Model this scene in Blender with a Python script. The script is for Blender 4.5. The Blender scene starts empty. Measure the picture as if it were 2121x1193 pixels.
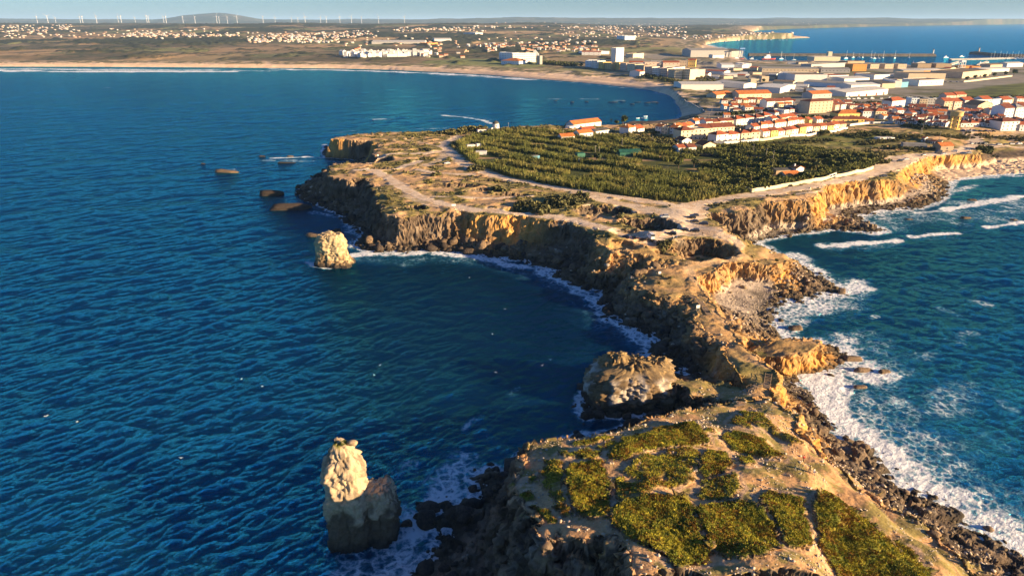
import bpy, math, random
import numpy as np
random.seed(7)
R = math.radians
C = bpy.context.scene.collection
# ------------------------------------------------------------------ camera, sky, sun, exposure
F, PITCH, CX, CY, CAMZ = 1414.0, R(21.4), 1060.5, 596.5, 110.0
cp, sp = math.cos(PITCH), math.sin(PITCH)
cam_d = bpy.data.cameras.new('camera'); cam = bpy.data.objects.new('camera', cam_d); C.objects.link(cam)
cam.location = (0, 0, CAMZ); cam.rotation_euler = (R(90) - PITCH, 0, 0)
cam_d.sensor_width = 36; cam_d.lens = 24.0; cam_d.clip_start = 1; cam_d.clip_end = 300000
sc = bpy.context.scene; sc.camera = cam
SUN_EL, SUN_AZ = R(13.0), math.atan2(0.93, -0.37)      # azimuth clockwise from +Y, towards the sun
sdir = (math.sin(SUN_AZ) * math.cos(SUN_EL), math.cos(SUN_AZ) * math.cos(SUN_EL), math.sin(SUN_EL))
w = bpy.data.worlds.new('World'); sc.world = w; w.use_nodes = True
nt = w.node_tree; bg = nt.nodes['Background']
sky = nt.nodes.new('ShaderNodeTexSky'); sky.sky_type = 'NISHITA'; sky.sun_disc = False
sky.sun_elevation = SUN_EL; sky.sun_rotation = SUN_AZ
sky.air_density = 1.0; sky.dust_density = 0.3; sky.ozone_density = 4.0; sky.altitude = 100
tn = nt.nodes.new('ShaderNodeMix'); tn.data_type = 'RGBA'; tn.blend_type = 'MULTIPLY'; tn.inputs[0].default_value = 1; tn.inputs[7].default_value = (.54, .74, 1.05, 1)
nt.links.new(sky.outputs[0], tn.inputs[6]); nt.links.new(tn.outputs[2], bg.inputs[0]); bg.inputs[1].default_value = 0.05
sl = bpy.data.lights.new('sun', 'SUN'); sl.energy = 5.0; sl.angle = R(0.5); sl.color = (1.0, 0.73, 0.42)
so = bpy.data.objects.new('sun', sl); C.objects.link(so)
from mathutils import Vector
so.rotation_euler = Vector(sdir).to_track_quat('Z', 'Y').to_euler()
so.location = (200, -100, 300)
sc.view_settings.view_transform = 'Standard'; sc.view_settings.look = 'None'
sc.view_settings.exposure = 1.7; sc.view_settings.gamma = 1
sc.cycles.max_bounces = 6; sc.cycles.volume_bounces = 0; sc.cycles.diffuse_bounces = 2

# ------------------------------------------------------------------ helpers
def U(px, py, z=0.0):
    dx = px - CX; dv = CY - py
    dz = -F * sp + dv * cp
    t = (z - CAMZ) / dz
    return (dx * t, (F * cp + dv * sp) * t)
def pts(lst): return np.array([U(*(p if len(p) > 2 else (p[0], p[1], 0.0))[:3]) if p[0] != 'w' else (p[1], p[2]) for p in lst])
_rng = np.random.RandomState(3)
T2 = _rng.rand(256, 256).astype(np.float32); T3 = _rng.rand(64, 64, 64).astype(np.float32)
def vn2(x, y, s=0):
    x = x + s * 17.31; y = y + s * 9.77
    xi = np.floor(x); yi = np.floor(y); fx = x - xi; fy = y - yi
    xi = xi.astype(np.int64) & 255; yi = yi.astype(np.int64) & 255; xj = (xi + 1) & 255; yj = (yi + 1) & 255
    fx = fx * fx * (3 - 2 * fx); fy = fy * fy * (3 - 2 * fy)
    return (T2[xi, yi] * (1 - fx) + T2[xj, yi] * fx) * (1 - fy) + (T2[xi, yj] * (1 - fx) + T2[xj, yj] * fx) * fy
def fbm(x, y, o=4, s=0, g=0.5):
    r = 0; a = 1; t = 0
    for i in range(o):
        r = r + a * (vn2(x * 2.03 ** i, y * 2.03 ** i, s + i * 3) * 2 - 1); t += a; a *= g
    return r / t * 1.5
def vn3(x, y, z):
    xi = np.floor(x); yi = np.floor(y); zi = np.floor(z); fx = x - xi; fy = y - yi; fz = z - zi
    xi = xi.astype(np.int64) & 63; yi = yi.astype(np.int64) & 63; zi = zi.astype(np.int64) & 63
    xj = (xi + 1) & 63; yj = (yi + 1) & 63; zj = (zi + 1) & 63
    fx = fx * fx * (3 - 2 * fx); fy = fy * fy * (3 - 2 * fy); fz = fz * fz * (3 - 2 * fz)
    a = (T3[xi, yi, zi] * (1 - fx) + T3[xj, yi, zi] * fx) * (1 - fy) + (T3[xi, yj, zi] * (1 - fx) + T3[xj, yj, zi] * fx) * fy
    b = (T3[xi, yi, zj] * (1 - fx) + T3[xj, yi, zj] * fx) * (1 - fy) + (T3[xi, yj, zj] * (1 - fx) + T3[xj, yj, zj] * fx) * fy
    return a * (1 - fz) + b * fz
def fbm3(x, y, z, o=4, s=0, g=0.5):
    r = 0; a = 1; t = 0
    for i in range(o):
        k = 2.03 ** i
        r = r + a * (vn3(x * k + s * 7.1 + i * 11.3, y * k + i * 5.7, z * k + s * 3.3) * 2 - 1); t += a; a *= g
    return r / t * 1.5
def cells3(x, y, z, s=0):
    """nearest-cell distance and id of a jittered 3-D lattice (blocky fractured rock)"""
    xi = np.floor(x); yi = np.floor(y); zi = np.floor(z)
    best = np.full(x.shape, 9.0); bid = np.zeros(x.shape); sec = np.full(x.shape, 9.0)
    for i in (-1, 0, 1):
        for j in (-1, 0, 1):
            for k in (-1, 0, 1):
                a = xi + i; b = yi + j; c = zi + k
                ia = a.astype(np.int64) & 63; ib = b.astype(np.int64) & 63; ic = (c.astype(np.int64) + s) & 63
                d = np.maximum(np.maximum(np.abs(a + T3[ia, ib, ic] - x), np.abs(b + T3[ib, ic, ia] - y)), np.abs(c + T3[ic, ia, ib] - z))
                m = d < best
                sec = np.where(m, best, np.minimum(sec, d)); bid = np.where(m, T3[ic, ib, ia], bid); best = np.where(m, d, best)
    return best, sec - best, bid
def sstep(a, b, x):
    t = np.clip((x - a) / (b - a), 0, 1); return t * t * (3 - 2 * t)
def segdist(X, Y, poly, closed=True, attrs=None):
    """unsigned distance to a polyline; optional per-vertex attributes interpolated at the nearest point"""
    n = len(poly); best = np.full(X.shape, 1e18)
    av = None if attrs is None else [np.zeros(X.shape) for _ in range(attrs.shape[1])]
    for i in range(n if closed else n - 1):
        ax, ay = poly[i]; bx, by = poly[(i + 1) % n]
        dx, dy = bx - ax, by - ay; L = dx * dx + dy * dy + 1e-12
        t = np.clip(((X - ax) * dx + (Y - ay) * dy) / L, 0, 1)
        d = (X - ax - t * dx) ** 2 + (Y - ay - t * dy) ** 2
        m = d < best; best = np.where(m, d, best)
        if av is not None:
            for k in range(len(av)):
                av[k] = np.where(m, attrs[i, k] * (1 - t) + attrs[(i + 1) % n, k] * t, av[k])
    return (np.sqrt(best), av) if av is not None else np.sqrt(best)
def inside(X, Y, poly):
    r = np.zeros(X.shape, bool); n = len(poly)
    for i in range(n):
        ax, ay = poly[i]; bx, by = poly[(i + 1) % n]
        if ay == by: continue
        c = ((ay > Y) != (by > Y)) & (X < (bx - ax) * (Y - ay) / (by - ay) + ax)
        r ^= c
    return r
def sdist(X, Y, poly, attrs=None):
    q = segdist(X, Y, poly, True, attrs)
    d, a = q if attrs is not None else (q, None)
    d = np.where(inside(X, Y, poly), d, -d)
    return (d, a) if attrs is not None else d

def mesh_obj(name, V, Fc, mat, parent=None, smooth=False, col=None, attrs=None, link=True, slots=None):
    me = bpy.data.meshes.new(name)
    V = np.asarray(V, np.float32); Fc = np.asarray(Fc, np.int32)
    me.vertices.add(len(V)); me.vertices.foreach_set('co', V.ravel())
    k = Fc.shape[1]; n = len(Fc)
    me.loops.add(n * k); me.loops.foreach_set('vertex_index', Fc.ravel())
    me.polygons.add(n); me.polygons.foreach_set('loop_start', np.arange(0, n * k, k, dtype=np.int32))
    me.polygons.foreach_set('loop_total', np.full(n, k, np.int32))
    if smooth: me.polygons.foreach_set('use_smooth', np.ones(n, bool))
    me.update(calc_edges=True)
    if col is not None:
        a = me.color_attributes.new('Col', 'FLOAT_COLOR', 'POINT')
        c4 = np.ones((len(V), 4), np.float32); c4[:, :3] = col; a.data.foreach_set('color', c4.ravel())
    for kk, vv in (attrs or {}).items():
        a = me.attributes.new(kk, 'FLOAT', 'POINT'); a.data.foreach_set('value', np.asarray(vv, np.float32))
    if mat is not None: me.materials.append(mat)
    o = bpy.data.objects.new(name, me); C.objects.link(o)
    if parent is not None: o.parent = parent
    return o
def tag(o, label=None, cat=None, group=None, kind=None):
    if label: o['label'] = label
    if cat: o['category'] = cat
    if group: o['group'] = group
    if kind: o['kind'] = kind
    return o

# ------------------------------------------------------------------ material helpers
def new_mat(name):
    m = bpy.data.materials.new(name); m.use_nodes = True
    n = m.node_tree; b = n.nodes['Principled BSDF']; return m, n, b
def N(n, t, **k):
    nd = n.nodes.new(t)
    for a, v in k.items():
        if a in nd.inputs.keys(): nd.inputs[a].default_value = v
        else: setattr(nd, a, v)
    return nd
def noise(n, vec, scale, detail=4, rough=0.55, dist=0.0):
    t = N(n, 'ShaderNodeTexNoise'); t.inputs['Scale'].default_value = scale; t.inputs['Detail'].default_value = detail
    t.inputs['Roughness'].default_value = rough; t.inputs['Distortion'].default_value = dist
    n.links.new(vec, t.inputs['Vector']); return t
def math_(n, op, a, b=None, c=None, clamp=False):
    t = N(n, 'ShaderNodeMath', operation=op); t.use_clamp = clamp
    for i, v in enumerate((a, b, c)):
        if v is None: continue
        if isinstance(v, (int, float)): t.inputs[i].default_value = v
        else: n.links.new(v, t.inputs[i])
    return t.outputs[0]
def maprange(n, v, a, b, c=0.0, d=1.0, smooth=True):
    t = N(n, 'ShaderNodeMapRange'); t.interpolation_type = 'SMOOTHSTEP' if smooth else 'LINEAR'
    n.links.new(v, t.inputs[0])
    for i, q in zip((1, 2, 3, 4), (a, b, c, d)): t.inputs[i].default_value = q
    return t.outputs[0]
def mixc(n, f, a, b, mode='MIX'):
    t = N(n, 'ShaderNodeMix', data_type='RGBA', blend_type=mode)
    if isinstance(f, (int, float)): t.inputs[0].default_value = f
    else: n.links.new(f, t.inputs[0])
    for i, v in ((6, a), (7, b)):
        if isinstance(v, tuple): t.inputs[i].default_value = v if len(v) == 4 else v + (1,)
        else: n.links.new(v, t.inputs[i])
    return t.outputs[2]
def geopos(n): return N(n, 'ShaderNodeNewGeometry').outputs['Position']
def mat_vcol(name, bump=0.5, bscale=0.9, bdist=0.5, vary=0.35, vscale=1.1, rough=0.95):
    """vertex-painted albedo broken up by fine procedural noise, with bump"""
    m, n, b = new_mat(name)
    P_ = geopos(n); at = N(n, 'ShaderNodeVertexColor', layer_name='Col')
    n1 = noise(n, P_, vscale, 6, 0.65); n2 = noise(n, P_, vscale * 0.13, 4, 0.6)
    f = math_(n, 'ADD', math_(n, 'MULTIPLY', n1.outputs[0], 0.65), math_(n, 'MULTIPLY', n2.outputs[0], 0.35))
    f = maprange(n, f, 0.32, 0.68, 1 - vary, 1 + vary, False)
    hs = N(n, 'ShaderNodeVectorMath', operation='SCALE'); n.links.new(at.outputs[0], hs.inputs[0]); n.links.new(f, hs.inputs['Scale'])
    n.links.new(hs.outputs[0], b.inputs['Base Color'])
    b.inputs['Roughness'].default_value = rough; b.inputs['Specular IOR Level'].default_value = 0.15
    bn = noise(n, P_, bscale, 7, 0.62)
    bp = N(n, 'ShaderNodeBump'); bp.inputs['Strength'].default_value = bump; bp.inputs['Distance'].default_value = bdist
    n.links.new(bn.outputs[0], bp.inputs['Height']); n.links.new(bp.outputs[0], b.inputs['Normal'])
    return m
def mat_plain(name, col, rough=0.8, vary=0.12, scale=0.8, spec=0.3, metal=0.0):
    m, n, b = new_mat(name)
    nz = noise(n, geopos(n), scale, 4, 0.6)
    f = maprange(n, nz.outputs[0], 0.3, 0.7, 0, 1)
    c = mixc(n, f, tuple(v * (1 - vary) for v in col), tuple(min(1, v * (1 + vary)) for v in col))
    n.links.new(c, b.inputs['Base Color']); b.inputs['Roughness'].default_value = rough
    b.inputs['Specular IOR Level'].default_value = spec; b.inputs['Metallic'].default_value = metal
    return m

# ------------------------------------------------------------------ coast (waterline) and cliff tops, traced and set at their own heights
BEACH_N = [('w', -60000, 2600), (-900, 131), (0, 138.5), (200, 139), (400, 140), (600, 141.5), (700, 142.5), (800, 145), (900, 149.5), (1000, 155), (1100, 163),
           (1200, 171), (1300, 181), (1350, 188), (1385, 197), (1400, 208), (1408, 225), (1412, 240), (1400, 250), (1340, 256), (1290, 256)]
WEST = [(1190, 255, 14), (1110, 257, 16), (1026, 262, 16), (925, 268, 16), (860, 270, 16), (800, 270, 16), (745, 274, 16), (700, 280, 16), (672, 300), (668, 318), (675, 327),
        (716, 329), (761, 335), (741, 340), (700, 346), (660, 362), (616, 398), (635, 413), (675, 433), (700, 441), (721, 461), (741, 476), (756, 484), (738, 504),
        (751, 517), (791, 522), (841, 522), (867, 517), (897, 519), (952, 520), (985, 529), (1019, 529), (1063, 539), (1086, 539), (1113, 551),
        (1153, 558), (1145, 574), (1183, 591), (1210, 597), (1247, 600), (1254, 624), (1261, 654), (1288, 671), (1341, 690), (1365, 700),
        (1345, 728), (1351, 752), (1385, 756), (1422, 768), (1439, 777), (1420, 782), (1370, 768), (1330, 757), (1270, 765), (1225, 790), (1206, 825), (1203, 850), (1217, 865), (1250, 862), (1291, 864), (1340, 862),
        (1368, 860), (1400, 858), (1390, 868), (1330, 878), (1270, 893), (1180, 912), (1090, 935), (1061, 972), (1041, 982), (1015, 968), (975, 989), (988, 996), (975, 1022),
        (906, 1045), (916, 1064), (889, 1088), (916, 1101), (886, 1150), (830, 1193), (760, 1300), (760, 1460)]
EAST = [(2600, 1480), (2300, 1260), (2121, 1157), (2055, 1123), (1987, 1063), (1891, 1014), (1837, 978), (1818, 936), (1750, 902), (1705, 857), (1677, 820), (1660, 795), (1643, 777), (1713, 768), (1750, 745), (1750, 728), (1690, 708),
        (1620, 701), (1596, 674), (1603, 634), (1650, 627), (1683, 617), (1744, 607), (1707, 577), (1690, 567), (1650, 548), (1625, 535), (1583, 517), (1556, 502),
        (1600, 492), (1675, 481), (1726, 476), (1801, 481), (1834, 478), (1791, 461), (1773, 446), (1826, 436), (1902, 431), (1947, 416), (1962, 388), (1972, 374),
        (2027, 365), (2121, 359), (2400, 345), (2900, 335)]
NORTH = [(3300, 300), (3300, 128), (2500, 131), (2121, 133), (2000, 136), (1900, 137), (1800, 131), (1700, 127), (1620, 127.5), (1550, 126), (1542, 118), (1530, 112),
         (1509, 105), (1485, 100), (1466, 95.5), (1463, 92.5), (1485, 88), (1536, 83.5), (1621, 81), (1679, 79), (1640, 75.5), (1570, 73), (1548, 69),
         (1570, 63.5), (1638, 60.5), (1740, 57.5), (1842, 55), (2121, 51), (2800, 50), ('w', 80000, 18000), ('w', 80000, 90000), ('w', -60000, 90000)]
COAST = pts(BEACH_N + WEST + EAST + NORTH)
# cliff tops: (px, py, z, cliff width in metres)
TOP = [('w', -60000, 2760, 60), (-900, 126.5, 6, 40), (0, 131.5, 6, 40), (300, 132.5, 6, 40), (700, 135.5, 6, 40), (800, 138, 6, 40), (900, 141.5, 6, 35), (1000, 146, 6, 35), (1100, 152, 6, 30), (1200, 158, 6, 30),
       (1300, 166, 6, 25), (1360, 175, 6, 25), (1400, 190, 6, 15), (1409, 203, 7, 3), (1462, 231, 8, 3), (1440, 244, 9, 20), (1400, 254, 10, 30), (1340, 259.5, 12, 30), (1280, 259, 13, 20),
       (1190, 258, 14, 6), (1110, 260, 16, 6), (1026, 265, 16, 6), (925, 271, 16, 6), (860, 273, 16, 5), (800, 273, 16, 5), (745, 277, 16, 4), (700, 283, 16, 4), (681, 288, 16, 3), (700, 291, 16, 4), (735, 290, 16, 5), (765, 290, 16, 7),
       (786, 297, 16, 8), (776, 308, 15, 7), (772, 318, 15, 6), (786, 326, 14, 6), (773, 336, 14, 5), (756, 339, 16, 4), (695, 337, 16, 4), (685, 343, 16, 5), (688, 363, 16, 8), (720, 371, 16, 9), (751, 366, 16, 8), (776, 381, 16, 9),
       (786, 401, 16, 8), (791, 416, 16, 8), (806, 444, 16, 6), (826, 449, 16, 4), (877, 441, 16, 7), (912, 439, 16, 8), (960, 438, 16, 10), (992, 444, 16, 6), (1065, 446, 16, 7), (1103, 449, 16, 8),
       (1130, 454, 16, 6), (1193, 461, 16, 8), (1223, 474, 16, 12), (1244, 487, 16, 14), (1261, 517, 15, 13), (1288, 517, 15, 14), (1335, 524, 14.5, 15), (1395, 534, 13.5, 14), (1402, 547, 12.5, 12), (1375, 554, 12, 12), (1328, 567, 10.5, 11),
       (1318, 584, 10, 11), (1345, 597, 10, 13), (1385, 604, 10, 14), (1428, 607, 9.5, 12), (1445, 627, 9, 10), (1449, 654, 9, 10), (1455, 674, 9, 11), (1475, 694, 9, 10), (1495, 710, 9, 8),
       (1509, 735, 10, 4), (1530, 765, 11, 4), (1575, 792, 11, 4), (1609, 790, 11, 3), (1612, 770, 11, 3), (1589, 755, 11, 4), (1562, 738, 10, 5), (1536, 712, 10, 5), (1526, 695, 8.5, 6), (1509, 668, 8.5, 7), (1492, 648, 8.5, 7), (1469, 624, 8.5, 5), (1462, 607, 9.5, 5),
       (1440, 572, 11, 5), (1475, 560, 11.5, 5), (1490, 548, 12, 4), (1510, 541, 11.5, 4), (1552, 543, 11, 4), (1596, 549, 9.5, 4), (1623, 541, 9, 4), (1645, 538, 8, 4), (1616, 525, 10, 6), (1569, 511, 12, 8), (1536, 496, 14, 8),
       (1522, 486, 15, 7), (1502, 474, 16, 6), (1477, 461, 14.5, 5), (1464, 449, 14.5, 4), (1470, 439, 14.5, 4), (1507, 441, 14.5, 5), (1520, 434, 16, 10), (1537, 430, 16, 10), (1552, 434, 16, 6), (1567, 423, 16, 6), (1595, 416, 16, 7),
       (1640, 414, 16, 8), (1668, 412, 16, 8), (1690, 400, 16.5, 6), (1713, 383, 16.5, 6), (1751, 375, 16, 6), (1814, 372, 16, 6), (1859, 369, 14.5, 6), (1858, 356, 14, 6), (1874, 340, 13, 6), (1914, 325, 12.5, 6), (1944, 321, 12, 5), (2017, 319, 11.5, 6),
       (2027, 312, 11, 10), (2050, 308, 9, 25), (2121, 303, 8, 40), (2400, 290, 8, 40), (2900, 280, 8, 40),
       (3300, 280, 12, 20), (3300, 131, 3, 4), (2500, 132.5, 3, 4), (2121, 134.5, 3, 4), (2000, 137.5, 3, 4), (1900, 138.5, 3, 4), (1800, 132.5, 3, 4), (1700, 128.5, 3, 4), (1620, 129, 3, 4), (1540, 127, 3, 4), (1500, 115, 4, 10),
       (1475, 106, 6, 30), (1446, 100, 6, 30), (1440, 93, 8, 30), (1475, 85, 8, 30), (1536, 81, 8, 30), (1621, 79, 8, 30), (1672, 78, 16, 15), (1640, 76.5, 10, 20), (1560, 74, 10, 30), (1530, 68, 8, 60),
       (1560, 61, 14, 120), (1638, 57, 32, 150), (1740, 53.5, 55, 200), (1842, 51, 80, 250), (2121, 47.5, 90, 300), (2800, 47, 100, 300), ('w', 90000, 20000, 300), ('w', 90000, 95000, 300), ('w', -70000, 95000, 300)]
NEAR = [(1094, 916, 19, 5), (1150, 903, 19.5, 5), (1250, 894, 19, 5), (1310, 881, 17.5, 5), (1340, 869, 16, 5), (1400, 857, 14, 5), (1470, 838, 12.5, 4), (1540, 822, 12, 4), (1590, 824, 12, 4), (1622, 845, 12, 4), (1662, 890, 12, 5), (1674, 910, 11, 5),
        (1705, 945, 10, 6), (1765, 992, 9, 7), (1850, 1062, 8, 8), (1950, 1132, 8, 8), (2050, 1205, 8, 8), (2250, 1340, 8, 8), (2100, 1480, 20, 8), (1500, 1480, 28, 8), (1360, 1300, 28, 10), (1318, 1200, 28, 12), (1306, 1150, 27.5, 12), (1280, 1128, 27, 12),
        (1236, 1111, 26.5, 12), (1189, 1100, 26, 12), (1149, 1087, 25, 12), (1125, 1066, 24.5, 12), (1095, 1043, 23, 11), (1068, 1018, 22, 10), (1060, 995, 21.5, 8), (1071, 962, 20.5, 6), (1088, 930, 19.5, 5)]
ROCK = [(1380, 784, 8, 4), (1395, 782, 9, 3), (1450, 784, 9, 3), (1485, 795, 8, 3), (1500, 812, 7, 3), (1460, 822, 8, 3), (1420, 815, 9, 3), (1385, 806, 8, 4)]
BLOCK = [(1560, 722, 6, 3), (1620, 702, 8, 3), (1690, 706, 8, 3), (1706, 722, 8, 3), (1712, 748, 6, 3), (1680, 752, 6, 3), (1640, 735, 7, 3), (1600, 740, 6, 3), (1570, 738, 5, 3)]
RIM = [(1490, 800, 7, 3), (1540, 806, 7, 3), (1590, 800, 8, 3), (1600, 822, 9, 3), (1540, 830, 10, 3), (1490, 826, 8, 3)]
TOPS = [(pts([p[:3] for p in L]), np.array([[p[3]] for p in L], float)) for L in (TOP, NEAR, ROCK, BLOCK, RIM)]
CTRL = [(p[0], p[1], p[2]) for L in (TOP, NEAR, ROCK, BLOCK, RIM) for p in L if p[0] != 'w' and p[1] > 60] + [
    (1200, 950, 21.5), (1200, 1020, 24.5), (1300, 960, 22), (1350, 1040, 25.5), (1450, 1000, 22), (1450, 1100, 26), (1600, 1180, 28), (1560, 1000, 22), (1600, 1080, 24),
    (1690, 1040, 22), (1640, 960, 18), (1550, 900, 16), (1450, 900, 18), (1350, 920, 19.5), (1590, 870, 14), (1780, 1120, 20), (1850, 1200, 19), (1500, 1300, 29), (1650, 910, 15),
    (1700, 960, 14), (1780, 1040, 14), (1900, 1140, 13),
    (800, 320, 16), (900, 300, 16), (850, 360, 16), (900, 400, 16), (1000, 420, 16), (1200, 430, 16), (1350, 470, 16), (1450, 500, 15), (1400, 440, 16), (1500, 520, 13.5),
    (1000, 340, 16), (1100, 290, 16), (1200, 350, 15), (1300, 300, 15), (1400, 380, 16), (1500, 350, 15), (1600, 380, 16), (1700, 350, 16), (1600, 300, 15), (1750, 330, 15), (1850, 320, 13.5), (1500, 290, 14), (1700, 270, 14),
    (1975, 262, 15), (1900, 280, 14.5), (1850, 240, 13), (1700, 230, 12), (1550, 230, 10), (1800, 210, 9), (2050, 250, 13), (2100, 210, 8), (2050, 290, 11), (2121, 295, 9), (1960, 305, 12.5), (1950, 200, 6), (1550, 190, 6), (1700, 190, 6), (1600, 160, 5), (1900, 160, 5), (2100, 160, 5),
    (1450, 170, 6), (1450, 150, 6), (1281, 132, 9), (1350, 150, 9), (1150, 130, 9), (1000, 125, 10), (800, 118, 12), (400, 115, 13), (0, 112, 14), (-400, 112, 14), (1350, 100, 16), (1250, 105, 14), (2300, 200, 8), (2300, 270, 12), (2600, 250, 10)]
CXY = np.array([U(*c) for c in CTRL]); CZ = np.array([c[2] for c in CTRL], float)
SINK = [(1462, 508, 15, 15, 12, 7.5), (1436, 522, 15, 9, 5, 2.5), (1245, 436, 16, 15, 12, 5), (1345, 463, 16, 14, 13, 5.5), (1190, 442, 16, 7, 5, 1.2), (862, 430, 16, 6, 6, 3), (1135, 430, 16, 9, 6, 2), (960, 385, 16, 16, 7, 3.2),
        (1010, 395, 16, 14, 6, 3.5), (905, 385, 16, 10, 7, 2.5), (1060, 402, 16, 12, 6, 3), (795, 330, 15, 9, 8, 3), (870, 310, 16, 9, 7, 2.5), (1085, 435, 16, 10, 6, 2), (1300, 480, 16, 10, 6, 1.8), (1020, 375, 16, 12, 5, 3), (1395, 515, 15, 9, 6, 2.0), (790, 348, 16, 12, 5, 2), (1290, 508, 15, 8, 6, 2.0), (1340, 500, 15, 8, 5, 1.5)]
SINKW = [(U(a, b, z), rx, ry, d) for a, b, z, rx, ry, d in SINK]

def far_relief(X, Y):
    """rolling country, the turbine ridge and the blue hills beyond"""
    u = X / np.maximum(Y, 1.0)
    nz = fbm(X / 900.0, Y / 1300.0, 4, 5)
    r = 62 * sstep(2600, 7200, Y) * (1 - 0.72 * sstep(7800, 10500, Y)) * (1 + 0.14 * nz) * (1 - 0.35 * sstep(-0.1, 0.25, u))
    r += nz * 7 * sstep(1900, 3500, Y)
    m = sstep(15000, 20000, Y)
    hump = np.exp(-((u + 0.412) / 0.045) ** 2) * 150 + np.exp(-((u + 0.375) / 0.030) ** 2) * 60 + np.exp(-((u + 0.455) / 0.022) ** 2) * 35
    hills = 95 + 38 * fbm(u * 9.0, Y / 9000.0, 4, 9) + 30 * sstep(-0.2, 0.1, u) * (1 - sstep(0.5, 0.8, u)) + 30 * np.exp(-((u - 0.37) / 0.03) ** 2)
    r += m * (hills + hump)
    e = sstep(0.28, 0.36, u) * sstep(6500, 9000, Y)
    return r * (1 - e) + e * (m * (hills * 0.9) + 26 + 12 * fbm(u * 30, Y / 3000.0, 3, 4))
def plateau(X, Y):
    X = np.asarray(X, float); Y = np.asarray(Y, float)
    num = np.zeros(X.shape); den = np.zeros(X.shape)
    for (cx, cy), cz in zip(CXY, CZ):
        q = ((X - cx) ** 2 + (Y - cy) ** 2 + 9.0); wgt = 1.0 / (q * q)
        num += wgt * cz; den += wgt
    return num / den + (far_relief(X, Y) if Y.max() > 1900 else 0)
SB_ = np.array([U(1990, 352, 2), U(2121, 340, 2), U(2400, 330, 2)]); SB2 = [(np.array([U(1500, 612, 2), U(1585, 612, 2)]), 12), (np.array([U(1735, 435, 2), U(1850, 415, 2)]), 14), (np.array([U(1560, 480, 2), U(1660, 462, 2)]), 8), (np.array([U(1570, 770, 2), U(1680, 800, 2)]), 6)]
def height(X, Y, near=True):
    X = np.asarray(X, float); Y = np.asarray(Y, float)
    S = sdist(X, Y, COAST)
    T = np.full(X.shape, -1e9); W = np.full(X.shape, 8.0)
    for poly, at_ in TOPS:
        d, a = sdist(X, Y, poly, at_)
        m = d > T; T = np.where(m, d, T); W = np.where(m, a[0], W)
    P = plateau(X, Y)
    amp = sstep(0, 400, 900 - Y) if near else 0
    Tn = T; Sn = S
    if near:
        jit = fbm(X / 9.0, Y / 9.0, 4, 1) * 2.2 + (np.abs(fbm(X / 5.0, Y / 5.0, 2, 6)) - 0.3) * 2.0
        Tn = T + jit * np.clip(W / 6.0, 0.5, 1.3) * amp; Sn = S + (fbm(X / 6.0, Y / 6.0, 3, 2) * 1.8) * amp
        W = np.where(Y > 290, np.maximum(W, 5.5), W) * (0.75 + 0.5 * vn2(X / 14.0, Y / 14.0, 8))
    sb = np.exp(-(np.maximum(0, segdist(X, Y, SB_, False) - 25) / 30.0) ** 2) if near else 0
    tal = np.clip(Sn * (0.30 - 0.23 * sb), 0, None)
    if near:
        for q_, r_ in SB2: tal = tal * (1 - .62 * np.exp(-(np.maximum(0, segdist(X, Y, q_, False) - r_ * .6) / r_) ** 2))
    tal = np.minimum(np.minimum(tal, P * 0.45 + 0.5), 6.5)
    c = np.clip(-Tn / np.maximum(W, 0.5), 0, 1)
    prof = 1 - c; prof = prof * 0.55 + 0.45 * (prof * prof * (3 - 2 * prof))
    z = tal + (P - tal) * prof
    z = np.where(Tn > 0, P - 0.7 * np.exp(-np.maximum(Tn, 0) / 2.0) * np.minimum(1, P / 12), z)
    z = np.where(Sn < 0, np.maximum(Sn * 0.45, -6), np.maximum(z, 0.0) * sstep(-0.5, 3.0, Sn) + 0.02)
    return z, S, T, P, c
def at(px, py):
    z = 15.0
    for _ in range(14):
        x, y = U(px, py, z); z = 0.5 * z + 0.5 * float(plateau(np.array([x]), np.array([y]))[0])
    return (x, y)
def atl(L): return np.array([at(p[0], p[1]) for p in L])
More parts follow.
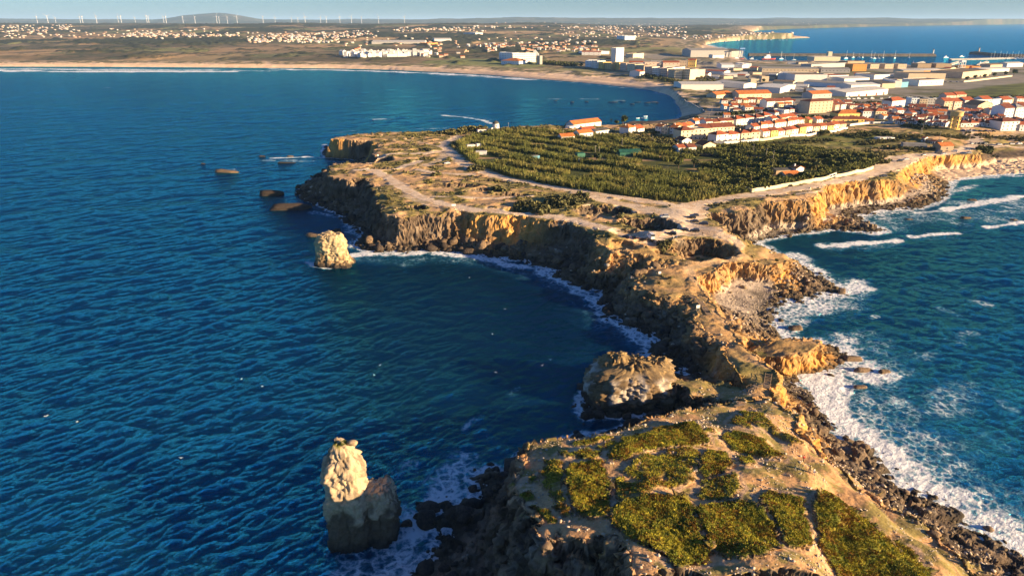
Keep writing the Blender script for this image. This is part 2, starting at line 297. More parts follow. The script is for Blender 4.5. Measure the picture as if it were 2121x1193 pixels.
# ------------------------------------------------------------------ ground cover masks (where soil, scrub, tracks, sand and stone lie)
VEG = [[(795,800),(850,750),(1000,705),(1150,715),(1265,740),(1290,830),(1325,920),(1380,1020),(1420,1060),(1300,1110),(1200,1130),(1100,1050),(900,960),(800,880)],
       [(1300,770),(1500,740),(1650,760),(1780,860),(1790,910),(1800,1020),(1700,1060),(1500,1080),(1440,1050),(1400,1000),(1350,900)],
       [(535,500),(720,480),(755,560),(775,800),(740,830),(640,830),(560,790),(530,700),(515,600)],
       [(370,560),(390,490),(440,470),(490,500),(480,600),(490,690),(510,755),(440,720),(370,650)],
       [(780,450),(850,360),(1000,320),(1130,270),(1280,265),(1360,310),(1375,380),(1340,400),(1200,390),(1000,425),(880,470),(790,465)],
       [(820,690),(810,590),(900,510),(960,460),(1150,420),(1280,410),(1335,440),(1310,560),(1310,600),(1200,630),(1000,685),(850,740)],
       [(1350,460),(1400,420),(1490,435),(1520,520),(1450,555),(1370,585),(1340,540)],
       [(1490,310),(1560,310),(1720,360),(1835,450),(1820,470),(1680,460),(1530,420),(1475,350)],
       [(1690,700),(1760,670),(1970,720),(1970,800),(2020,980),(1950,1015),(1870,1000),(1810,880),(1720,740)],
       [(2046,757),(2125,716),(2246,770),(2448,932),(2637,1040),(2744,1193),(2810,1390),(2250,1390),(2180,1193),(2072,1000)],
       [(1340,610),(1550,570),(1575,640),(1500,715),(1330,715)],
       [(540,370),(700,337),(805,342),(690,378),(560,388)], [(415,760),(520,772),(545,818),(500,830)], [(295,760),(370,772),(445,840),(400,858)], [(222,680),(290,672),(308,718),(262,728)],
       [(700,400),(790,370),(830,380),(780,410),(720,420)], [(480,430),(560,425),(640,400),(720,440),(700,470),(600,465),(490,450)], [(1560,455),(1640,460),(1670,490),(1610,520)], [(1510,250),(1560,200),(1620,240),(1650,290),(1560,270)],
       [(1570,170),(1680,180),(1800,290),(1960,370),(1900,380),(1760,310),(1600,235)], [(1290,320),(1400,290),(1420,300),(1330,330)], [(140,610),(190,600),(200,625),(150,630)], [(300,590),(330,590),(325,620),(290,620)]]
VEGD = [1, 1, 1, .7, 1, .6, .85, 1, 1, 1, .6, .7, .8, .9, .9, .6, .6, .6, .5, .45, .5, .9, .9]
VEGW = [atl([(1000 + a / 2.96, 790 + b / 2.96) for a, b in L]) for L in VEG]
TRACKS = [([(948,284),(925,295),(918,303),(935,318),(955,335),(975,350),(1010,361),(1060,373),(1130,385),(1200,396),(1280,408),(1350,418),(1400,426),(1430,430)], 8.5, 1),
          ([(1430,430),(1450,419),(1500,411),(1560,403),(1620,395),(1680,386),(1740,376),(1800,363),(1828,350),(1838,335),(1860,327),(1905,321),(1950,318),(1990,313),(2020,300),(2022,285),(2008,276),(2003,266)], 11, 1),
          ([(1830,350),(1860,340),(1900,327)], 22, .9), ([(2010,305),(2060,302),(2121,306),(2200,306)], 9, .9), ([(1650,402),(1690,398),(1720,385)], 4, .8),
          ([(765,350),(800,365),(830,385),(855,400),(890,415),(930,425),(980,434),(1040,438),(1080,441),(1130,447),(1190,455),(1240,470),(1290,482),(1340,482),(1380,478)], 7.5, 1),
          ([(1430,430),(1425,442),(1410,455),(1395,475),(1350,487)], 18, 1), ([(1410,450),(1440,470),(1470,478)], 12, .8), ([(1300,490),(1340,492),(1400,485),(1460,486),(1510,492)], 9, .7),
          ([(773,338),(791,324),(826,319),(877,318),(914,313)], 6.5, 1), ([(915,304),(884,298),(851,291),(814,288)], 2, .8), ([(740,352),(780,352),(826,348),(851,341),(870,334)], 7, .95),
          ([(866,351),(902,358),(977,362)], 5, .9), ([(877,407),(952,408),(1027,411),(1100,406)], 3.5, .95), ([(1100,440),(1130,430),(1165,428)], 3, .6), ([(880,345),(915,330),(925,310)], 7, .6),
          ([(1200,398),(1260,418),(1330,432),(1400,446)], 10, .85), ([(1470,478),(1515,488),(1535,508),(1515,530),(1465,545),(1425,555),(1440,580),(1465,602)], 4, .8), ([(1410,500),(1430,530),(1450,545)], 3, .6), ([(1430,545),(1490,545),(1540,530)], 5, .6),
          ([(1475,640),(1490,655),(1505,668)], 3, .7), ([(1250,412),(1300,425),(1350,432),(1410,440)], 9, .7), ([(1210,425),(1280,440),(1330,440)], 6, .6), ([(840,405),(900,425),(970,432)], 8, .5)]
TRACKW = [(atl(L), wd, st) for L, wd, st in TRACKS]
ORANGE = [(1055,462,10,24),(1100,465,9,14),(1020,462,11,8),(1500,565,8,17),(1550,562,6,20),(1590,565,5,12),(1475,590,9,10),(1480,640,9,9),(1490,452,8,13),(1510,460,6,9),(1590,430,8,20),(1680,430,8,18),(1710,405,9,22),(1760,395,9,25),(1830,385,9,25),(1870,360,9,28),
          (1920,340,9,30),(1990,333,9,30),(1640,725,6,17),(1690,735,5,14),(1600,735,5,14),(1610,872,8,9),(1640,885,8,10),(1660,900,7,8),(1670,930,8,6),(700,300,10,16),(730,300,9,16),(775,312,10,12),(740,330,9,12),(1290,525,12,10),(1430,610,12,7),(1520,720,9,10),(1550,760,10,10),(1600,790,9,8),(1330,545,10,9),(1400,575,12,8)]
GARDEN = atl([(948,300),(965,285),(1030,274),(1180,276),(1260,285),(1400,310),(1560,300),(1700,312),(1800,325),(1815,340),(1790,352),(1560,398),(1500,407),(1420,420),(1300,406),(1180,390),(1060,368),(985,343),(955,318)])
FIELD = atl([(1430,308),(1500,298),(1750,277),(1830,268),(1900,285),(1830,305),(1700,312),(1560,302)])
MEADOW = np.array([U(a, b, 6) for a, b in [(1880,212),(1930,200),(2000,188),(2121,172),(2400,165),(2400,205),(2121,203),(1960,212)]])
STONEB = [(np.array([U(a, b, 2) for a, b in L]), s) for L, s in [([(1722,425),(1745,412),(1860,395),(1930,375),(1945,400),(1850,425),(1780,443),(1700,462),(1650,468)], 1), ([(1462,600),(1490,585),(1545,572),(1605,592),(1602,628),(1566,650),(1500,654),(1475,632)], 1),
          ([(1545,765),(1600,772),(1720,802),(1680,815),(1620,795)], .8), ([(1490,600),(1470,640),(1520,660),(1580,690),(1610,680),(1600,640)], .35), ([(1560,470),(1660,455),(1680,470),(1600,490),(1550,500)], .9), ([(1480,780),(1500,790),(1540,800),(1500,806)], .6)]]
SANDP = np.array([U(a, b, 3) for a, b in [(1925,345),(1945,334),(2030,328),(2400,318),(2400,346),(2121,362),(1985,374),(1955,366)]])
rgb = lambda *c: np.array(c, float)
SOIL, SOIL2, GRASS, DGRASS = rgb(.50, .31, .155), rgb(.66, .51, .36), rgb(.24, .19, .065), rgb(.11, .10, .03)
ROCKC, ROCKD, ORNG, PALE, SAND, STONE = rgb(.17, .12, .078), rgb(.055, .040, .030), rgb(.54, .27, .07), rgb(.46, .39, .30), rgb(.60, .44, .29), rgb(.47, .38, .29)
def mixa(a, b, f): return a * (1 - f[..., None]) + b * f[..., None]

DU = 0.0017
def build_near():
    lr = [math.log(55.0)]
    while lr[-1] < math.log(835): lr.append(lr[-1] + (.0014 if 160 < math.exp(lr[-1]) < 700 else .0026))
    rows = np.exp(np.array(lr)); us = np.arange(-0.42, 1.06, DU)
    Y, Uu = np.meshgrid(rows, us, indexing='ij'); X = Uu * Y
    shp = X.shape; X = X.ravel(); Y = Y.ravel()
    z, S, T, P, c = height(X, Y)
    land = S > -14
    # plateau relief
    top = sstep(0.0, 4.0, T)
    trk = np.zeros(X.shape)
    for L, wd, st in TRACKW:
        m = (X > L[:, 0].min() - 25) & (X < L[:, 0].max() + 25) & (Y > L[:, 1].min() - 25) & (Y < L[:, 1].max() + 25)
        xx, yy = X[m], Y[m]
        d = segdist(xx, yy, L, False) + fbm(xx / 4.0, yy / 4.0, 3, 3) * wd * 0.22
        trk[m] = np.maximum(trk[m], st * (1 - sstep(wd * 0.38, wd * 0.62, d)))
    veg = np.zeros(X.shape); nm = Y < 185; dv = np.full(X.shape, -99.0)
    for L, dn in zip(VEGW, VEGD):
        m = nm & (X > L[:, 0].min() - 4) & (X < L[:, 0].max() + 4) & (Y > L[:, 1].min() - 4) & (Y < L[:, 1].max() + 4)
        xx, yy = X[m], Y[m]
        d = sdist(xx, yy, L) + fbm(xx / 1.6, yy / 1.6, 3, 4) * 0.55 - 0.1
        dv[m] = np.maximum(dv[m], d)
        v = sstep(-0.42, 0.05, d) * dn
        if dn < .8: v = v * sstep(-0.45 - dn * .5, -.02, fbm(xx / 2.2, yy / 2.2, 4, 21) + 0.1)
        veg[m] = np.maximum(veg[m], v)
    gard = sdist(X, Y, GARDEN); isg = sstep(-2, 3, gard + fbm(X / 8, Y / 8, 3, 12) * 3)
    hum = fbm(X / 16.0, Y / 11.0, 5, 7)
    nearm = 1 - sstep(165, 190, Y)
    rough = top * (1 - trk) * (1 - isg) * (1 - sstep(600, 760, Y) * (X > 150))
    z = z + rough * (1 - nearm) * (0.75 * hum + 0.9 * np.clip(fbm(X / 7.0, Y / 5.0, 4, 31), 0, 2) - 0.2)
    z = z + top * nearm * (0.45 * fbm(X / 6.0, Y / 6.0, 4, 33) - 0.25 * (1 - sstep(0, .5, veg)))
    z = z + veg * (0.30 + 0.16 * fbm(X / 0.9, Y / 0.9, 3, 35))
    for (sx, sy), rx, ry, dp in SINKW:
        d = np.sqrt(((X - sx) / rx) ** 2 + ((Y - sy) / ry) ** 2) + 0.22 * fbm(X / 6.0, Y / 6.0, 3, 40)
        z = z - dp * (1 - sstep(0.62, 1.0, d)) + 0.25 * dp * np.exp(-((d - 1.12) / 0.16) ** 2) * top * 0.4
    Z = z.reshape(shp); XX = X.reshape(shp); YY = Y.reshape(shp)
    # normals of the smooth form, then crag displacement along them
    def normals(XX, YY, Z):
        px_, py_, pz_ = [np.gradient(A, axis=1) for A in (XX, YY, Z)]; qx, qy, qz = [np.gradient(A, axis=0) for A in (XX, YY, Z)]
        nx = py_ * qz - pz_ * qy; ny = pz_ * qx - px_ * qz; nz = px_ * qy - py_ * qx
        l = np.sqrt(nx * nx + ny * ny + nz * nz) + 1e-9
        return nx / l, ny / l, nz / l
    nx, ny, nz = [a.ravel() for a in normals(XX, YY, Z)]
    slope = 1 - np.abs(nz)
    crag = sstep(0.10, 0.32, slope) * (S > -2) * (1 - top * (1 - sstep(0.25, .5, slope)) * 0.8)
    tal = (S > -6) * (T < 0) * (1 - sstep(0.02, 0.3, 1 - c)) * (Y < 760)
    m = (crag > 0.02) | (tal > 0.02)
    xm, ym, zm = X[m], Y[m], z[m]
    soft = np.zeros(X.shape)
    for a, b, q, rr in ORANGE:
        ox, oy = U(a, b, q)
        soft = np.maximum(soft, np.exp(-(((X - ox) ** 2 + (Y - oy) ** 2) / (rr * rr)) ** 2))
    soft = np.clip(soft * (0.8 + 0.7 * fbm(X / 9, Y / 9, 3, 50)), 0, 1)
    b1, e1, id1 = cells3(xm / 3.4 + 0.25 * fbm3(xm / 6, ym / 6, zm / 6, 2, 4), ym / 3.4, zm / 2.6, 1)
    b2, e2, id2 = cells3(xm / 1.3, ym / 1.3, zm / 1.0, 9)
    rid = 1 - np.abs(fbm3(xm / 7.0, ym / 7.0, zm / 8.0, 4, 2))
    flute = np.abs(fbm3(xm / 5.0, ym / 5.0, zm / 8.0, 4, 8))
    fr_ = np.where(ym > 300, .65, 1.0)
    blk = fr_ * (id1 - 0.45) * 1.9 - 0.9 * fr_ * (1 - sstep(0.02, 0.18, e1)) + (id2 - 0.5) * 0.65
    stn = np.zeros(X.shape)
    for L, s in STONEB: stn = np.maximum(stn, s * sstep(-2, 4, sdist(X, Y, L)) * (z < 7) * (T < 1))
    strat = (vn3(xm / 24, ym / 24 + .15 * fbm3(xm / 3, ym / 3, zm, 2), zm / 1.15) - .5) * 2.2 + (vn3(xm / 15, ym / 15, zm / .55) - .5) * .9
    dm = crag[m] * strat * (1 - .55 * soft[m]) * .8 + crag[m] * ((1 - soft[m]) * (blk + (rid - 0.7) * 2.2) + soft[m] * ((0.35 - flute) * 2.4 + (id1 - .5) * 1.1 + (id2 - .5) * 0.6)) + tal[m] * (1 - crag[m]) * ((id1 - 0.5) * 1.6 + (id2 - 0.5) * 0.7) * (1 - soft[m] * 0.6) * (1 - .9 * stn[m])
    fade = sstep(-1.5, 1.0, S[m])
    dist = np.sqrt(xm ** 2 + ym ** 2); dm = dm * fade * np.where(dist > 500, 0.8, 1.0)
    X = X.copy(); Y = Y.copy()
    X[m] += nx[m] * dm; Y[m] += ny[m] * dm; z = z.copy(); z[m] += nz[m] * dm
    # ---------------- albedo
    f1 = fbm(X / 11.0, Y / 8.0, 5, 60); f2 = fbm(X / 3.0, Y / 3.0, 4, 61); f3 = fbm(X / 34.0, Y / 24.0, 4, 62)
    col = mixa(SOIL[None], GRASS[None], sstep(-0.28, 0.22, f1 * 0.7 + f3 * 0.6 + 0.12))
    col = mixa(col, DGRASS[None], 0.8 * sstep(0.1, 0.55, f1 * 0.5 + f2 * 0.5 + 0.25 * f3) * (1 - nearm * .5))
    nb = mixa(SOIL[None] * rgb(1.0, .92, .85), GRASS[None] * rgb(.8, .88, .75), 0.85 * sstep(-0.28, 0.25, f2 * 0.7 + f1 * 0.4))
    nb = mixa(nb, PALE[None], 0.5 * sstep(0.35, 0.7, fbm(X / 0.8, Y / 0.8, 3, 66) * .7 + f1 * .3))
    pth = sstep(-2.3, -1.3, dv) * (1 - sstep(-.5, -.1, dv)) * (.55 + .6 * sstep(-.3, .3, f2))
    nb = mixa(nb, mixa(rgb(.56, .34, .17)[None], rgb(.50, .33, .20)[None], sstep(-.2, .4, f2)), np.clip(pth, 0, .95))
    col = mixa(col, nb, nearm)
    col = mixa(col, np.array([[.24, .20, .15]]), sstep(700, 780, Y) * (X > 120) * 0.8)
    gcol = mixa(DGRASS[None] * rgb(.6, .75, .6), DGRASS[None] * 1.1, sstep(-.1, .5, f3))
    gcol = mixa(gcol, SOIL[None] * .7, sstep(.45, .6, fbm(X / 28, Y / 9, 2, 71)))
    col = mixa(col, gcol, isg)
    fl = sdist(X, Y, FIELD); fc = mixa(rgb(.115, .125, .03)[None], rgb(.20, .165, .06)[None], sstep(-.2, .4, fbm(X / 60, Y / 14, 4, 73)))
    col = mixa(col, fc, sstep(-1, 3, fl))
    col = mixa(col, mixa(SOIL2[None], SOIL[None], .55 * sstep(-.1, .6, f2)), np.clip(trk * (1 - nearm), 0, 1))
    vc = mixa(rgb(.11, .12, .016)[None], rgb(.21, .18, .02)[None], sstep(-.35, .35, fbm(X / 1.3, Y / 1.3, 4, 75)))
    vc = mixa(vc, rgb(.12, .065, .012)[None], 0.8 * sstep(.15, .6, fbm(X / 2.4, Y / 2.4, 4, 76)))
    col = mixa(col, vc, np.clip(veg * 1.2, 0, 1))
    # rock where steep or on the talus
    rk = mixa(ROCKC[None], ROCKD[None], sstep(-.2, .5, fbm3(X / 6, Y / 6, z / 4, 4, 12)))
    rk = mixa(rk, PALE[None] * .75, 0.32 * sstep(.3, .65, fbm3(X / 3, Y / 3, z / 5, 4, 14)))
    rk = mixa(rk, ROCKD[None], .55 * sstep(.52, .66, vn3(X / 24, Y / 24, z / 1.15)))
    oc = mixa(ORNG[None], ORNG[None] * rgb(.8, .95, 1.3), sstep(-.3, .5, fbm3(X / 4, Y / 4, z / 2, 3, 16)))
    east = sstep(1390, 1420, CX + F * X / (cp * Y + 35)) * (Y > 160)
    rk = mixa(rk, oc, np.clip(soft * 1.25, 0, 1))
    nxx, nyy, nzz = [a.ravel() for a in normals(X.reshape(shp), Y.reshape(shp), z.reshape(shp))]
    steep = np.maximum(sstep(0.16, 0.34, slope), (T < -1.0) * sstep(0.12, .4, c))
    turf = (T > -2.5) * sstep(.72, .86, np.abs(nzz)) * sstep(-.3, .3, fbm3(X / 3, Y / 3, z / 2, 3, 19) + .2) * (1 - soft)
    col = mixa(col, rk, steep * (1 - turf * .8))
    nk = sstep(186, 200, Y) * (1 - sstep(285, 310, Y)) * sstep(25, 40, X) * (z > 5.5)
    col = mixa(col, mixa(rgb(.47, .27, .11)[None], rgb(.24, .16, .08)[None], sstep(-.3, .4, fbm3(X / 3, Y / 3, z / 2, 4, 27))), .7 * nk)
    # ledges of the neck stay grassy ochre
    wet = 1 - sstep(0.4, 2.2, z + 0.5 * f2)
    for L, s in STONEB:
        d = sdist(X, Y, L); mm = sstep(-1.5, 3, d + f1 * 3) * s * (T < 0) * (1 - sstep(3.4, 4.8, z + .6 * f2))
        col = mixa(col, mixa(STONE[None], STONE[None] * .7, sstep(-.2, .5, fbm(X / 1.5, Y / 1.5, 3, 80))), mm)
    d = sdist(X, Y, SANDP); col = mixa(col, SAND[None], sstep(-4, 4, d + f1 * 4) * (T < 0) * (1 - sstep(3.6, 5.0, z)))
    dune = sstep(560, 620, Y) * (X > 380) * (T > -3) * sstep(.0, .4, f1 + .1) * sstep(2045, 2075, CX + F * X / (cp * Y + 35)); col = mixa(col, SAND[None] * .8, dune)
    col = mixa(col, rgb(.05, .042, .03)[None], wet * .8 * (Y < 760) * (1 - sstep(-2, 3, d)))
    idx = np.arange(len(X)).reshape(shp)
    q = np.stack([idx[:-1, :-1], idx[:-1, 1:], idx[1:, 1:], idx[1:, :-1]], -1).reshape(-1, 4)
    keep = land[q].any(1); q = q[keep]
    used = np.zeros(len(X), bool); used[q] = True; rm = np.cumsum(used) - 1
    V = np.stack([X, Y, z], 1)[used]; q = rm[q]
    o = mesh_obj('headland', V, q, mat_vcol('headland_ground', 0.6, 1.1, 0.45, 0.38, 1.4), smooth=False, col=col[used])
    fn_ = np.cross(V[q[:, 2]] - V[q[:, 0]], V[q[:, 3]] - V[q[:, 1]]); fn_ /= np.linalg.norm(fn_, axis=1)[:, None] + 1e-9
    o.data.polygons.foreach_set('use_smooth', np.abs(fn_[:, 2]) > .75)
    tag(o, kind='structure')
    return XX, YY, z.reshape(shp), S.reshape(shp), T.reshape(shp), veg.reshape(shp), rows, us, soft.reshape(shp)
NX, NY, NZ, NS, NT, NVEG, NROWS, NUS, NSOFT = build_near()
def samp(A, x, y):
    """bilinear look-up of a near-grid field at world x, y (arrays)"""
    x = np.asarray(x, float); y = np.asarray(y, float)
    r = np.clip(np.interp(y, NROWS, np.arange(len(NROWS))), 0, len(NROWS) - 1.001); k = np.clip((x / np.maximum(y, 1) - NUS[0]) / DU, 0, len(NUS) - 1.001)
    i = r.astype(int); j = k.astype(int); a = r - i; b = k - j
    return (A[i, j] * (1 - a) * (1 - b) + A[i + 1, j] * a * (1 - b) + A[i, j + 1] * (1 - a) * b + A[i + 1, j + 1] * a * b)

def vor2(x, y):
    xi = np.floor(x); yi = np.floor(y); best = np.full(x.shape, 9.); sec = np.full(x.shape, 9.); bid = np.zeros(x.shape); bid2 = np.zeros(x.shape)
    for i in (-1, 0, 1):
        for j in (-1, 0, 1):
            a = xi + i; b = yi + j; ia = a.astype(np.int64) & 255; ib = b.astype(np.int64) & 255
            d = np.hypot(a + T2[ia, ib] - x, b + T2[ib, ia] - y); m = d < best
            sec = np.where(m, best, np.minimum(sec, d)); bid = np.where(m, T2[ia, (ib + 77) & 255], bid); bid2 = np.where(m, T2[(ia + 31) & 255, ib], bid2); best = np.where(m, d, best)
    return bid, bid2, sec - best
def build_far():
    rows = 800 * 1.0062 ** np.arange(0, 585); us = np.arange(-1.0, 1.0, 0.0026)
    Y, Uu = np.meshgrid(rows, us, indexing='ij'); X = Uu * Y; shp = X.shape; X = X.ravel(); Y = Y.ravel()
    z, S, T, P, c = height(X, Y, False)
    f1 = fbm(X / 60., Y / 60., 4, 90); f2 = fbm(X / 18., Y / 18., 3, 91)
    beach = (Y > 850) * (X / Y < 0.42)
    duneb = sstep(-20, 10, T) * (1 - sstep(60, 150, T)) * beach
    z = z + duneb * (2.2 * np.clip(f2 + 0.3, 0, 2) + 1.0 * f1)
    B, B2, E = vor2(X / 210. + .25 * f1, Y / 330. + .2 * f2)
    wood = sstep(.62, .66, fbm(X / 420., Y / 700., 4, 94) * .5 + .5) * (Y > 2300) * (T > 250)
    z = z + wood * 7 * (.6 + .6 * f2) + (np.clip(fbm(X / 45., Y / 60., 3, 97) - .35, 0, 1) * 9 * (Y > 1700) * (Y < 9000) * (T > 150))
    pal = np.array([[.20, .125, .068], [.155, .11, .062], [.115, .115, .045], [.24, .155, .085], [.13, .12, .05], [.18, .115, .065], [.085, .08, .04], [.145, .10, .06]])
    col = pal[np.clip((B * 8).astype(int), 0, 7)] * rgb(1.0, 1.04, .95)[None] * (1.45 + 0.6 * B2)[:, None]
    col = mixa(col, rgb(.05, .05, .028)[None], .75 * (1 - sstep(.0, .06, E)) * (B2 > .35))
    scrub = mixa(rgb(.13, .10, .055)[None], rgb(.07, .07, .035)[None], sstep(-.2, .4, f2))
    col = mixa(col, scrub, np.clip(sstep(-.05, .35, fbm(X / 350., Y / 500., 4, 98)) * (T > 120), 0, 1))
    col = mixa(col, rgb(.045, .05, .028)[None], np.clip(wood + sstep(.3, .5, fbm(X / 45., Y / 60., 3, 97)) * .85 * (T > 150), 0, 1))
    col = mixa(col, rgb(.07, .075, .05)[None], sstep(6300, 6900, Y) * .7)
    u = X / Y
    town = (sstep(.12, .18, u) * (Y < 2300) * (T > 2)); col = mixa(col, mixa(rgb(.25, .22, .18)[None], rgb(.12, .115, .055)[None], sstep(0, .5, f1)), town * .85)
    md = sdist(X, Y, MEADOW); col = mixa(col, mixa(rgb(.12, .135, .03)[None], rgb(.07, .075, .025)[None], sstep(-.1, .5, f2)), sstep(-10, 10, md))
    dc = mixa(SAND[None] * .9, rgb(.14, .125, .06)[None], sstep(-.25, .25, f2 + .15))
    col = mixa(col, dc, np.clip(duneb, 0, 1))
    col = mixa(col, SAND[None] * rgb(1.2, 1.14, 1.1), (sstep(-3, 8, 18 - T)) * beach * (z < 7.2))
    nb = (u > .24) * (Y > 2400) * (T < -6) * (z < 5.5); col = mixa(col, SAND[None] * .95, nb * 1.0)
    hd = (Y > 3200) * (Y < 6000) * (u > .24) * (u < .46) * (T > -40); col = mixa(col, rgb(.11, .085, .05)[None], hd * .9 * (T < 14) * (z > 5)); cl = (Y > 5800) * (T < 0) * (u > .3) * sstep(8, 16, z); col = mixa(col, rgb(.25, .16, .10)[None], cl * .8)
    col = mixa(col, rgb(.2, .18, .16)[None], ((u > .3) * (Y < 2500) * (T < 2)) * 1.0)
    idx = np.arange(len(X)).reshape(shp); q = np.stack([idx[:-1, :-1], idx[:-1, 1:], idx[1:, 1:], idx[1:, :-1]], -1).reshape(-1, 4)
    q = q[(S > -60)[q].any(1)]
    used = np.zeros(len(X), bool); used[q] = True; rm = np.cumsum(used) - 1
    o = mesh_obj('mainland', np.stack([X, Y, z], 1)[used], rm[q], mat_vcol('mainland_ground', 0.3, 0.05, 4.0, 0.3, 0.06), smooth=True, col=col[used])
    tag(o, kind='structure')
    return X.reshape(shp), Y.reshape(shp), z.reshape(shp), T.reshape(shp)
FX, FY, FZ, FT = build_far()
def fsamp(A, x, y):
    r = np.clip(np.log(np.maximum(y, 801) / 800.0) / math.log(1.0062), 0, 583.9); k = np.clip((x / y + 1.0) / 0.0026, 0, FX.shape[1] - 1.01)
    i = r.astype(int); j = k.astype(int); a = r - i; b = k - j
    return A[i, j] * (1 - a) * (1 - b) + A[i + 1, j] * a * (1 - b) + A[i, j + 1] * (1 - a) * b + A[i + 1, j + 1] * a * b
def ground(x, y):
    x = np.atleast_1d(np.asarray(x, float)); y = np.atleast_1d(np.asarray(y, float))
    return np.where(y < 805, samp(NZ, x, y), fsamp(FZ, x, y))
_YS = np.exp(np.linspace(math.log(62), math.log(9000), 2600))
def on(px, py):
    """first point where the sight line through a traced pixel meets the ground"""
    dx = px - CX; dv = CY - py; dy = F * cp + dv * sp; dz = -F * sp + dv * cp
    g = ground(_YS * dx / dy, _YS) - (CAMZ + _YS * dz / dy)
    i = int(np.argmax(g > 0)) if (g > 0).any() else len(_YS) - 1
    y = _YS[i] if i == 0 else _YS[i - 1] + (_YS[i] - _YS[i - 1]) * min(1, max(0, -g[i - 1] / (g[i] - g[i - 1] + 1e-9)))
    x = y * dx / dy
    return x, y, float(ground(x, y)[0])

# ------------------------------------------------------------------ sea
FOAM = [  # (pixels at sea level), half-width m, strength : surf lines and breakers
    ([(1705,510),(1760,508),(1820,502),(1855,498)], 4.5, 1.0), ([(1888,491),(1940,485),(1978,483)], 3.5, .9), ([(2040,472),(2080,467),(2121,461)], 3.5, 1.0), ([(1855,498),(1888,491)], 2, .4), ([(1985,483),(2040,473)], 2, .4), ([(1720,515),(1800,512),(1850,505)], 7, .5), ([(1890,495),(1980,492)], 6, .35), ([(1960,436),(2040,420),(2121,406)], 5, .95), ([(1900,442),(1960,436)], 4, .7), ([(1690,448),(1760,452),(1830,445),(1900,434),(1950,418)], 4, .7),
    ([(1800,462),(1880,450),(1960,446),(2060,440),(2121,436)], 26, .56), ([(1960,400),(2000,392),(2020,385)], 8, .7), ([(2040,370),(2065,366)], 6, .7), ([(2095,366),(2121,364)], 5, .7), ([(1990,420),(2060,418),(2121,415)], 16, .6),
    ([(1650,530),(1670,550),(1700,575),(1745,605),(1790,598),(1778,588)], 7, .85), ([(1650,560),(1720,590),(1760,610)], 10, .6), ([(1625,650),(1690,640),(1745,612)], 11, .75), ([(1600,680),(1620,700),(1650,670)], 7, .7), ([(1640,690),(1700,660),(1760,640)], 9, .35),
    ([(1745,705),(1755,740),(1765,765),(1800,775)], 9, .9), ([(1760,700),(1800,700),(1830,740),(1830,790)], 9, .5), ([(1690,780),(1715,805),(1725,850),(1790,905),(1850,945)], 10, 1.0), ([(1720,790),(1780,810),(1850,830),(1920,860),(1950,850),(1990,815)], 11, .55), ([(1760,830),(1850,900),(1930,980),(2000,1040)], 16, .62),
    ([(1850,940),(1890,1000),(1960,1040),(2040,1090),(2121,1150)], 8, .9), ([(1930,930),(2000,1000),(2060,1050),(2121,1110)], 14, .6), ([(1990,985),(2060,1010),(2121,1080)], 12, .45), ([(1840,850),(1930,900),(2000,950)], 12, .4), ([(1880,740),(1900,740),(1930,735)], 4, .5), ([(1950,640),(1975,650),(1985,655)], 3, .55), ([(2020,625),(2045,632)], 3, .6), ([(1985,700),(2000,690),(2020,690)], 3, .5), ([(1805,660),(1815,655)], 2, .6),
    ([(1990,1000),(2050,1020)], 3, .5), ([(2050,905),(2090,935)], 3, .5), ([(2070,830),(2100,850)], 3, .5), ([(1960,705),(2000,715)], 2, .5), ([(1900,600),(1950,610),(2000,600)], 3, .35), ([(1850,580),(1900,575)], 2, .35),
    ([(640,545),(680,556),(726,540)], 2.5, .9), ([(725,530),(760,525),(830,528),(880,520),(930,525),(1000,535),(1050,548),(1100,555),(1140,575)], 5, .9), ([(740,540),(850,542),(900,535),(960,540),(1040,555),(1130,580),(1190,605)], 8, .45), ([(1130,560),(1190,600),(1235,625),(1255,660)], 5, .8), ([(1150,585),(1220,640),(1250,680)], 8, .35), ([(1260,660),(1320,690),(1360,720),(1350,745)], 6, .85), ([(1280,690),(1320,720)], 8, .4), ([(1380,765),(1420,772),(1440,780)], 3, .9),
    ([(720,465),(745,490),(735,510)], 5, .7), ([(650,440),(700,450)], 4, .6), ([(735,485),(715,480),(700,455)], 7, .35), ([(565,328),(600,327),(640,325),(670,327)], 3, .9), ([(560,333),(640,335),(720,335)], 8, .55), ([(470,352),(520,350),(560,345)], 4, .5), ([(620,345),(690,340)], 7, .4), ([(585,400),(610,420),(640,430)], 4, .4), ([(535,395),(560,405)], 3, .35), ([(640,540),(650,552)], 2, .6),
    ([(920,1030),(870,1080),(840,1140),(800,1193)], 5, .85), ([(985,985),(950,975),(920,1010)], 5.5, .75), ([(960,950),(940,1000),(880,1060),(840,1060)], 5, .6), ([(830,1090),(820,1140),(780,1170),(700,1175)], 5, .68), ([(700,1193),(760,1193),(830,1193)], 5.5, .68), ([(820,980),(850,960),(830,970)], 3, .5), ([(960,890),(980,870),(995,865)], 1.6, .6), ([(850,1000),(860,980)], 3, .3), ([(1000,960),(1030,970)], 2.5, .5), ([(1060,820),(1075,800)], 2, .35), ([(1010,910),(1050,930)], 3, .3), ([(860,1050),(890,1070)], 4, .4), ([(1290,880),(1330,884)], 2, .5), ([(690,1150),(740,1146)], 2, .6), ([(680,1140),(650,1170)], 3, .3), ([(1100,750),(1130,755)], 2, .3), ([(1205,860),(1260,870)], 1.5, .5),
    ([(920,240),(960,243),(1000,250),(1018,256)], 5, .85), ([(780,247),(800,247)], 8, .7), ([(690,260),(760,250)], 5, .4), ([(880,236),(960,240),(1020,248)], 12, .4), ([(1140,206),(1180,204),(1210,205),(1290,209)], 7, .6), ([(1320,212),(1370,212)], 6, .4), ([(1400,208),(1408,225),(1412,238),(1400,250),(1340,254)], 6, .6), ([(860,268),(925,266)], 4, .6), ([(690,276),(745,270)], 4, .5)]
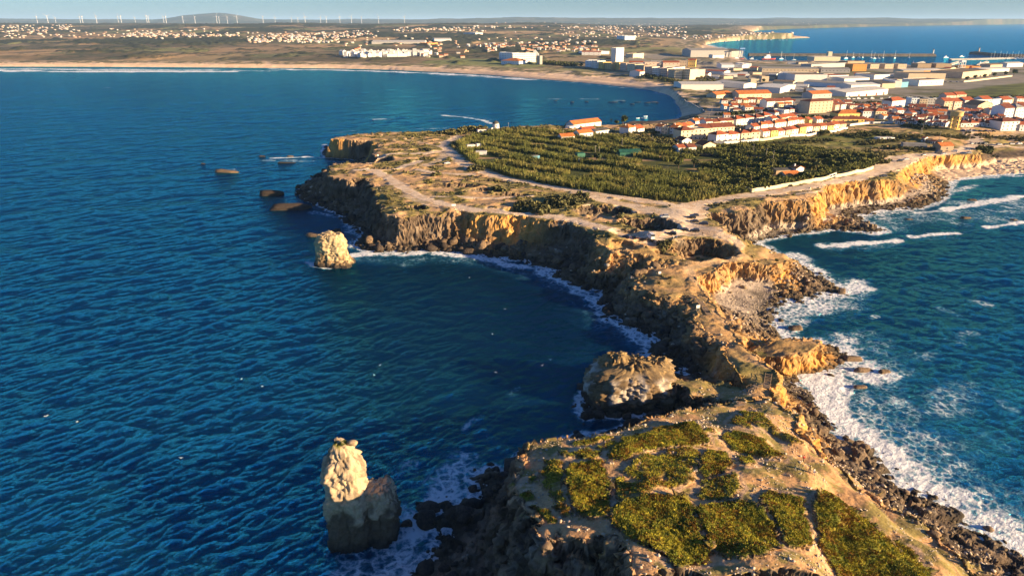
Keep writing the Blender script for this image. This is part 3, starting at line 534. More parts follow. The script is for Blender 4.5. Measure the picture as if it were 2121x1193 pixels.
FOAM += [([(-900,136),(0,143.5),(200,145),(420,146)], 45, .8), ([(0,147.5),(150,149),(300,149.5),(480,149)], 26, 1.0), ([(190,147),(330,147),(480,146.5),(560,148)], 25, .7), ([(560,144),(700,146),(800,149),(900,153),(1000,158),(1100,166)], 22, .9), ([(620,149),(720,151)], 18, .4), ([(900,157),(1000,163),(1060,166)], 20, .45), ([(1100,165),(1200,173),(1300,183),(1350,190),(1385,199)], 10, .6),
         ([(1462,94),(1478,100),(1500,104.5)], 60, .8), ([(1485,96),(1520,103)], 60, .5)]
FOAMW = [(np.array([U(a, b, 0) for a, b in L]), wd, st) for L, wd, st in FOAM]
def build_sea():
    rows = np.concatenate([np.arange(30, 58, 2.0), 58 * 1.0036 ** np.arange(0, 780), 58 * 1.0036 ** 780 * 1.02 ** np.arange(0, 260)]); us = np.concatenate([np.arange(-2.4, -1.14, .03), np.arange(-1.14, 1.12, 0.0024), np.arange(1.12, 2.4, .03)])
    Y, Uu = np.meshgrid(rows, us, indexing='ij'); X = Uu * Y; shp = X.shape; X = X.ravel(); Y = Y.ravel()
    S = np.full(X.shape, -1e6); m = Y < 30000
    S[m] = sdist(X[m], Y[m], COAST)
    foam = np.zeros(X.shape)
    for L, wd, st in FOAMW:
        mg = wd * 2.2 + 3
        m = (X > L[:, 0].min() - mg) & (X < L[:, 0].max() + mg) & (Y > L[:, 1].min() - mg) & (Y < L[:, 1].max() + mg)
        xx, yy = X[m], Y[m]
        d = segdist(xx, yy, L, False)
        foam[m] = np.maximum(foam[m], st * (1 - sstep(wd * 0.25, wd * 1.5, d + fbm(xx / (wd * 1.4), yy / (wd * 1.1), 3, 5) * wd * 0.45)))
    d = -S; nearc = Y < 760
    band = np.where(X > 70, 5.0, 2.6) * (0.5 + 1.1 * vn2(X / 9, Y / 9, 3))
    foam = np.maximum(foam, nearc * 0.85 * (1 - sstep(band * .4, band * 1.5, d)))
    shal = np.clip(.8 * sstep(0.05, .6, foam) + np.where(X > 70, .35, .45) * nearc * (1 - sstep(5, np.where(X > 70, 40, 28), d)), 0, 1)
    # swell and chop
    ca, sa = math.cos(R(-30)), math.sin(R(-30)); a = X * ca - Y * sa; b = X * sa + Y * ca
    z = np.zeros(X.shape)
    step = Y * 0.0036
    for wl, am, st in ((24, .16, 1), (11, .17, 2), (5.2, .15, 3), (2.5, .12, 4), (1.4, .07, 5)):
        k = np.clip(wl / (4 * step) - .4, 0, 1)
        n_ = 1 - np.abs(2 * vn2(a / (wl * 1.35), b / wl, 30 + st) - 1); n2 = 1 - np.abs(2 * vn2((a + .9 * b) / (wl * 1.5), (b - .5 * a) / (wl * 1.0), 50 + st) - 1)
        z += k * am * 1.5 * ((n_ + n2) * .5 - .5)
    z *= sstep(0, 12, d) * .8 + .2
    z += foam * .12 * fbm(X / 1.5, Y / 1.5, 3, 9)
    idx = np.arange(len(X)).reshape(shp); q = np.stack([idx[:-1, :-1], idx[:-1, 1:], idx[1:, 1:], idx[1:, :-1]], -1).reshape(-1, 4)
    q = q[(S < 14)[q].any(1)]
    used = np.zeros(len(X), bool); used[q] = True; rm = np.cumsum(used) - 1
    m_, n, bs = new_mat('sea_water'); P_ = geopos(n)
    fa = N(n, 'ShaderNodeAttribute', attribute_name='foam').outputs['Fac']; sh = N(n, 'ShaderNodeAttribute', attribute_name='shallow').outputs['Fac']
    mp = N(n, 'ShaderNodeMapping'); mp.vector_type = 'TEXTURE'; mp.inputs['Rotation'].default_value = (0, 0, R(27)); mp.inputs['Scale'].default_value = (1.55, 1, 1); n.links.new(P_, mp.inputs[0])
    h1 = noise(n, mp.outputs[0], .38, 6, .68, .3); h2 = noise(n, mp.outputs[0], .95, 4, .6, .3); h3 = noise(n, mp.outputs[0], .035, 3, .5, .2); h4 = noise(n, mp.outputs[0], .011, 2, .5)
    hh = math_(n, 'ADD', math_(n, 'MULTIPLY', h1.outputs[0], 3.6), math_(n, 'MULTIPLY', h2.outputs[0], 1.1))
    hh = math_(n, 'ADD', hh, math_(n, 'MULTIPLY', h3.outputs[0], 2.2)); hh = math_(n, 'ADD', hh, math_(n, 'MULTIPLY', h4.outputs[0], 1.2))
    bp = N(n, 'ShaderNodeBump'); bp.inputs['Strength'].default_value = 1.0; bp.inputs['Distance'].default_value = .65
    n.links.new(hh, bp.inputs['Height'])
    # lacy foam: warped cell edges and ragged noise against the painted density
    wv = noise(n, P_, .25, 4, .6); vv = N(n, 'ShaderNodeVectorMath', operation='SCALE'); n.links.new(wv.outputs[1], vv.inputs[0]); vv.inputs['Scale'].default_value = 3.5
    wa = N(n, 'ShaderNodeVectorMath', operation='ADD'); n.links.new(P_, wa.inputs[0]); n.links.new(vv.outputs[0], wa.inputs[1])
    vo = N(n, 'ShaderNodeTexVoronoi', feature='DISTANCE_TO_EDGE'); vo.inputs['Scale'].default_value = .38; n.links.new(wa.outputs[0], vo.inputs['Vector'])
    vo2 = N(n, 'ShaderNodeTexVoronoi', feature='DISTANCE_TO_EDGE'); vo2.inputs['Scale'].default_value = 1.1; n.links.new(wa.outputs[0], vo2.inputs['Vector'])
    lace = math_(n, 'ADD', math_(n, 'MULTIPLY', maprange(n, vo.outputs[0], 0, .3, 1, 0), .32), math_(n, 'MULTIPLY', maprange(n, vo2.outputs[0], 0, .3, 1, 0), .13))
    fn = noise(n, P_, .11, 5, .58, 1.0); lace = math_(n, 'ADD', lace, math_(n, 'MULTIPLY', fn.outputs[0], 1.15))
    fo = math_(n, 'ADD', math_(n, 'MULTIPLY', fa, 1.32), lace); fo = math_(n, 'SUBTRACT', fo, 1.52); fo = maprange(n, fo, -.22, .6, 0, 1)
    fo = math_(n, 'MULTIPLY', fo, maprange(n, fa, .02, .2, 0, 1))
    # scattered whitecaps
    wc = noise(n, mp.outputs[0], .055, 8, .72, .5); wc2 = maprange(n, wc.outputs[0], .68, .74, 0, .7); fo = math_(n, 'MAXIMUM', fo, wc2)
    tint = maprange(n, noise(n, P_, .012, 4, .6).outputs[0], .35, .65, 0, 1)
    deep = mixc(n, tint, (.0004, .0085, .024), (.0006, .0105, .027)); wcol = mixc(n, math_(n, 'MULTIPLY', sh, .85), deep, (.005, .046, .098))
    fcol = mixc(n, maprange(n, fo, .15, .95), (.16, .40, .50), (.80, .82, .84)); colr = mixc(n, fo, wcol, fcol)
    df = N(n, 'ShaderNodeBsdfDiffuse'); gl = N(n, 'ShaderNodeBsdfGlossy'); fr = N(n, 'ShaderNodeFresnel'); fr.inputs['IOR'].default_value = 1.33; mx = N(n, 'ShaderNodeMixShader')
    n.links.new(colr, df.inputs['Color']); gl.inputs['Color'].default_value = (.075, .68, 1.0, 1); gl.inputs['Roughness'].default_value = .06
    for nd_ in (df, gl, fr): n.links.new(bp.outputs[0], nd_.inputs['Normal'])
    ff = math_(n, 'MINIMUM', math_(n, 'MULTIPLY', fr.outputs[0], 1.7), .94); ff = math_(n, 'MULTIPLY', ff, math_(n, 'SUBTRACT', 1.0, fo))
    n.links.new(ff, mx.inputs[0]); n.links.new(df.outputs[0], mx.inputs[1]); n.links.new(gl.outputs[0], mx.inputs[2]); n.nodes.remove(bs); n.links.new(mx.outputs[0], n.nodes['Material Output'].inputs['Surface'])
    o = mesh_obj('sea', np.stack([X, Y, z], 1)[used], rm[q], m_, smooth=True, attrs={'foam': foam[used], 'shallow': shal[used]})
    tag(o, kind='structure')
build_sea()
#@@OBJECTS
# ------------------------------------------------------------------ rocks
import bmesh
def ico(sub):
    bm = bmesh.new(); bmesh.ops.create_icosphere(bm, subdivisions=sub, radius=1.0)
    bm.verts.ensure_lookup_table(); V = np.array([v.co[:] for v in bm.verts]); Fc = np.array([[v.index for v in f.verts] for f in bm.faces]); bm.free(); return V, Fc
IV1, IF1 = ico(2); IV2, IF2 = ico(3)
def rock_shape(seed, V0, nplanes=6, round_=0.0):
    """a jointed block: box planes plus random cuts, slightly roughened"""
    r = np.random.RandomState(seed); V = V0.copy()
    nrm = np.vstack([np.eye(3), -np.eye(3), r.normal(size=(nplanes, 3))]); nrm /= np.linalg.norm(nrm, axis=1)[:, None]
    nrm = nrm @ np.linalg.qr(np.eye(3) + .25 * r.normal(size=(3, 3)))[0].T
    off = np.concatenate([r.uniform(.55, .8, 6), r.uniform(.72, 1.0, nplanes)])
    dots = V @ nrm.T
    rad = np.min(np.where(dots > 1e-3, off[None] / np.maximum(dots, 1e-3), 9), axis=1)
    rad = np.minimum(rad, 1.15) * (1 - round_) + round_ * (0.8 + .12 * fbm3(V[:, 0] * 1.3 + seed, V[:, 1] * 1.3, V[:, 2] * 1.3, 2))
    rad = rad + .04 * fbm3(V[:, 0] * 3 + seed, V[:, 1] * 3, V[:, 2] * 3, 2)
    return V * rad[:, None] * np.array([r.uniform(.9, 1.5), r.uniform(.75, 1.1), r.uniform(.55, .85)])
ANG = [rock_shape(100 + i, IV1, 8) for i in range(14)]; RND = [rock_shape(200 + i, IV1, 10, .35) for i in range(10)]
def mat_rock(name, c1, c2, bump=.6, scale=1.4):
    m, n, b = new_mat(name); P_ = geopos(n)
    f = maprange(n, noise(n, P_, scale, 6, .65).outputs[0], .35, .65, 0, 1)
    c = mixc(n, f, c1, c2)
    oi = N(n, 'ShaderNodeObjectInfo'); v = maprange(n, oi.outputs['Random'], 0, 1, .75, 1.3, False)
    hs = N(n, 'ShaderNodeVectorMath', operation='SCALE'); n.links.new(c, hs.inputs[0]); n.links.new(v, hs.inputs['Scale'])
    n.links.new(hs.outputs[0], b.inputs['Base Color']); b.inputs['Roughness'].default_value = .9; b.inputs['Specular IOR Level'].default_value = .2
    bp = N(n, 'ShaderNodeBump'); bp.inputs['Strength'].default_value = bump; bp.inputs['Distance'].default_value = .3
    n.links.new(noise(n, P_, 2.2, 7, .6).outputs[0], bp.inputs['Height']); n.links.new(bp.outputs[0], b.inputs['Normal']); return m
M_BROWN = mat_rock('brown_rock', (.075, .052, .034), (.20, .135, .08)); M_DARK = mat_rock('dark_wet_rock', (.026, .020, .017), (.065, .047, .035)); M_TAN = mat_rock('tan_rock', (.24, .165, .095), (.38, .28, .18))
VROCK = mat_vcol('rubble_stone', .6, 2.0, .25, .35, 1.8)
rs = np.random.RandomState(11)
def scatter(n, x0, x1, y0, y1, cond):
    x = rs.uniform(x0, x1, n); y = np.sqrt(rs.uniform(y0 * y0, y1 * y1, n)) if y0 > 0 else rs.uniform(y0, y1, n)
    m = (np.abs(x / y) < .95); x, y = x[m], y[m]
    S, T = samp(NS, x, y), samp(NT, x, y); k = cond(x, y, S, T); return x[k], y[k], S[k], T[k]
def px_of(x, y, z):
    d = cp * y + (CAMZ - z) * sp; v = sp * y - (CAMZ - z) * cp
    return CX + F * x / d, CY - F * v / d, d
rocks = []
def eastside(x, y): return px_of(x, y, 4)[0] > np.where(y > 290, 1480, np.where(y > 200, 1500, 1560))
# talus blocks under the cliffs, shore boulders, boulder beach
x, y, S, T = scatter(125000, -160, 330, 75, 640, lambda x, y, S, T: (T < -1.5) & (S > -3.5) & (S < 40))
e = eastside(x, y); wst = ~e
hh = samp(NZ, x, y); sl = np.hypot(samp(NZ, x + 1, y) - hh, samp(NZ, x, y + 1) - hh); k = (sl < np.where((x > 20) & (y < 330), 1.15, .8)) & (hh < np.where(e, 8.5, np.where((x > 25) & (y > 195) & (y < 330), 12.5, 9.5))) & (rs.rand(len(x)) < np.where(e, 1.0, .75) * np.clip(1.0 - np.maximum(0, -S) * .22, .12, 1) * np.where(y > 330, .65, 1))
san = sdist(x, y, SANDP) > -6; k &= ~(san & (y > 420)); cov = inside(x, y, STONEB[1][0]); k &= ~(cov & (S > 4) & (rs.rand(len(x)) < .93)); k &= ~(inside(x, y, STONEB[0][0]) & (S > 12) & (rs.rand(len(x)) < .8)); x, y, S, T, e, hh = x[k], y[k], S[k], T[k], e[k], hh[k]
pr = rs.pareto(2.0, len(x)) + 1
rad = np.where(e, np.clip(.34 * pr, .34, 1.5), np.clip(.42 * pr, .42, 2.4)) * np.where(y > 330, 1.15, 1)
rad = np.where((~e) & (S < 9), rad * 1.25, rad)
for i in range(len(x)): rocks.append((x[i], y[i], hh[i], rad[i], bool(e[i]), S[i]))
rocks.sort(key=lambda q: -q[3] / (q[1] + 60) * (1.0 if not q[4] else .9))
print('boulders', len(rocks))
BIGN = 285
M_ROCKS = {}
ZONES = [(lambda x, y, e: not e and y < 150, 'dark wet boulder in the jumble at the foot of the nearest headland cliff'), (lambda x, y, e: not e and y < 262, 'dark brown boulder on the rubble slope below the narrow neck, facing the sheltered bay'),
         (lambda x, y, e: not e and y < 335 and x > -5, 'brown block in the rockfall under the shaded cliff along the inner bay'), (lambda x, y, e: not e and y < 375, 'brown block at the waterline below the sunlit grey cliff near the square sea stack'),
         (lambda x, y, e: not e, 'dark boulder along the foot of the shaded cliff of the western cape'), (lambda x, y, e: e and y < 178, 'rounded brown boulder on the long beach beside the surf below the nearest headland'),
         (lambda x, y, e: e and y < 300, 'brown boulder by the surf on the seaward side of the narrow neck'), (lambda x, y, e: e, 'tan boulder below the golden cliffs of the far bay')]
mesh_cache = {}
def rock_mesh(shape_id, rnd, mat):
    key = (shape_id, rnd, mat.name)
    if key not in mesh_cache:
        o = mesh_obj('boulder', (RND if rnd else ANG)[shape_id], IF1, mat); mesh_cache[key] = o.data; bpy.data.objects.remove(o)
    return mesh_cache[key]
SV, SF, SC = [], [], []; off = 0
IV0, IF0 = ico(1); ANG0 = [rock_shape(300 + i, IV0, 8) for i in range(12)]; RND0 = [rock_shape(400 + i, IV0, 10, .35) for i in range(8)]
def euler_mat(a, b, c):
    ca, sa, cb, sb, cc, sc_ = math.cos(a), math.sin(a), math.cos(b), math.sin(b), math.cos(c), math.sin(c)
    return np.array([[ca, -sa, 0], [sa, ca, 0], [0, 0, 1]]) @ np.array([[cb, 0, sb], [0, 1, 0], [-sb, 0, cb]]) @ np.array([[1, 0, 0], [0, cc, -sc_], [0, sc_, cc]])
def push(bag, V, Fc, c):
    bag[0].append(V); bag[1].append(Fc + bag[3][0]); bag[2].append(np.repeat(np.asarray(c)[None], len(V), 0) if np.ndim(c) == 1 else c); bag[3][0] += len(V)
def bag(): return ([], [], [], [0])
def flush(bg_, name, mat, smooth=False, parent=None):
    return mesh_obj(name, np.concatenate(bg_[0]), np.concatenate(bg_[1]), mat, parent, smooth, np.concatenate(bg_[2]))
RB = bag(); nbig = 0
for i, (x, y, z, r, e, S) in enumerate(rocks):
    px, py, d = px_of(x, y, z)
    if nbig < BIGN and -20 < px < 2140 and py < 1210 and r > .6:
        lab = next(l for f, l in ZONES if f(x, y, e))
        mat = M_DARK if (not e and (z < 1.6 or y < 140)) else (M_BROWN if (y < 420 or not e) else M_TAN)
        o = bpy.data.objects.new('boulder', rock_mesh(rs.randint(10 if e else 14), e, mat)); C.objects.link(o)
        o.location = (x, y, max(z, -.4) + r * .18); o.rotation_euler = tuple(rs.uniform(-.5, .5, 2)) + (rs.uniform(0, 6.28),); o.scale = (r, r, r)
        tag(o, lab, 'boulder', lab.replace('boulder', 'boulders', 1).replace('block', 'blocks', 1)); nbig += 1
    else:
        V = (RND0[rs.randint(8)] if e else ANG0[rs.randint(12)]) * r @ euler_mat(rs.uniform(0, 6.28), rs.uniform(-.4, .4), rs.uniform(-.4, .4)).T + np.array([x, y, max(z, -.3) + r * .15])
        b = rs.uniform(.7, 1.3)
        base = np.array([.125, .088, .056]) if not e else (np.array([.20, .15, .09]) if z < 3 or y < 178 else np.array([.36, .27, .19]))
        if z < 1.3: base = base * .45
        elif rs.rand() < .09: base = np.array([.36, .30, .23])
        push(RB, V, IF0, np.clip(base * b, 0, 1))
tag(flush(RB, 'shore_rubble', VROCK), 'countless smaller stones and blocks piled along the shore and under the cliffs', 'rubble', kind='stuff')
# pale pebbles of the small coves and loose stones on the nearest headland top
PB = bag()
def pebbles(n, x0, x1, y0, y1, cond, r0, r1, c0, c1):
    x, y, S, T = scatter(n, x0, x1, y0, y1, cond); z = samp(NZ, x, y); r = np.clip(r0 * (rs.pareto(2.2, len(x)) + 1), r0, r1)
    for i in range(len(x)):
        V = ANG0[rs.randint(12)] * r[i] @ euler_mat(rs.uniform(0, 6.28), rs.uniform(-.4, .4), 0).T + np.array([x[i], y[i], z[i] + r[i] * .2])
        t = rs.rand(); push(PB, V, IF0, np.array(c0) * (1 - t) + np.array(c1) * t)
pebbles(26000, 15, 105, 75, 178, lambda x, y, S, T: (T > .5) & (samp(NVEG, x, y) < .3) & (fbm(x / 5, y / 5, 4, 121) + .5 * fbm(x / 1.5, y / 1.5, 2, 5) > .18), .09, .42, (.40, .30, .20), (.56, .47, .37))
pebbles(5000, -5, 60, 80, 150, lambda x, y, S, T: (T > .3) & (T < 5) & (samp(NVEG, x, y) < .3), .10, .5, (.42, .30, .19), (.56, .46, .36))
pebbles(9000, 40, 130, 85, 178, lambda x, y, S, T: (T < 0) & (S > 11), .12, .55, (.46, .36, .25), (.58, .49, .38))
for L, s in STONEB:
    n = int((L[:, 0].max() - L[:, 0].min()) * (L[:, 1].max() - L[:, 1].min()) * .8)
    pebbles(min(n, 7000), L[:, 0].min(), L[:, 0].max(), L[:, 1].min(), L[:, 1].max(), lambda x, y, S, T: inside(x, y, L) & (T < 0) & (S > .5), .12, .34, (.42, .33, .245), (.54, .45, .35))
pebbles(9000, -130, 230, 190, 480, lambda x, y, S, T: (T > 0) & (T < 7) & (fbm(x / 9, y / 9, 3, 9) > .1), .2, .9, (.34, .25, .15), (.50, .42, .32))
tag(flush(PB, 'loose_stones', VROCK), 'pale loose stones strewn over the headland tops and small coves', 'stones', kind='stuff')

# sea stacks, skerries
def crag(name, lobes, seed, label, cat, colfn, nseg=110, nz=70, amp=1.0):
    b = bag()
    for cx, cy, zt, tab in lobes:
        zz = np.linspace(tab[0][0], zt, nz); ang = np.linspace(0, 2 * math.pi, nseg, endpoint=False)
        tz = [t[0] for t in tab]; A, B = np.interp(zz, tz, [t[1] for t in tab]), np.interp(zz, tz, [t[2] for t in tab]); DX = np.interp(zz, tz, [t[3] for t in tab]); DY = np.interp(zz, tz, [t[4] for t in tab])
        # superellipse section (blocky)
        ca, sa = np.cos(ang), np.sin(ang); q = (np.abs(ca) ** 3.2 + np.abs(sa) ** 3.2) ** (-1 / 3.2)
        X = cx + DX[:, None] + A[:, None] * (q * ca)[None]; Y = cy + DY[:, None] + B[:, None] * (q * sa)[None]; Zg = np.repeat(zz[:, None], nseg, 1)
        cap = []
        for t in np.linspace(.92, .02, 10): cap.append(t)
        for t in cap:
            X = np.vstack([X, (cx + DX[-1] + A[-1] * t * q * ca)[None]]); Y = np.vstack([Y, (cy + DY[-1] + B[-1] * t * q * sa)[None]]); Zg = np.vstack([Zg, np.full((1, nseg), zt + .35 * (1 - t))])
        x, y, z = X.ravel(), Y.ravel(), Zg.ravel(); nr = X.shape[0]
        nx = (X - cx - np.concatenate([DX, np.full(10, DX[-1])])[:, None]).ravel(); ny = (Y - cy - np.concatenate([DY, np.full(10, DY[-1])])[:, None]).ravel(); l = np.hypot(nx, ny) + .5; nx, ny = nx / l, ny / l
        s = seed * 3.7
        c1, e1, i1 = cells3(x / 3.0 + .3 * fbm3(x / 4, y / 4, z / 4, 2) + s, y / 3.0, z / 3.2, 3); c2, e2, i2 = cells3(x / 1.2 + s, y / 1.2, z / .9, 7)
        d = ((i1 - .5) * 1.5 - .9 * (1 - sstep(.02, .12, e1)) + (i2 - .5) * .7 + fbm3(x / 5 + s, y / 5, z / 9, 3) * .8 + (vn2(z / 1.1, z * 0 + 5, seed) - .5) * 1.0) * amp
        x = x + nx * d; y = y + ny * d; z = z + np.where(np.arange(len(z)) >= nz * nseg - nseg, (i2 - .4) * .9 + fbm3(x / 2, y / 2, z / 2, 3) * .7, 0) * amp
        idx = np.arange(nr * nseg).reshape(nr, nseg); nxt = np.roll(idx, -1, 1)
        q_ = np.stack([idx[:-1], nxt[:-1], nxt[1:], idx[1:]], -1).reshape(-1, 4)
        push(b, np.stack([x, y, z], 1), q_, colfn(x, y, z))
    o = flush(b, name, VROCK, False); tag(o, label, cat)
    return o
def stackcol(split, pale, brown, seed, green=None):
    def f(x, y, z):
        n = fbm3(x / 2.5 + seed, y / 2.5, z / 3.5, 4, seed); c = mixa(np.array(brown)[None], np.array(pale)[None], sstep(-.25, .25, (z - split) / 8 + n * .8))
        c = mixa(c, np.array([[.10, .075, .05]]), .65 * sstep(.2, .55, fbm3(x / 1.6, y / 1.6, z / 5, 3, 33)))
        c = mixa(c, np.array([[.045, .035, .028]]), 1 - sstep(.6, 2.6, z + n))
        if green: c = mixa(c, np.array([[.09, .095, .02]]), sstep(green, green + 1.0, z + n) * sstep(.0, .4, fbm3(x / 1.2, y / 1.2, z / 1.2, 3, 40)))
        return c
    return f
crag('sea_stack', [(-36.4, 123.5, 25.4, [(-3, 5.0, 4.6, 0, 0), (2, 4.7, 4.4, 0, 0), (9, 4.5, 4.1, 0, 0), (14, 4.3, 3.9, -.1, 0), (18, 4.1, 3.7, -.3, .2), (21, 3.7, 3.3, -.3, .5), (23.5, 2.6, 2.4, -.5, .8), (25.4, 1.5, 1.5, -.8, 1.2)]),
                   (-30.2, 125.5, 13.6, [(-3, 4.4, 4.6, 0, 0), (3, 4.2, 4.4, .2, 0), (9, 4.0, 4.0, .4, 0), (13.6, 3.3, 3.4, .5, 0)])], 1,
     'tall pale-topped sea stack standing in deep water left of the nearest headland', 'sea stack', stackcol(10.0, (.42, .32, .205), (.12, .085, .055), 1, 24.2), amp=.75)  # lower half coloured darker brown, painting in the shade below the pale top
kn = mesh_obj('boulder', RND[3] * 1.2, IF1, M_TAN); kn.location = (-34.4, 125.0, 25.2); tag(kn, 'round pale boulder perched on top of the tall near sea stack', 'boulder')
crag('sea_stack', [(-87, 314, 14.6, [(-3, 9.6, 7, .6, 0), (1, 9.2, 6.4, .5, 0), (3, 8.0, 5.8, 0, 0), (8, 7.4, 5.2, 0, 0), (12, 7.0, 5.0, -.2, 0), (14.6, 5.6, 4.2, -.2, 0)]), (-82, 309, 2.0, [(-3, 5.5, 4, 0, 0), (0, 5, 3.4, 0, 0), (2.0, 3.6, 2.4, 0, 0)])], 2,
     'square flat-topped sunlit sea stack in the middle of the bay', 'sea stack', stackcol(4, (.46, .34, .19), (.25, .165, .085), 2), amp=.75)
SK = [(470, 357, 12, 4.5, 2.6, 1, 'low orange-brown islet west of the far cape, a white wave behind it'), (560, 405, 13, 5, 3.4, 0, 'dark skerry off the western cape, the upper of two close together'), (600, 434, 12, 5, 3.6, 0, 'dark pointed skerry off the western cape, the lower of two close together'),
      (652, 489, 6, 3, 1.9, 1, 'small flat brown rock just left behind the square sea stack'), (697, 482, 4, 2.4, 2.2, 0, 'dark slab rock just right behind the square sea stack'), (598, 338, 11, 2.2, 1.0, 0, 'low black reef awash in foam before the far cape'), (543, 325, 2.5, 1.5, 1.0, 0, 'tiny black rock awash left of the far cape foam'),
      (420, 340, 2.5, 1.5, .8, 0, 'tiny lone rock farthest out to the left of the capes'), (600, 325, 4, 2, 1.0, 1, 'small brown reef rock in the foam line left of the far cape'), (645, 420, 3, 1.6, .8, 0, 'small dark rock awash beside the western cape foot'), (843, 1086, 1.9, 1.6, 1.3, 0, 'dark pyramid rock in the foam between the near stack and headland'), (866, 1072, 1.4, 1.2, 1.2, 0, 'dark pointed rock just above the pyramid rock in the near foam'),
      (868, 1043, 1.5, .9, .5, 0, 'small dark rock in the channel beside the near headland rocks'), (1660, 1140, .1, .1, .1, 0, '')]
SK2 = [(1650, 682, 2.6, 2, 1.9, 'lone brown rock in the surf off the pebble cove'), (1765, 745, 4.2, 2.5, 2.0, 'dark block in the surf off the ochre outcrop'), (1790, 768, 3.4, 1.8, 1.4, 'long dark rock awash beyond the ochre outcrop'), (1830, 772, 2.6, 1.6, 1.1, 'outermost dark rock in the surf off the ochre outcrop'), (1782, 803, 3.2, 1.6, 1.1, 'flat dark rock in white surf below the ochre outcrop'),
       (2015, 416, 3.5, 2.2, 1.0, 'dark rock awash in the far right bay'), (2000, 453, 4, 2.2, 1.0, 'low dark rock in the foam of the far right bay'), (1883, 455, 2.5, 1.6, .8, 'small dark rock amid foam right of the rock finger'), (2100, 456, 3, 1.6, .7, 'dark rock awash near the right edge of the far bay'), (1743, 607, 2.6, 2, 1.9, 'brown rock at the tip of the boulder point in the surf')]
for px, py, a, b_, h, t, lab in SK[:-1] + [(q[0], q[1], q[2], q[3], q[4], 1, q[5]) for q in SK2]:
    x, y = U(px, py); o = mesh_obj('sea_rock', rock_shape(int(px * 7 + py), IV2, 11) * np.array([a, b_, h * 2.1]), IF2, M_BROWN if t else M_DARK); o.location = (x, y, -.15 * h); o.rotation_euler = (0, .06, rs.uniform(-.3, .3)); tag(o, lab, 'rock')
REEF = bag()
for px, py in [(1150, 209), (1185, 212), (1215, 211), (1270, 212), (1290, 210), (1320, 212), (1340, 213), (1352, 212), (1362, 213), (1310, 216)]:
    x, y = U(px, py); push(REEF, rock_shape(int(px), IV0, 8) * np.array([rs.uniform(3, 8), rs.uniform(2, 4), .9]) + np.array([x, y, 0]), IF0, np.array([.07, .055, .04]))
tag(flush(REEF, 'reef', VROCK), 'line of dark reef rocks just awash in the bay before the beach', 'reef', kind='stuff')

# ------------------------------------------------------------------ plants
M_LEAF = mat_vcol('foliage', 0.0, 1.0, .1, .25, 1.2, .8)
def blades(n, r, h, seed, lean=.5, wd=.25):
    """a tuft: n tapered blades leaning outward (triangles)"""
    q = np.random.RandomState(seed); V = []; Fc = []
    for i in range(n):
        a = q.uniform(0, 6.28); rr = r * math.sqrt(q.rand()); bx, by = rr * math.cos(a), rr * math.sin(a); w_ = wd * q.uniform(.6, 1.3); t = q.uniform(0, 3.14); hh = h * q.uniform(.55, 1.1); ln = lean * q.uniform(.2, 1)
        V += [(bx - w_ * math.cos(t), by - w_ * math.sin(t), -.05 * h), (bx + w_ * math.cos(t), by + w_ * math.sin(t), -.05 * h), (bx + ln * h * math.cos(a) + q.uniform(-.15, .15) * h, by + ln * h * math.sin(a) + q.uniform(-.15, .15) * h, hh)]; Fc.append((3 * i, 3 * i + 1, 3 * i + 2))
    return np.array(V), np.array(Fc)
def leafball(n, rx, ry, rz, size, seed):
    """leaf clumps spread through a lumpy ellipsoid (quads)"""
    q = np.random.RandomState(seed); V = []; Fc = []
    lob = q.normal(size=(5, 3)) * .42
    for i in range(n):
        c = lob[q.randint(5)] + q.normal(size=3) * .33; c /= max(1, np.linalg.norm(c) / 1.0); c[2] = abs(c[2]) if q.rand() < .55 else c[2]
        p = c * np.array([rx, ry, rz]); u = q.normal(size=3); u /= np.linalg.norm(u); v = np.cross(u, q.normal(size=3)); v /= np.linalg.norm(v); s = size * q.uniform(.6, 1.4)
        V += [p - u * s - v * s * .7, p + u * s - v * s * .7, p + u * s + v * s * .7, p - u * s + v * s * .7]; Fc.append((4 * i, 4 * i + 1, 4 * i + 2, 4 * i + 3))
    return np.array(V), np.array(Fc)
TU = [blades(10, .34, .24, 500 + i, .6, .11) for i in range(8)]
GB = bag()
x = rs.uniform(2, 110, 150000); y = np.sqrt(rs.uniform(75 ** 2, 178 ** 2, 150000)); v = samp(NVEG, x + rs.normal(size=len(x)) * .45, y + rs.normal(size=len(x)) * .45); k = (v > .4) & (rs.rand(len(x)) < v) & (samp(NT, x, y) > .3); x, y = x[k], y[k]; z = samp(NZ, x, y)
ny_ = fbm(x / 1.3, y / 1.3, 4, 75); nr_ = fbm(x / 2.4, y / 2.4, 4, 76)
for i in range(len(x)):
    V, Fc = TU[i % 8]; s = rs.uniform(.7, 1.25); a = rs.uniform(0, 6.28); ca, sa = math.cos(a), math.sin(a)
    W_ = np.stack([V[:, 0] * ca - V[:, 1] * sa, V[:, 0] * sa + V[:, 1] * ca, V[:, 2]], 1) * s + np.array([x[i], y[i], z[i] - .02])
    c = np.array([.19, .205, .026]) if rs.rand() < .5 - ny_[i] else np.array([.38, .33, .036])
    if rs.rand() < .25 + .5 * nr_[i]: c = np.array([.24, .125, .02])
    push(GB, W_, Fc, c * rs.uniform(.65, 1.3))
print('tufts', len(x))
tag(flush(GB, 'ground_cover', M_LEAF), 'low green and rust-tinged mat plants in rounded patches on the nearest headland', 'ground cover', kind='stuff')
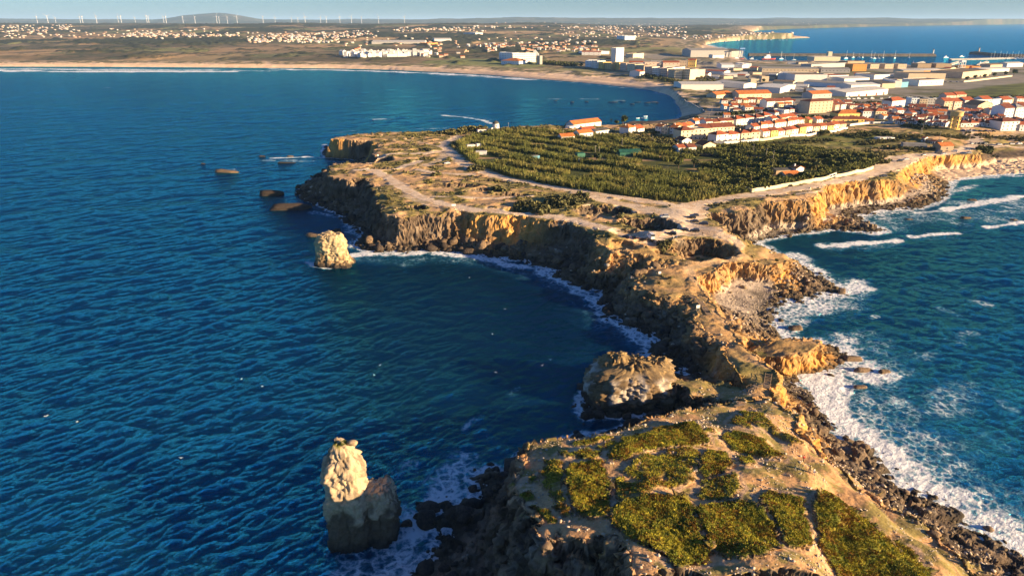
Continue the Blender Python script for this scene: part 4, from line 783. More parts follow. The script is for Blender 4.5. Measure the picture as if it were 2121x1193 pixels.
# low scrub of the plateau
SB = bag(); LB = [leafball(16, 1, 1, .62, .34, 600 + i) for i in range(8)]
x = rs.uniform(-200, 330, 42000); y = np.sqrt(rs.uniform(225 ** 2, 700 ** 2, 42000)); S, T = samp(NS, x, y), samp(NT, x, y)
f1 = fbm(x / 11.0, y / 8.0, 5, 60); f2 = fbm(x / 3.0, y / 3.0, 4, 61); f3 = fbm(x / 34.0, y / 24.0, 4, 62)
k = (T > 2) & (f1 * .5 + f2 * .5 + .25 * f3 > .10) & (np.abs(x / y) < .9) & (sdist(x, y, GARDEN) < -1) & (sdist(x, y, FIELD) < -2)
for L, wd, st in TRACKW: k &= segdist(x, y, L, False) > wd * .55 + .5
x, y = x[k], y[k]; z = samp(NZ, x, y)
for i in range(len(x)):
    V, Fc = LB[i % 8]; s = rs.uniform(.5, 1.25); c = np.array([.10, .095, .032]) * rs.uniform(.6, 1.4) if rs.rand() < .7 else np.array([.17, .14, .06])
    push(SB, V * s + np.array([x[i], y[i], z[i] + .2 * s]), Fc, c)
for px, py, r in [(1165, 418, 9), (1150, 424, 7), (1185, 420, 7), (1100, 432, 7), (1085, 434, 6), (1120, 434, 6), (1205, 409, 5), (1290, 461, 3), (1375, 510, 3), (985, 352, 6), (905, 365, 3), (1030, 395, 3)]:
    cx, cy, cz = on(px, py)
    for _ in range(int(r * r * 1.6)):
        a = rs.uniform(0, 6.28); d = r * math.sqrt(rs.rand()); V, Fc = LB[rs.randint(8)]; s = rs.uniform(.9, 1.9)
        push(SB, V * s + np.array([cx + d * math.cos(a), cy + d * math.sin(a), float(ground(cx + d * math.cos(a), cy + d * math.sin(a))[0]) + .35 * s + 1.6 * (1 - (d / r) ** 2)]), Fc, np.array([.095, .09, .035]) * rs.uniform(.6, 1.5))
tag(flush(SB, 'scrub', M_LEAF), 'low olive scrub dotted over the dry clifftop between the tracks', 'scrub', kind='stuff')
# reed hedges and thickets of the allotments
REED = [blades(26, 1.25, 3.1, 700 + i, .34, .2) for i in range(8)]; BUSH = [leafball(34, 1.5, 1.5, 1.3, .42, 720 + i) for i in range(8)]
ax_, ay_ = at(1120, 325); bx_, by_ = at(1560, 392); dl = math.hypot(bx_ - ax_, by_ - ay_); ex, ey = (bx_ - ax_) / dl, (by_ - ay_) / dl
xs = np.arange(GARDEN[:, 0].min() - 4, GARDEN[:, 0].max() + 4, 1.75); ys = np.arange(GARDEN[:, 1].min() - 4, GARDEN[:, 1].max() + 30, 1.75); gx, gy = np.meshgrid(xs, ys); x = gx.ravel() + rs.uniform(-.9, .9, gx.size); y = gy.ravel() + rs.uniform(-.9, .9, gx.size)
ins = sdist(x, y, GARDEN); along = (x - ax_) * ex + (y - ay_) * ey; acr = -(x - ax_) * ey + (y - ay_) * ex
st = np.sin((acr + 5 * fbm(x / 45, y / 45, 3, 130)) / 21 * 6.283) + .8 * fbm(along / 30, acr / 7, 3, 131)
edge = (ins > 0) & (ins < 9); px_, _, _ = px_of(x, y, 16)
k = (ins > .3) & ((st > .22) | (edge & (fbm(x / 12, y / 12, 2, 7) > -.3)) | ((y < 445) & (fbm(x / 15, y / 8, 3, 133) > -.1)))
for bx0, by0, br in [(1395, 344, 16), (1410, 357, 14), (1450, 335, 14), (1015, 332, 12), (1310, 318, 11), (1215, 322, 8), (1240, 330, 7), (1650, 360, 12), (1630, 363, 10), (1200, 365, 9), (990, 318, 7), (972, 305, 6), (1345, 340, 8), (1700, 330, 8)]:
    qx, qy = at(bx0, by0); k &= np.hypot(x - qx, (y - qy)) > br
x, y, px_, edge = x[k], y[k], px_[k], edge[k]; z = ground(x, y); hgt = .75 + .55 * vn2(x / 9, y / 9, 60) ; bright = fbm(x / 14, y / 14, 3, 62)
print('reeds', len(x)); TH = bag(); BH = bag()
for i in range(len(x)):
    if px_[i] > 1480 and rs.rand() < .75 or rs.rand() < .2:
        V, Fc = BUSH[i % 8]; s = rs.uniform(.7, 1.35) * hgt[i]; push(BH, V * s + np.array([x[i], y[i], z[i] + 1.0 * s]), Fc, np.array([.125, .13, .032]) * rs.uniform(.55, 1.4))
    else:
        V, Fc = REED[i % 8]; a = rs.uniform(0, 6.28); ca, sa = math.cos(a), math.sin(a); s = rs.uniform(.6, 1.4) * hgt[i]
        c = np.array([.24, .215, .06]) if rs.rand() < .40 + bright[i] else np.array([.13, .14, .034])
        push(TH, np.stack([V[:, 0] * ca - V[:, 1] * sa, V[:, 0] * sa + V[:, 1] * ca, V[:, 2]], 1) * s + np.array([x[i], y[i], z[i]]), Fc, c * rs.uniform(.7, 1.25))
tag(flush(TH, 'reed_thicket', M_LEAF), 'rows of tall tan-green reeds hedging the allotments', 'reeds', kind='stuff'); tag(flush(BH, 'thicket', M_LEAF), 'dark bushy growth filling the allotments', 'bushes', kind='stuff')
# scrub round the town and windmill
WB = bag()
def band(L, wd, n, s0, s1, col, zoff=.6):
    P_ = np.array([on(*p)[:2] for p in L]); seg = np.hypot(*np.diff(P_, axis=0).T); cs = np.concatenate([[0], np.cumsum(seg)])
    for t in rs.uniform(0, cs[-1], n):
        x, y = np.interp(t, cs, P_[:, 0]) + rs.normal() * wd * .5, np.interp(t, cs, P_[:, 1]) + rs.normal() * wd * .5; s = rs.uniform(s0, s1); V, Fc = BUSH[rs.randint(8)]
        push(WB, V * s + np.array([x, y, float(ground(x, y)[0]) + zoff * s]), Fc, np.array(col) * rs.uniform(.6, 1.4))
OL, DG = (.12, .11, .04), (.07, .075, .025)
band([(930, 279), (960, 272), (1000, 270)], 9, 130, 1, 2.2, OL); band([(1020, 276), (1060, 272), (1110, 270)], 9, 160, .8, 1.6, OL); band([(1040, 266), (1110, 261), (1180, 261)], 8, 200, .8, 1.6, OL); band([(1140, 258), (1180, 258)], 4, 50, 1, 1.8, DG)
band([(1100, 278), (1180, 276), (1240, 284)], 10, 150, .7, 1.5, OL); band([(1260, 285), (1330, 292), (1400, 303)], 12, 260, .8, 1.8, OL); band([(1330, 285), (1380, 290), (1400, 296)], 6, 90, .8, 1.5, OL); band([(1420, 322), (1500, 318), (1600, 312), (1640, 316)], 7, 230, .8, 1.7, DG); band([(1640, 318), (1720, 325), (1800, 330)], 9, 260, .8, 1.8, DG)
band([(1780, 300), (1850, 292), (1900, 283)], 6, 170, .7, 1.3, OL); band([(1760, 285), (1830, 278)], 8, 130, .8, 1.5, DG); band([(1920, 280), (1960, 283), (2000, 285)], 9, 170, .5, 1.0, OL); band([(1830, 308), (1900, 311), (1930, 310)], 5, 110, .6, 1.2, OL); band([(1760, 320), (1800, 325), (1815, 335)], 7, 120, .9, 1.7, OL)
band([(2020, 280), (2070, 288), (2121, 290), (2200, 290)], 11, 260, .4, .9, OL); band([(2030, 310), (2050, 316)], 4, 40, .8, 1.7, DG); band([(1880, 262), (1920, 268)], 5, 70, .7, 1.4, DG); band([(1650, 248), (1700, 246)], 6, 70, 1.2, 2.2, DG); band([(1520, 262), (1640, 283)], 3, 30, .6, 1.2, OL); band([(1490, 240), (1560, 235), (1590, 232)], 5, 70, 1, 2, DG)
band([(1880, 205), (1960, 207), (2060, 205), (2121, 203)], 10, 260, 1.0, 2.0, DG); band([(1660, 213), (1750, 214), (1880, 213)], 6, 120, .7, 1.4, OL); band([(1700, 278), (1712, 276)], 2, 14, 1.2, 1.8, DG); band([(1580, 300), (1640, 296), (1720, 290)], 9, 110, .5, 1.1, OL)
band([(1470, 190), (1500, 195), (1540, 200)], 6, 60, .8, 1.6, OL); band([(1420, 150), (1480, 172), (1440, 172)], 20, 150, 1.2, 2.4, OL); band([(1130, 132), (1160, 135), (1190, 137)], 18, 200, 2, 4, DG); band([(1330, 157), (1400, 172), (1440, 180)], 12, 230, 1.2, 2.4, DG); band([(1380, 275), (1300, 279)], 5, 40, .6, 1.2, DG)
tag(flush(WB, 'hedge_scrub', M_LEAF), 'bushes and scrub between the houses, roads and fields', 'bushes', kind='stuff')
# single trees
M_BARK = mat_plain('bark', (.11, .08, .055), .9)
def make_tree(seed, h, r, col):
    q = np.random.RandomState(seed); root = bpy.data.objects.new('tree', None); C.objects.link(root)
    b = bag(); nL = 220
    for k in range(5):
        a = q.uniform(0, 6.28); d = r * .45 * (k > 0); V, Fc = leafball(nL // 5, r * .62, r * .62, h * .28, .34 + .06 * r, seed * 10 + k)
        push(b, V + np.array([d * math.cos(a), d * math.sin(a), h * (.60 + .12 * q.rand())]), Fc, np.array(col) * q.uniform(.65, 1.35))
    flush(b, 'crown', M_LEAF, parent=root)
    tv = []; tf = []; rr = [.055 * h, .04 * h, .022 * h]; hz = [-.3, .35 * h, .66 * h]
    for zz, ra in zip(hz, rr):
        for j in range(7): tv.append((ra * math.cos(j * .8976), ra * math.sin(j * .8976), zz))
    for i_ in range(2):
        for j in range(7): tf.append((7 * i_ + j, 7 * i_ + (j + 1) % 7, 7 * i_ + 7 + (j + 1) % 7, 7 * i_ + 7 + j))
    for l_ in range(3):
        a = l_ * 2.1 + seed; base = len(tv)
        for (fx, zz, ra) in ((0, .4 * h, .025 * h), (.4 * r, .68 * h, .01 * h)):
            for j in range(4): tv.append((fx * math.cos(a) + ra * math.cos(j * 1.57), fx * math.sin(a) + ra * math.sin(j * 1.57), zz))
        for j in range(4): tf.append((base + j, base + (j + 1) % 4, base + 4 + (j + 1) % 4, base + 4 + j))
    mesh_obj('trunk', np.array(tv), np.array(tf), M_BARK, root)
    return root
TREES = [make_tree(900 + i, 6, 3.2, c) for i, c in enumerate([(.055, .07, .02), (.08, .085, .026), (.10, .10, .035), (.045, .06, .02)])]
def copy_tree(o, parent=None):
    c = o.copy(); C.objects.link(c); c.parent = parent
    for ch in list(o.children): copy_tree(ch, c)
    return c
used_t = set()
for px, py, h, t, lab in [(1264, 259, 6.5, 0, 'round dark green tree by the cove, leftmost of three beside the long barn'), (1276, 260, 5, 3, 'small dark tree between the two larger cove trees beside the long barn'), (1290, 259, 9, 0, 'tallest dark green tree at the edge of the cove beside the long barn'), (1270, 323, 7, 3, 'dark round tree left of the green-roofed shed in the allotments'),
      (1235, 336, 6.5, 3, 'dark tree right of the small green hut in the allotments'), (1437, 348, 6, 1, 'round olive bush-tree beside the brown plot in the allotments'), (1405, 350, 5.5, 3, 'dark round tree at the left of the brown plot'), (1480, 350, 6, 1, 'olive tree in the middle of the dark allotment orchard'), (1515, 345, 6, 0, 'dark tree in the orchard, right of its middle'), (1545, 352, 6.5, 3, 'dark tree in the orchard below the black fence'),
      (1580, 340, 6.5, 1, 'broad olive tree right of the orchard near the utility pole'), (1600, 352, 6.5, 2, 'pale olive tree left of the striped-roof shed'), (1555, 376, 6, 1, 'bushy olive tree behind the left end of the cream wall'), (1530, 385, 5, 2, 'pale bush-tree behind the dark green net fence'), (1585, 372, 5.5, 0, 'dark tree behind the cream wall, left of the orange-roofed sheds'), (1660, 372, 5, 3, 'dark bush in front of the orange-roofed sheds behind the cream wall'),
      (1690, 352, 6.5, 2, 'pale olive tree right of the white hut with the orange roof'), (1710, 346, 6, 0, 'dark tree behind the wall near the gate'), (1745, 348, 6, 1, 'olive tree behind the right part of the cream wall'), (1780, 342, 5.5, 2, 'olive tree near the right end of the cream wall'), (1800, 336, 6, 1, 'last olive tree before the gravel bend'), (1660, 340, 5.5, 3, 'dark tree behind the white hut with the orange roof'), (1630, 338, 6, 0, 'dark tree near the left pole above the striped-roof shed'),
      (1610, 262, 5, 1, 'small tree behind the terraced houses near the yellow apartment block'), (1690, 250, 6, 0, 'bright green tree below the yellow apartment block'), (1443, 250, 5, 0, 'small tree on the cove shore left of the terraces'), (2048, 318, 6, 0, 'lone dark bush-tree at the cliff edge left of the far right dunes'), (1905, 262, 6, 3, 'dark tree beside the white walls left of the water tower'), (1870, 258, 5, 1, 'tree left of the water tower among low white houses'),
      (2100, 156, 11, 0, 'large dark tree at the right end of the tree line by the brown warehouse'), (2060, 160, 8, 0, 'dark tree in the middle of the tree line by the brown warehouse'), (2020, 165, 8, 1, 'olive tree in the tree line before the brown warehouse'), (2003, 168, 8, 1, 'leftmost olive tree of the line before the brown warehouse'), (2040, 163, 8, 0, 'dark tree left of the middle of the tree line by the brown warehouse'), (2080, 158, 9, 1, 'olive tree right of the middle of the tree line by the brown warehouse'),
      (1580, 172, 7, 0, 'dark tree standing between the white warehouses'), (1625, 166, 6, 0, 'dark tree beside the tall white warehouse')]:
    x, y, z = on(px, py); r = TREES[t]
    if t in used_t: r = copy_tree(r)
    used_t.add(t); r.location = (x, y, z); s = h / 6; r.scale = (s, s, s); r.rotation_euler = (0, 0, rs.uniform(0, 6.28)); tag(r, lab, 'tree', 'single trees among the gardens and town')

# the rounded rock at the inlet
def rockcol(x, y, z):
    n = fbm3(x / 3.5, y / 3.5, z / 3, 4, 5); c = mixa(np.array([[.16, .11, .065]]), np.array([[.075, .053, .034]]), sstep(-.2, .4, n))
    c = mixa(c, np.array([[.46, .40, .33]]), .9 * sstep(.05, .4, fbm3(x / 4, y / 4, z / 7, 4, 15) + .25 * (1 - np.abs((x - 38) / 9))) * sstep(2, 4, z) * (1 - sstep(9, 11, z)))
    c = mixa(c, np.array([[.27, .18, .085]]), .7 * sstep(.1, .4, fbm3(x / 2, y / 2, z / 4, 3, 25)))
    c = mixa(c, np.array([[.25, .17, .08]]), sstep(8.5, 10.5, z + n)); return mixa(c, np.array([[.045, .035, .028]]), 1 - sstep(1, 3, z + n))
crag('rock_promontory', [(37, 187, 10.8, [(-3, 15, 10.5, 0, 0), (0, 14.6, 10, 0, 0), (3, 14.4, 9.6, 0, 0), (7, 13.8, 9.2, 0, .3), (8.8, 12.6, 8.4, .3, .8), (10.0, 10.4, 6.8, .8, 1.6), (10.8, 7.2, 4.6, 1.4, 2.6)]), (32, 191, 12.0, [(-3, 8, 7, 0, 0), (7, 7.5, 6.5, 0, 0), (10.5, 5.5, 5, .4, .5), (12.0, 3, 2.6, .6, .8)]), (45, 190, 11.2, [(-3, 7, 7, 0, 0), (7, 6.5, 6.4, 0, 0), (10, 5, 4.4, 0, .5), (11.2, 3, 2.6, 0, .8)])], 6, 'massive rounded rock with a pale face at the small inlet behind the nearest headland', 'rock', rockcol, 150, 70, 1.15)
# ------------------------------------------------------------------ buildings
WALLS = {'white': mat_plain('white_render', (.66, .64, .60), .85, .05, .4), 'cream': mat_plain('cream_render', (.62, .53, .36), .85, .06, .4), 'yellow': mat_plain('yellow_render', (.72, .50, .16), .85, .06, .4), 'ochre': mat_plain('ochre_render', (.55, .38, .18), .85, .08, .4),
         'grey': mat_plain('grey_render', (.42, .40, .37), .85, .08, .4), 'pink': mat_plain('pink_render', (.62, .46, .36), .85, .08, .4), 'tan': mat_plain('tan_render', (.50, .40, .28), .85, .08, .4), 'orange': mat_plain('orange_render', (.62, .27, .07), .85, .08, .4), 'blue': mat_plain('blue_panel', (.10, .30, .42), .6, .08, .4),
         'brown': mat_plain('brown_render', (.34, .25, .16), .85, .1, .4), 'palegreen': mat_plain('green_sheet', (.03, .13, .09), .6, .1, .4), 'paleblue': mat_plain('pale_blue_render', (.62, .68, .72), .8, .05, .4), 'concrete': mat_plain('concrete', (.33, .31, .28), .9, .15, .3)}
def tile(name, c):
    m, n, b = new_mat(name); P_ = geopos(n); f = noise(n, P_, .6, 5, .7); f2 = noise(n, P_, 3.0, 3, .6)
    c1 = mixc(n, maprange(n, f.outputs[0], .35, .65), tuple(v * .65 for v in c), tuple(v * 1.2 for v in c)); c2 = mixc(n, maprange(n, f2.outputs[0], .4, .7, 0, .4), c1, tuple(v * .5 for v in c))
    n.links.new(c2, b.inputs['Base Color']); b.inputs['Roughness'].default_value = .9; b.inputs['Specular IOR Level'].default_value = .15; return m
ROOFS = {'red': tile('red_tile', (.36, .10, .045)), 'darkred': tile('dark_red_tile', (.20, .065, .04)), 'orange': tile('orange_tile', (.52, .17, .05)), 'grey': tile('grey_sheet', (.30, .28, .25)), 'pale': tile('pale_sheet', (.55, .52, .47)), 'brown': tile('brown_roof', (.22, .16, .10)), 'white': tile('white_roof', (.62, .60, .56)), 'green': tile('green_sheet_roof', (.02, .10, .075)), 'dark': tile('dark_felt', (.10, .095, .085))}
M_WIN = mat_plain('window_glass', (.05, .055, .065), .15, .1, .5, .5); M_DOOR = mat_plain('painted_door', (.16, .10, .06), .6); M_REDP = mat_plain('red_paint', (.50, .05, .03), .5); M_BLUEP = mat_plain('blue_paint', (.04, .12, .32), .5)
def pm(name, V, Fs, mat, parent=None):
    me = bpy.data.meshes.new(name); me.from_pydata([tuple(v) for v in V], [], Fs); me.materials.append(mat); me.update()
    o = bpy.data.objects.new(name, me); C.objects.link(o)
    if parent is not None: o.parent = parent
    return o
def boxv(x0, x1, y0, y1, z0, z1):
    return [(x0, y0, z0), (x1, y0, z0), (x1, y1, z0), (x0, y1, z0), (x0, y0, z1), (x1, y0, z1), (x1, y1, z1), (x0, y1, z1)], [(0, 3, 2, 1), (4, 5, 6, 7), (0, 1, 5, 4), (1, 2, 6, 5), (2, 3, 7, 6), (3, 0, 4, 7)]
def merge(parts):
    V, Fs = [], []
    for v, f in parts:
        k = len(V); V += list(v); Fs += [tuple(i + k for i in q) for q in f]
    return V, Fs
def shared(name, key, V, Fs, mat, parent, loc, rz=0, cache={}):
    if key not in cache:
        me = bpy.data.meshes.new(name); me.from_pydata(V, [], Fs); me.materials.append(mat); cache[key] = me
    o = bpy.data.objects.new(name, cache[key]); C.objects.link(o); o.parent = parent; o.location = loc; o.rotation_euler = (0, 0, rz); return o
WINV = boxv(-.55, .55, -.05, .05, -.65, .65); WINW = boxv(-1.1, 1.1, -.05, .05, -.65, .65); DOORV = boxv(-.5, .5, -.05, .05, 0, 2.1); CHV = merge([boxv(-.35, .35, -.3, .3, 0, 1.9), boxv(-.45, .45, -.4, .4, 1.9, 2.05)]); BIGD = boxv(-2, 2, -.06, .06, 0, 4)
def building(name, label, cat, x, y, z, rz, L, D, h, roof='gable', wall='white', roofm='red', rise=None, win=(0, 0), side=0, chim=0, group=None, door=False, rows=None, bigdoors=None, wsize=None, ridge='x', parapet=False, right=None, sunk=1.5):
    root = bpy.data.objects.new(name, None); C.objects.link(root); root.location = (x, y, z); root.rotation_euler = (0, 0, rz)
    rise = (min(D, L) * .24 if rise is None else rise); wm = WALLS[wall]; rm = ROOFS[roofm]; x0, x1 = -L / 2, L / 2
    WV, WF = boxv(x0, x1, 0, D, -sunk, h)
    e, t = .4, .18
    if roof == 'flat':
        if parapet or h > 5: WV, WF = merge([boxv(x0, x1, 0, D, -sunk, h), boxv(x0, x1, 0, .3, h, h + .6), boxv(x0, x1, D - .3, D, h, h + .6), boxv(x0, x0 + .3, .3, D - .3, h, h + .6), boxv(x1 - .3, x1, .3, D - .3, h, h + .6)])
        pm('wall', WV, WF, wm, root); pm('roof', *boxv(x0 + .31, x1 - .31, .31, D - .31, h + .01, h + .12), rm, root)
    elif roof == 'hip':
        pm('wall', WV, WF, wm, root); k = min(L, D) * .5
        if L >= D: a, b_ = (x0 + k, D / 2), (x1 - k, D / 2)
        else: a, b_ = (0, k), (0, D - k)
        V = [(x0 - e, -e, h), (x1 + e, -e, h), (x1 + e, D + e, h), (x0 - e, D + e, h), (x0 - e, -e, h + t), (x1 + e, -e, h + t), (x1 + e, D + e, h + t), (x0 - e, D + e, h + t), (a[0], a[1], h + rise + t), (b_[0] + 1e-3, b_[1], h + rise + t)]
        if L >= D: Fs = [(4, 5, 9, 8), (5, 6, 9), (6, 7, 8, 9), (7, 4, 8)]
        else: Fs = [(4, 5, 8), (5, 6, 9, 8), (6, 7, 9), (7, 4, 8, 9)]
        rf = pm('roof', V, [(0, 3, 2, 1), (0, 1, 5, 4), (1, 2, 6, 5), (2, 3, 7, 6), (3, 0, 4, 7)] + Fs, rm, root)
    else:
        if ridge == 'x':
            V2 = WV + [(x0, D / 2, h + rise), (x1, D / 2, h + rise)]; WF = [f for f in WF if f != (4, 5, 6, 7)] + [(4, 7, 8), (5, 9, 6)]
            Vr = [(x0 - e, -e, h - .12), (x1 + e, -e, h - .12), (x1 + e, D / 2, h + rise + .04), (x0 - e, D / 2, h + rise + .04), (x1 + e, D + e, h - .12), (x0 - e, D + e, h - .12)]
        else:
            V2 = WV + [(0, 0, h + rise), (0, D, h + rise)]; WF = [f for f in WF if f != (4, 5, 6, 7)] + [(4, 5, 8)[::1], (6, 7, 9)]
            Vr = [(x0 - e, D + e, h - .12), (x0 - e, -e, h - .12), (0, -e, h + rise + .04), (0, D + e, h + rise + .04), (x1 + e, -e, h - .12), (x1 + e, D + e, h - .12)]
        pm('wall', V2, WF, wm, root)
        Vr = Vr + [(v[0], v[1], v[2] + t) for v in Vr]
        rf = pm('roof', Vr, [(0, 3, 2, 1), (2, 3, 5, 4), (6, 7, 8, 9), (8, 10, 11, 9), (0, 1, 7, 6), (4, 5, 11, 10), (1, 2, 8, 7), (2, 4, 10, 8), (3, 0, 6, 9), (5, 3, 9, 11)], rm, root)
    if chim:
        for i in range(chim):
            cx = x0 + L * (i + .5) / chim if chim > 1 else x0 + L * .25
            shared('chimney', 'ch' + wall, *CHV, wm, rf if roof != 'flat' else root, (cx, D * .55, h + rise * .55 - .4))
    nr, nc = win
    if nr and nc:
        fl = h / nr; q = WINW if wsize == 'wide' else WINV
        for i in range(nr):
            for j in range(nc):
                if door and i == 0 and j == nc // 2: shared('door', 'door', *DOORV, M_DOOR, root, (x0 + L * (j + .5) / nc, -.02, 0)); continue
                shared('window', 'win' + str(wsize), *q, M_WIN, root, (x0 + L * (j + .5) / nc, -.02, fl * (i + .55)))
        for s in range(side):
            for i in range(nr): shared('window', 'win' + str(wsize), *q, M_WIN, root, (x1 + .02, D * (s + .5) / side, fl * (i + .55)), R(90))
    for k, mt in (bigdoors or []): shared('door', 'bigd' + mt.name, *BIGD, mt, root, (x0 + L * k, -.03, 0))
    tag(root, label, cat, group); return root
ORD = ['first', 'second', 'third', 'fourth', 'fifth', 'sixth', 'seventh', 'eighth', 'ninth', 'tenth', 'eleventh', 'twelfth', 'thirteenth', 'fourteenth', 'fifteenth', 'sixteenth', 'seventeenth', 'eighteenth']
def line(a, b):
    A, B = on(*a), on(*b)
    if abs(A[1] - B[1]) > .06 * min(A[1], B[1]) + 25:      # one sight line slipped past the quay: keep both ends at the nearer depth
        y = min(A[1], B[1]); A, B = [(y * (p[0] - CX) / (F * cp + (CY - p[1]) * sp), y, max(2.5, float(ground(y * (p[0] - CX) / (F * cp + (CY - p[1]) * sp), y)[0]))) for p in (a, b)]
    return A, B, math.hypot(B[0] - A[0], B[1] - A[1]), math.atan2(B[1] - A[1], B[0] - A[0])
def one(name, label, cat, a, b, D, h, **k):
    A, B, L, rz = line(a, b); z = min(A[2], B[2]); return building(name, label, cat, (A[0] + B[0]) / 2, (A[1] + B[1]) / 2, z, rz, L, D, h, **k)
WN = {'paleblue': 'bluish'}
GH = 'red-roofed houses of the town'
def row(a, b, n, D, h, where, walls=('white',), roofs=('red',), roof='gable', win=(2, 2), chim=1, jitter=.08, fill=.92, side=0, seed=0, rise=None, door=True, ridge='x'):
    A, B, L, rz = line(a, b); q = np.random.RandomState(int(a[0]) + seed)
    for i in range(n):
        t = (i + .5) / n; wl = walls[i % len(walls)]; rf = roofs[i % len(roofs)]; x = A[0] + (B[0] - A[0]) * t; y = A[1] + (B[1] - A[1]) * t
        dy = q.uniform(-jitter, jitter) * D; rr = roof if isinstance(roof, str) else roof[i % len(roof)]
        rn = {'red': 'red', 'darkred': 'maroon', 'orange': 'orange'}.get(rf, rf)
        building('house', f'{WN.get(wl, wl)} {rn}-roofed house, {ORD[i]} from left in {where}', 'house', x - math.sin(rz) * dy, y + math.cos(rz) * dy, float(ground(x, y)[0]), rz + q.uniform(-.03, .03) * (jitter > .05) + (q.uniform(-.3, .3) if jitter >= .3 else 0), L / n * fill * (q.uniform(.68, 1.02) if jitter >= .3 else 1), D * (q.uniform(.7, 1.1) if jitter >= .3 else 1), h * (q.uniform(.72, 1.1) if jitter >= .3 else q.uniform(.93, 1.07)), rr, wl, rf, win=win, chim=chim, side=side, group=GH, door=door, rise=rise, ridge=ridge)
# terraces behind the field
row((1483, 293.5), (1532, 290.5), 2, 10, 5.6, 'the front terrace by the field wall', ('white',), ('red',), 'hip', (2, 2), 1, .02, .98, 2)
row((1534, 291), (1574, 287.5), 2, 11, 6.0, 'the pair of cream houses by the field wall', ('cream',), ('red',), 'hip', (2, 2), 1, .02, .96, 2)
row((1580, 286), (1752, 269), 12, 9, 5.6, 'the long front terrace', ('white', 'yellow', 'white', 'cream'), ('red', 'darkred'), 'gable', (2, 2), 1, .12, .88)
row((1560, 276), (1655, 262), 7, 9, 6.0, 'the second terrace of white houses', ('white',), ('red', 'orange'), ('gable', 'hip'), (2, 2), 1, .12, .9)
row((1450, 284), (1520, 278), 3, 12, 7.2, 'the long cream block behind the front terrace', ('cream',), ('darkred',), 'gable', (2, 3), 1, .0, 1.0)
row((1462, 268), (1518, 264), 4, 10, 6.4, 'the dark-roofed terrace by the cove', ('white', 'cream'), ('darkred',), 'gable', (2, 2), 1, .03, .97)
row((1525, 262), (1600, 252), 4, 11, 6.4, 'the red hipped row behind the terraces', ('white',), ('red', 'red', 'darkred'), 'hip', (2, 3), 1, .15, .9)
row((1408, 290), (1464, 288), 2, 12, 8.2, 'the three-storey garden-edge blocks', ('cream',), ('darkred', 'grey'), ('hip', 'flat'), (3, 3), 1, .1, .92, 2)
row((1400, 276), (1440, 271), 3, 10, 5.6, 'the orange-roofed group by the cove', ('white', 'cream', 'white'), ('orange', 'red'), 'gable', (2, 2), 1, .2, .85)
row((1404, 316), (1442, 314), 2, 9, 3.6, 'the low white group at the garden edge', ('white',), ('red', 'darkred'), 'gable', (1, 2), 1, .1, .85, ridge='x')
one('house', 'cream gable-fronted house at the right end of the low garden-edge group', 'house', (1456, 312), (1482, 310), 10, 4, wall='cream', roofm='darkred', win=(1, 2), ridge='y', group=GH)
one('house', 'white gable-fronted house just above the low garden-edge group', 'house', (1412, 302), (1432, 300), 9, 4, wall='white', roofm='darkred', win=(1, 2), ridge='y', group=GH)
row((1302, 279), (1334, 277), 2, 10, 5.0, 'the pair below the cove trees', ('white',), ('orange', 'red'), ('hip', 'gable'), (2, 2), 1, .1, .88)
row((1355, 276), (1398, 280), 3, 10, 6, 'the short row left of the cream blocks', ('white', 'cream', 'white'), ('orange', 'red'), ('gable', 'flat'), (2, 2), 1, .2, .88)
one('house', 'small white house with bright orange roof, leftmost of the allotment cottages', 'house', (1163, 292), (1190, 291), 8, 3.6, roofm='orange', win=(1, 2), group=GH)
one('house', 'white flat-fronted cottage with orange roof, middle of the allotment cottages', 'house', (1200, 287), (1228, 285), 9, 4.5, roofm='orange', win=(1, 3), group=GH)
one('house', 'white cottage with dark solar panel roof beside the allotments', 'house', (1234, 279), (1262, 277), 9, 3.6, roofm='dark', win=(1, 2), group=GH, rise=1.4)
one('house', 'low white cottage with red roof behind the allotment cottages', 'house', (1207, 276), (1232, 275), 8, 3.4, roofm='red', win=(1, 2), group=GH)
one('barn', 'long white barn with faded orange roof by the cove edge', 'barn', (1188, 265.5), (1245, 261), 11, 4.2, roofm='orange', win=(1, 6), rise=3)
one('house', 'white cottage strip in front of the long barn', 'house', (1180, 267), (1200, 266), 6, 2.6, roof='flat', roofm='pale')
row((1496, 229), (1566, 226), 4, 12, 4.6, 'the low group near the seawall', ('white',), ('orange', 'red'), 'gable', (1, 2), 0, .3, .9)
row((1520, 214), (1580, 212), 4, 10, 5, 'the mixed row just behind the seawall group', ('white', 'cream'), ('darkred', 'red'), 'gable', (2, 2), 1, .3, .8)
row((1584, 225), (1640, 220), 3, 12, 7, 'the white gabled row left of the yellow block', ('white',), ('darkred',), 'gable', (2, 2), 1, .2, .9)
row((1605, 246), (1650, 241), 3, 13, 7.5, 'the modern white group below the gabled row', ('white',), ('darkred', 'pale'), ('hip', 'flat'), (3, 3), 0, .3, .9)
row((1640, 231), (1678, 228), 3, 11, 6, 'the dark red group beside the yellow block', ('white', 'pink'), ('darkred',), 'gable', (2, 2), 1, .3, .9)
one('apartment_block', 'large yellow-grey four-storey apartment block with small square windows', 'apartment block', (1675, 236), (1722, 233), 16, 13, roof='hip', wall='tan', roofm='darkred', win=(4, 6), side=3, rise=2)
row((1725, 232), (1768, 229), 3, 12, 7, 'the grey-pink row right of the yellow block', ('pink', 'white'), ('darkred',), 'gable', (2, 2), 1, .3, .92)
one('school', 'long orange-yellow building with tiled roof at the town edge', 'school', (1735, 248), (1798, 246), 16, 6, roof='hip', wall='yellow', roofm='orange', win=(1, 9), rise=3)
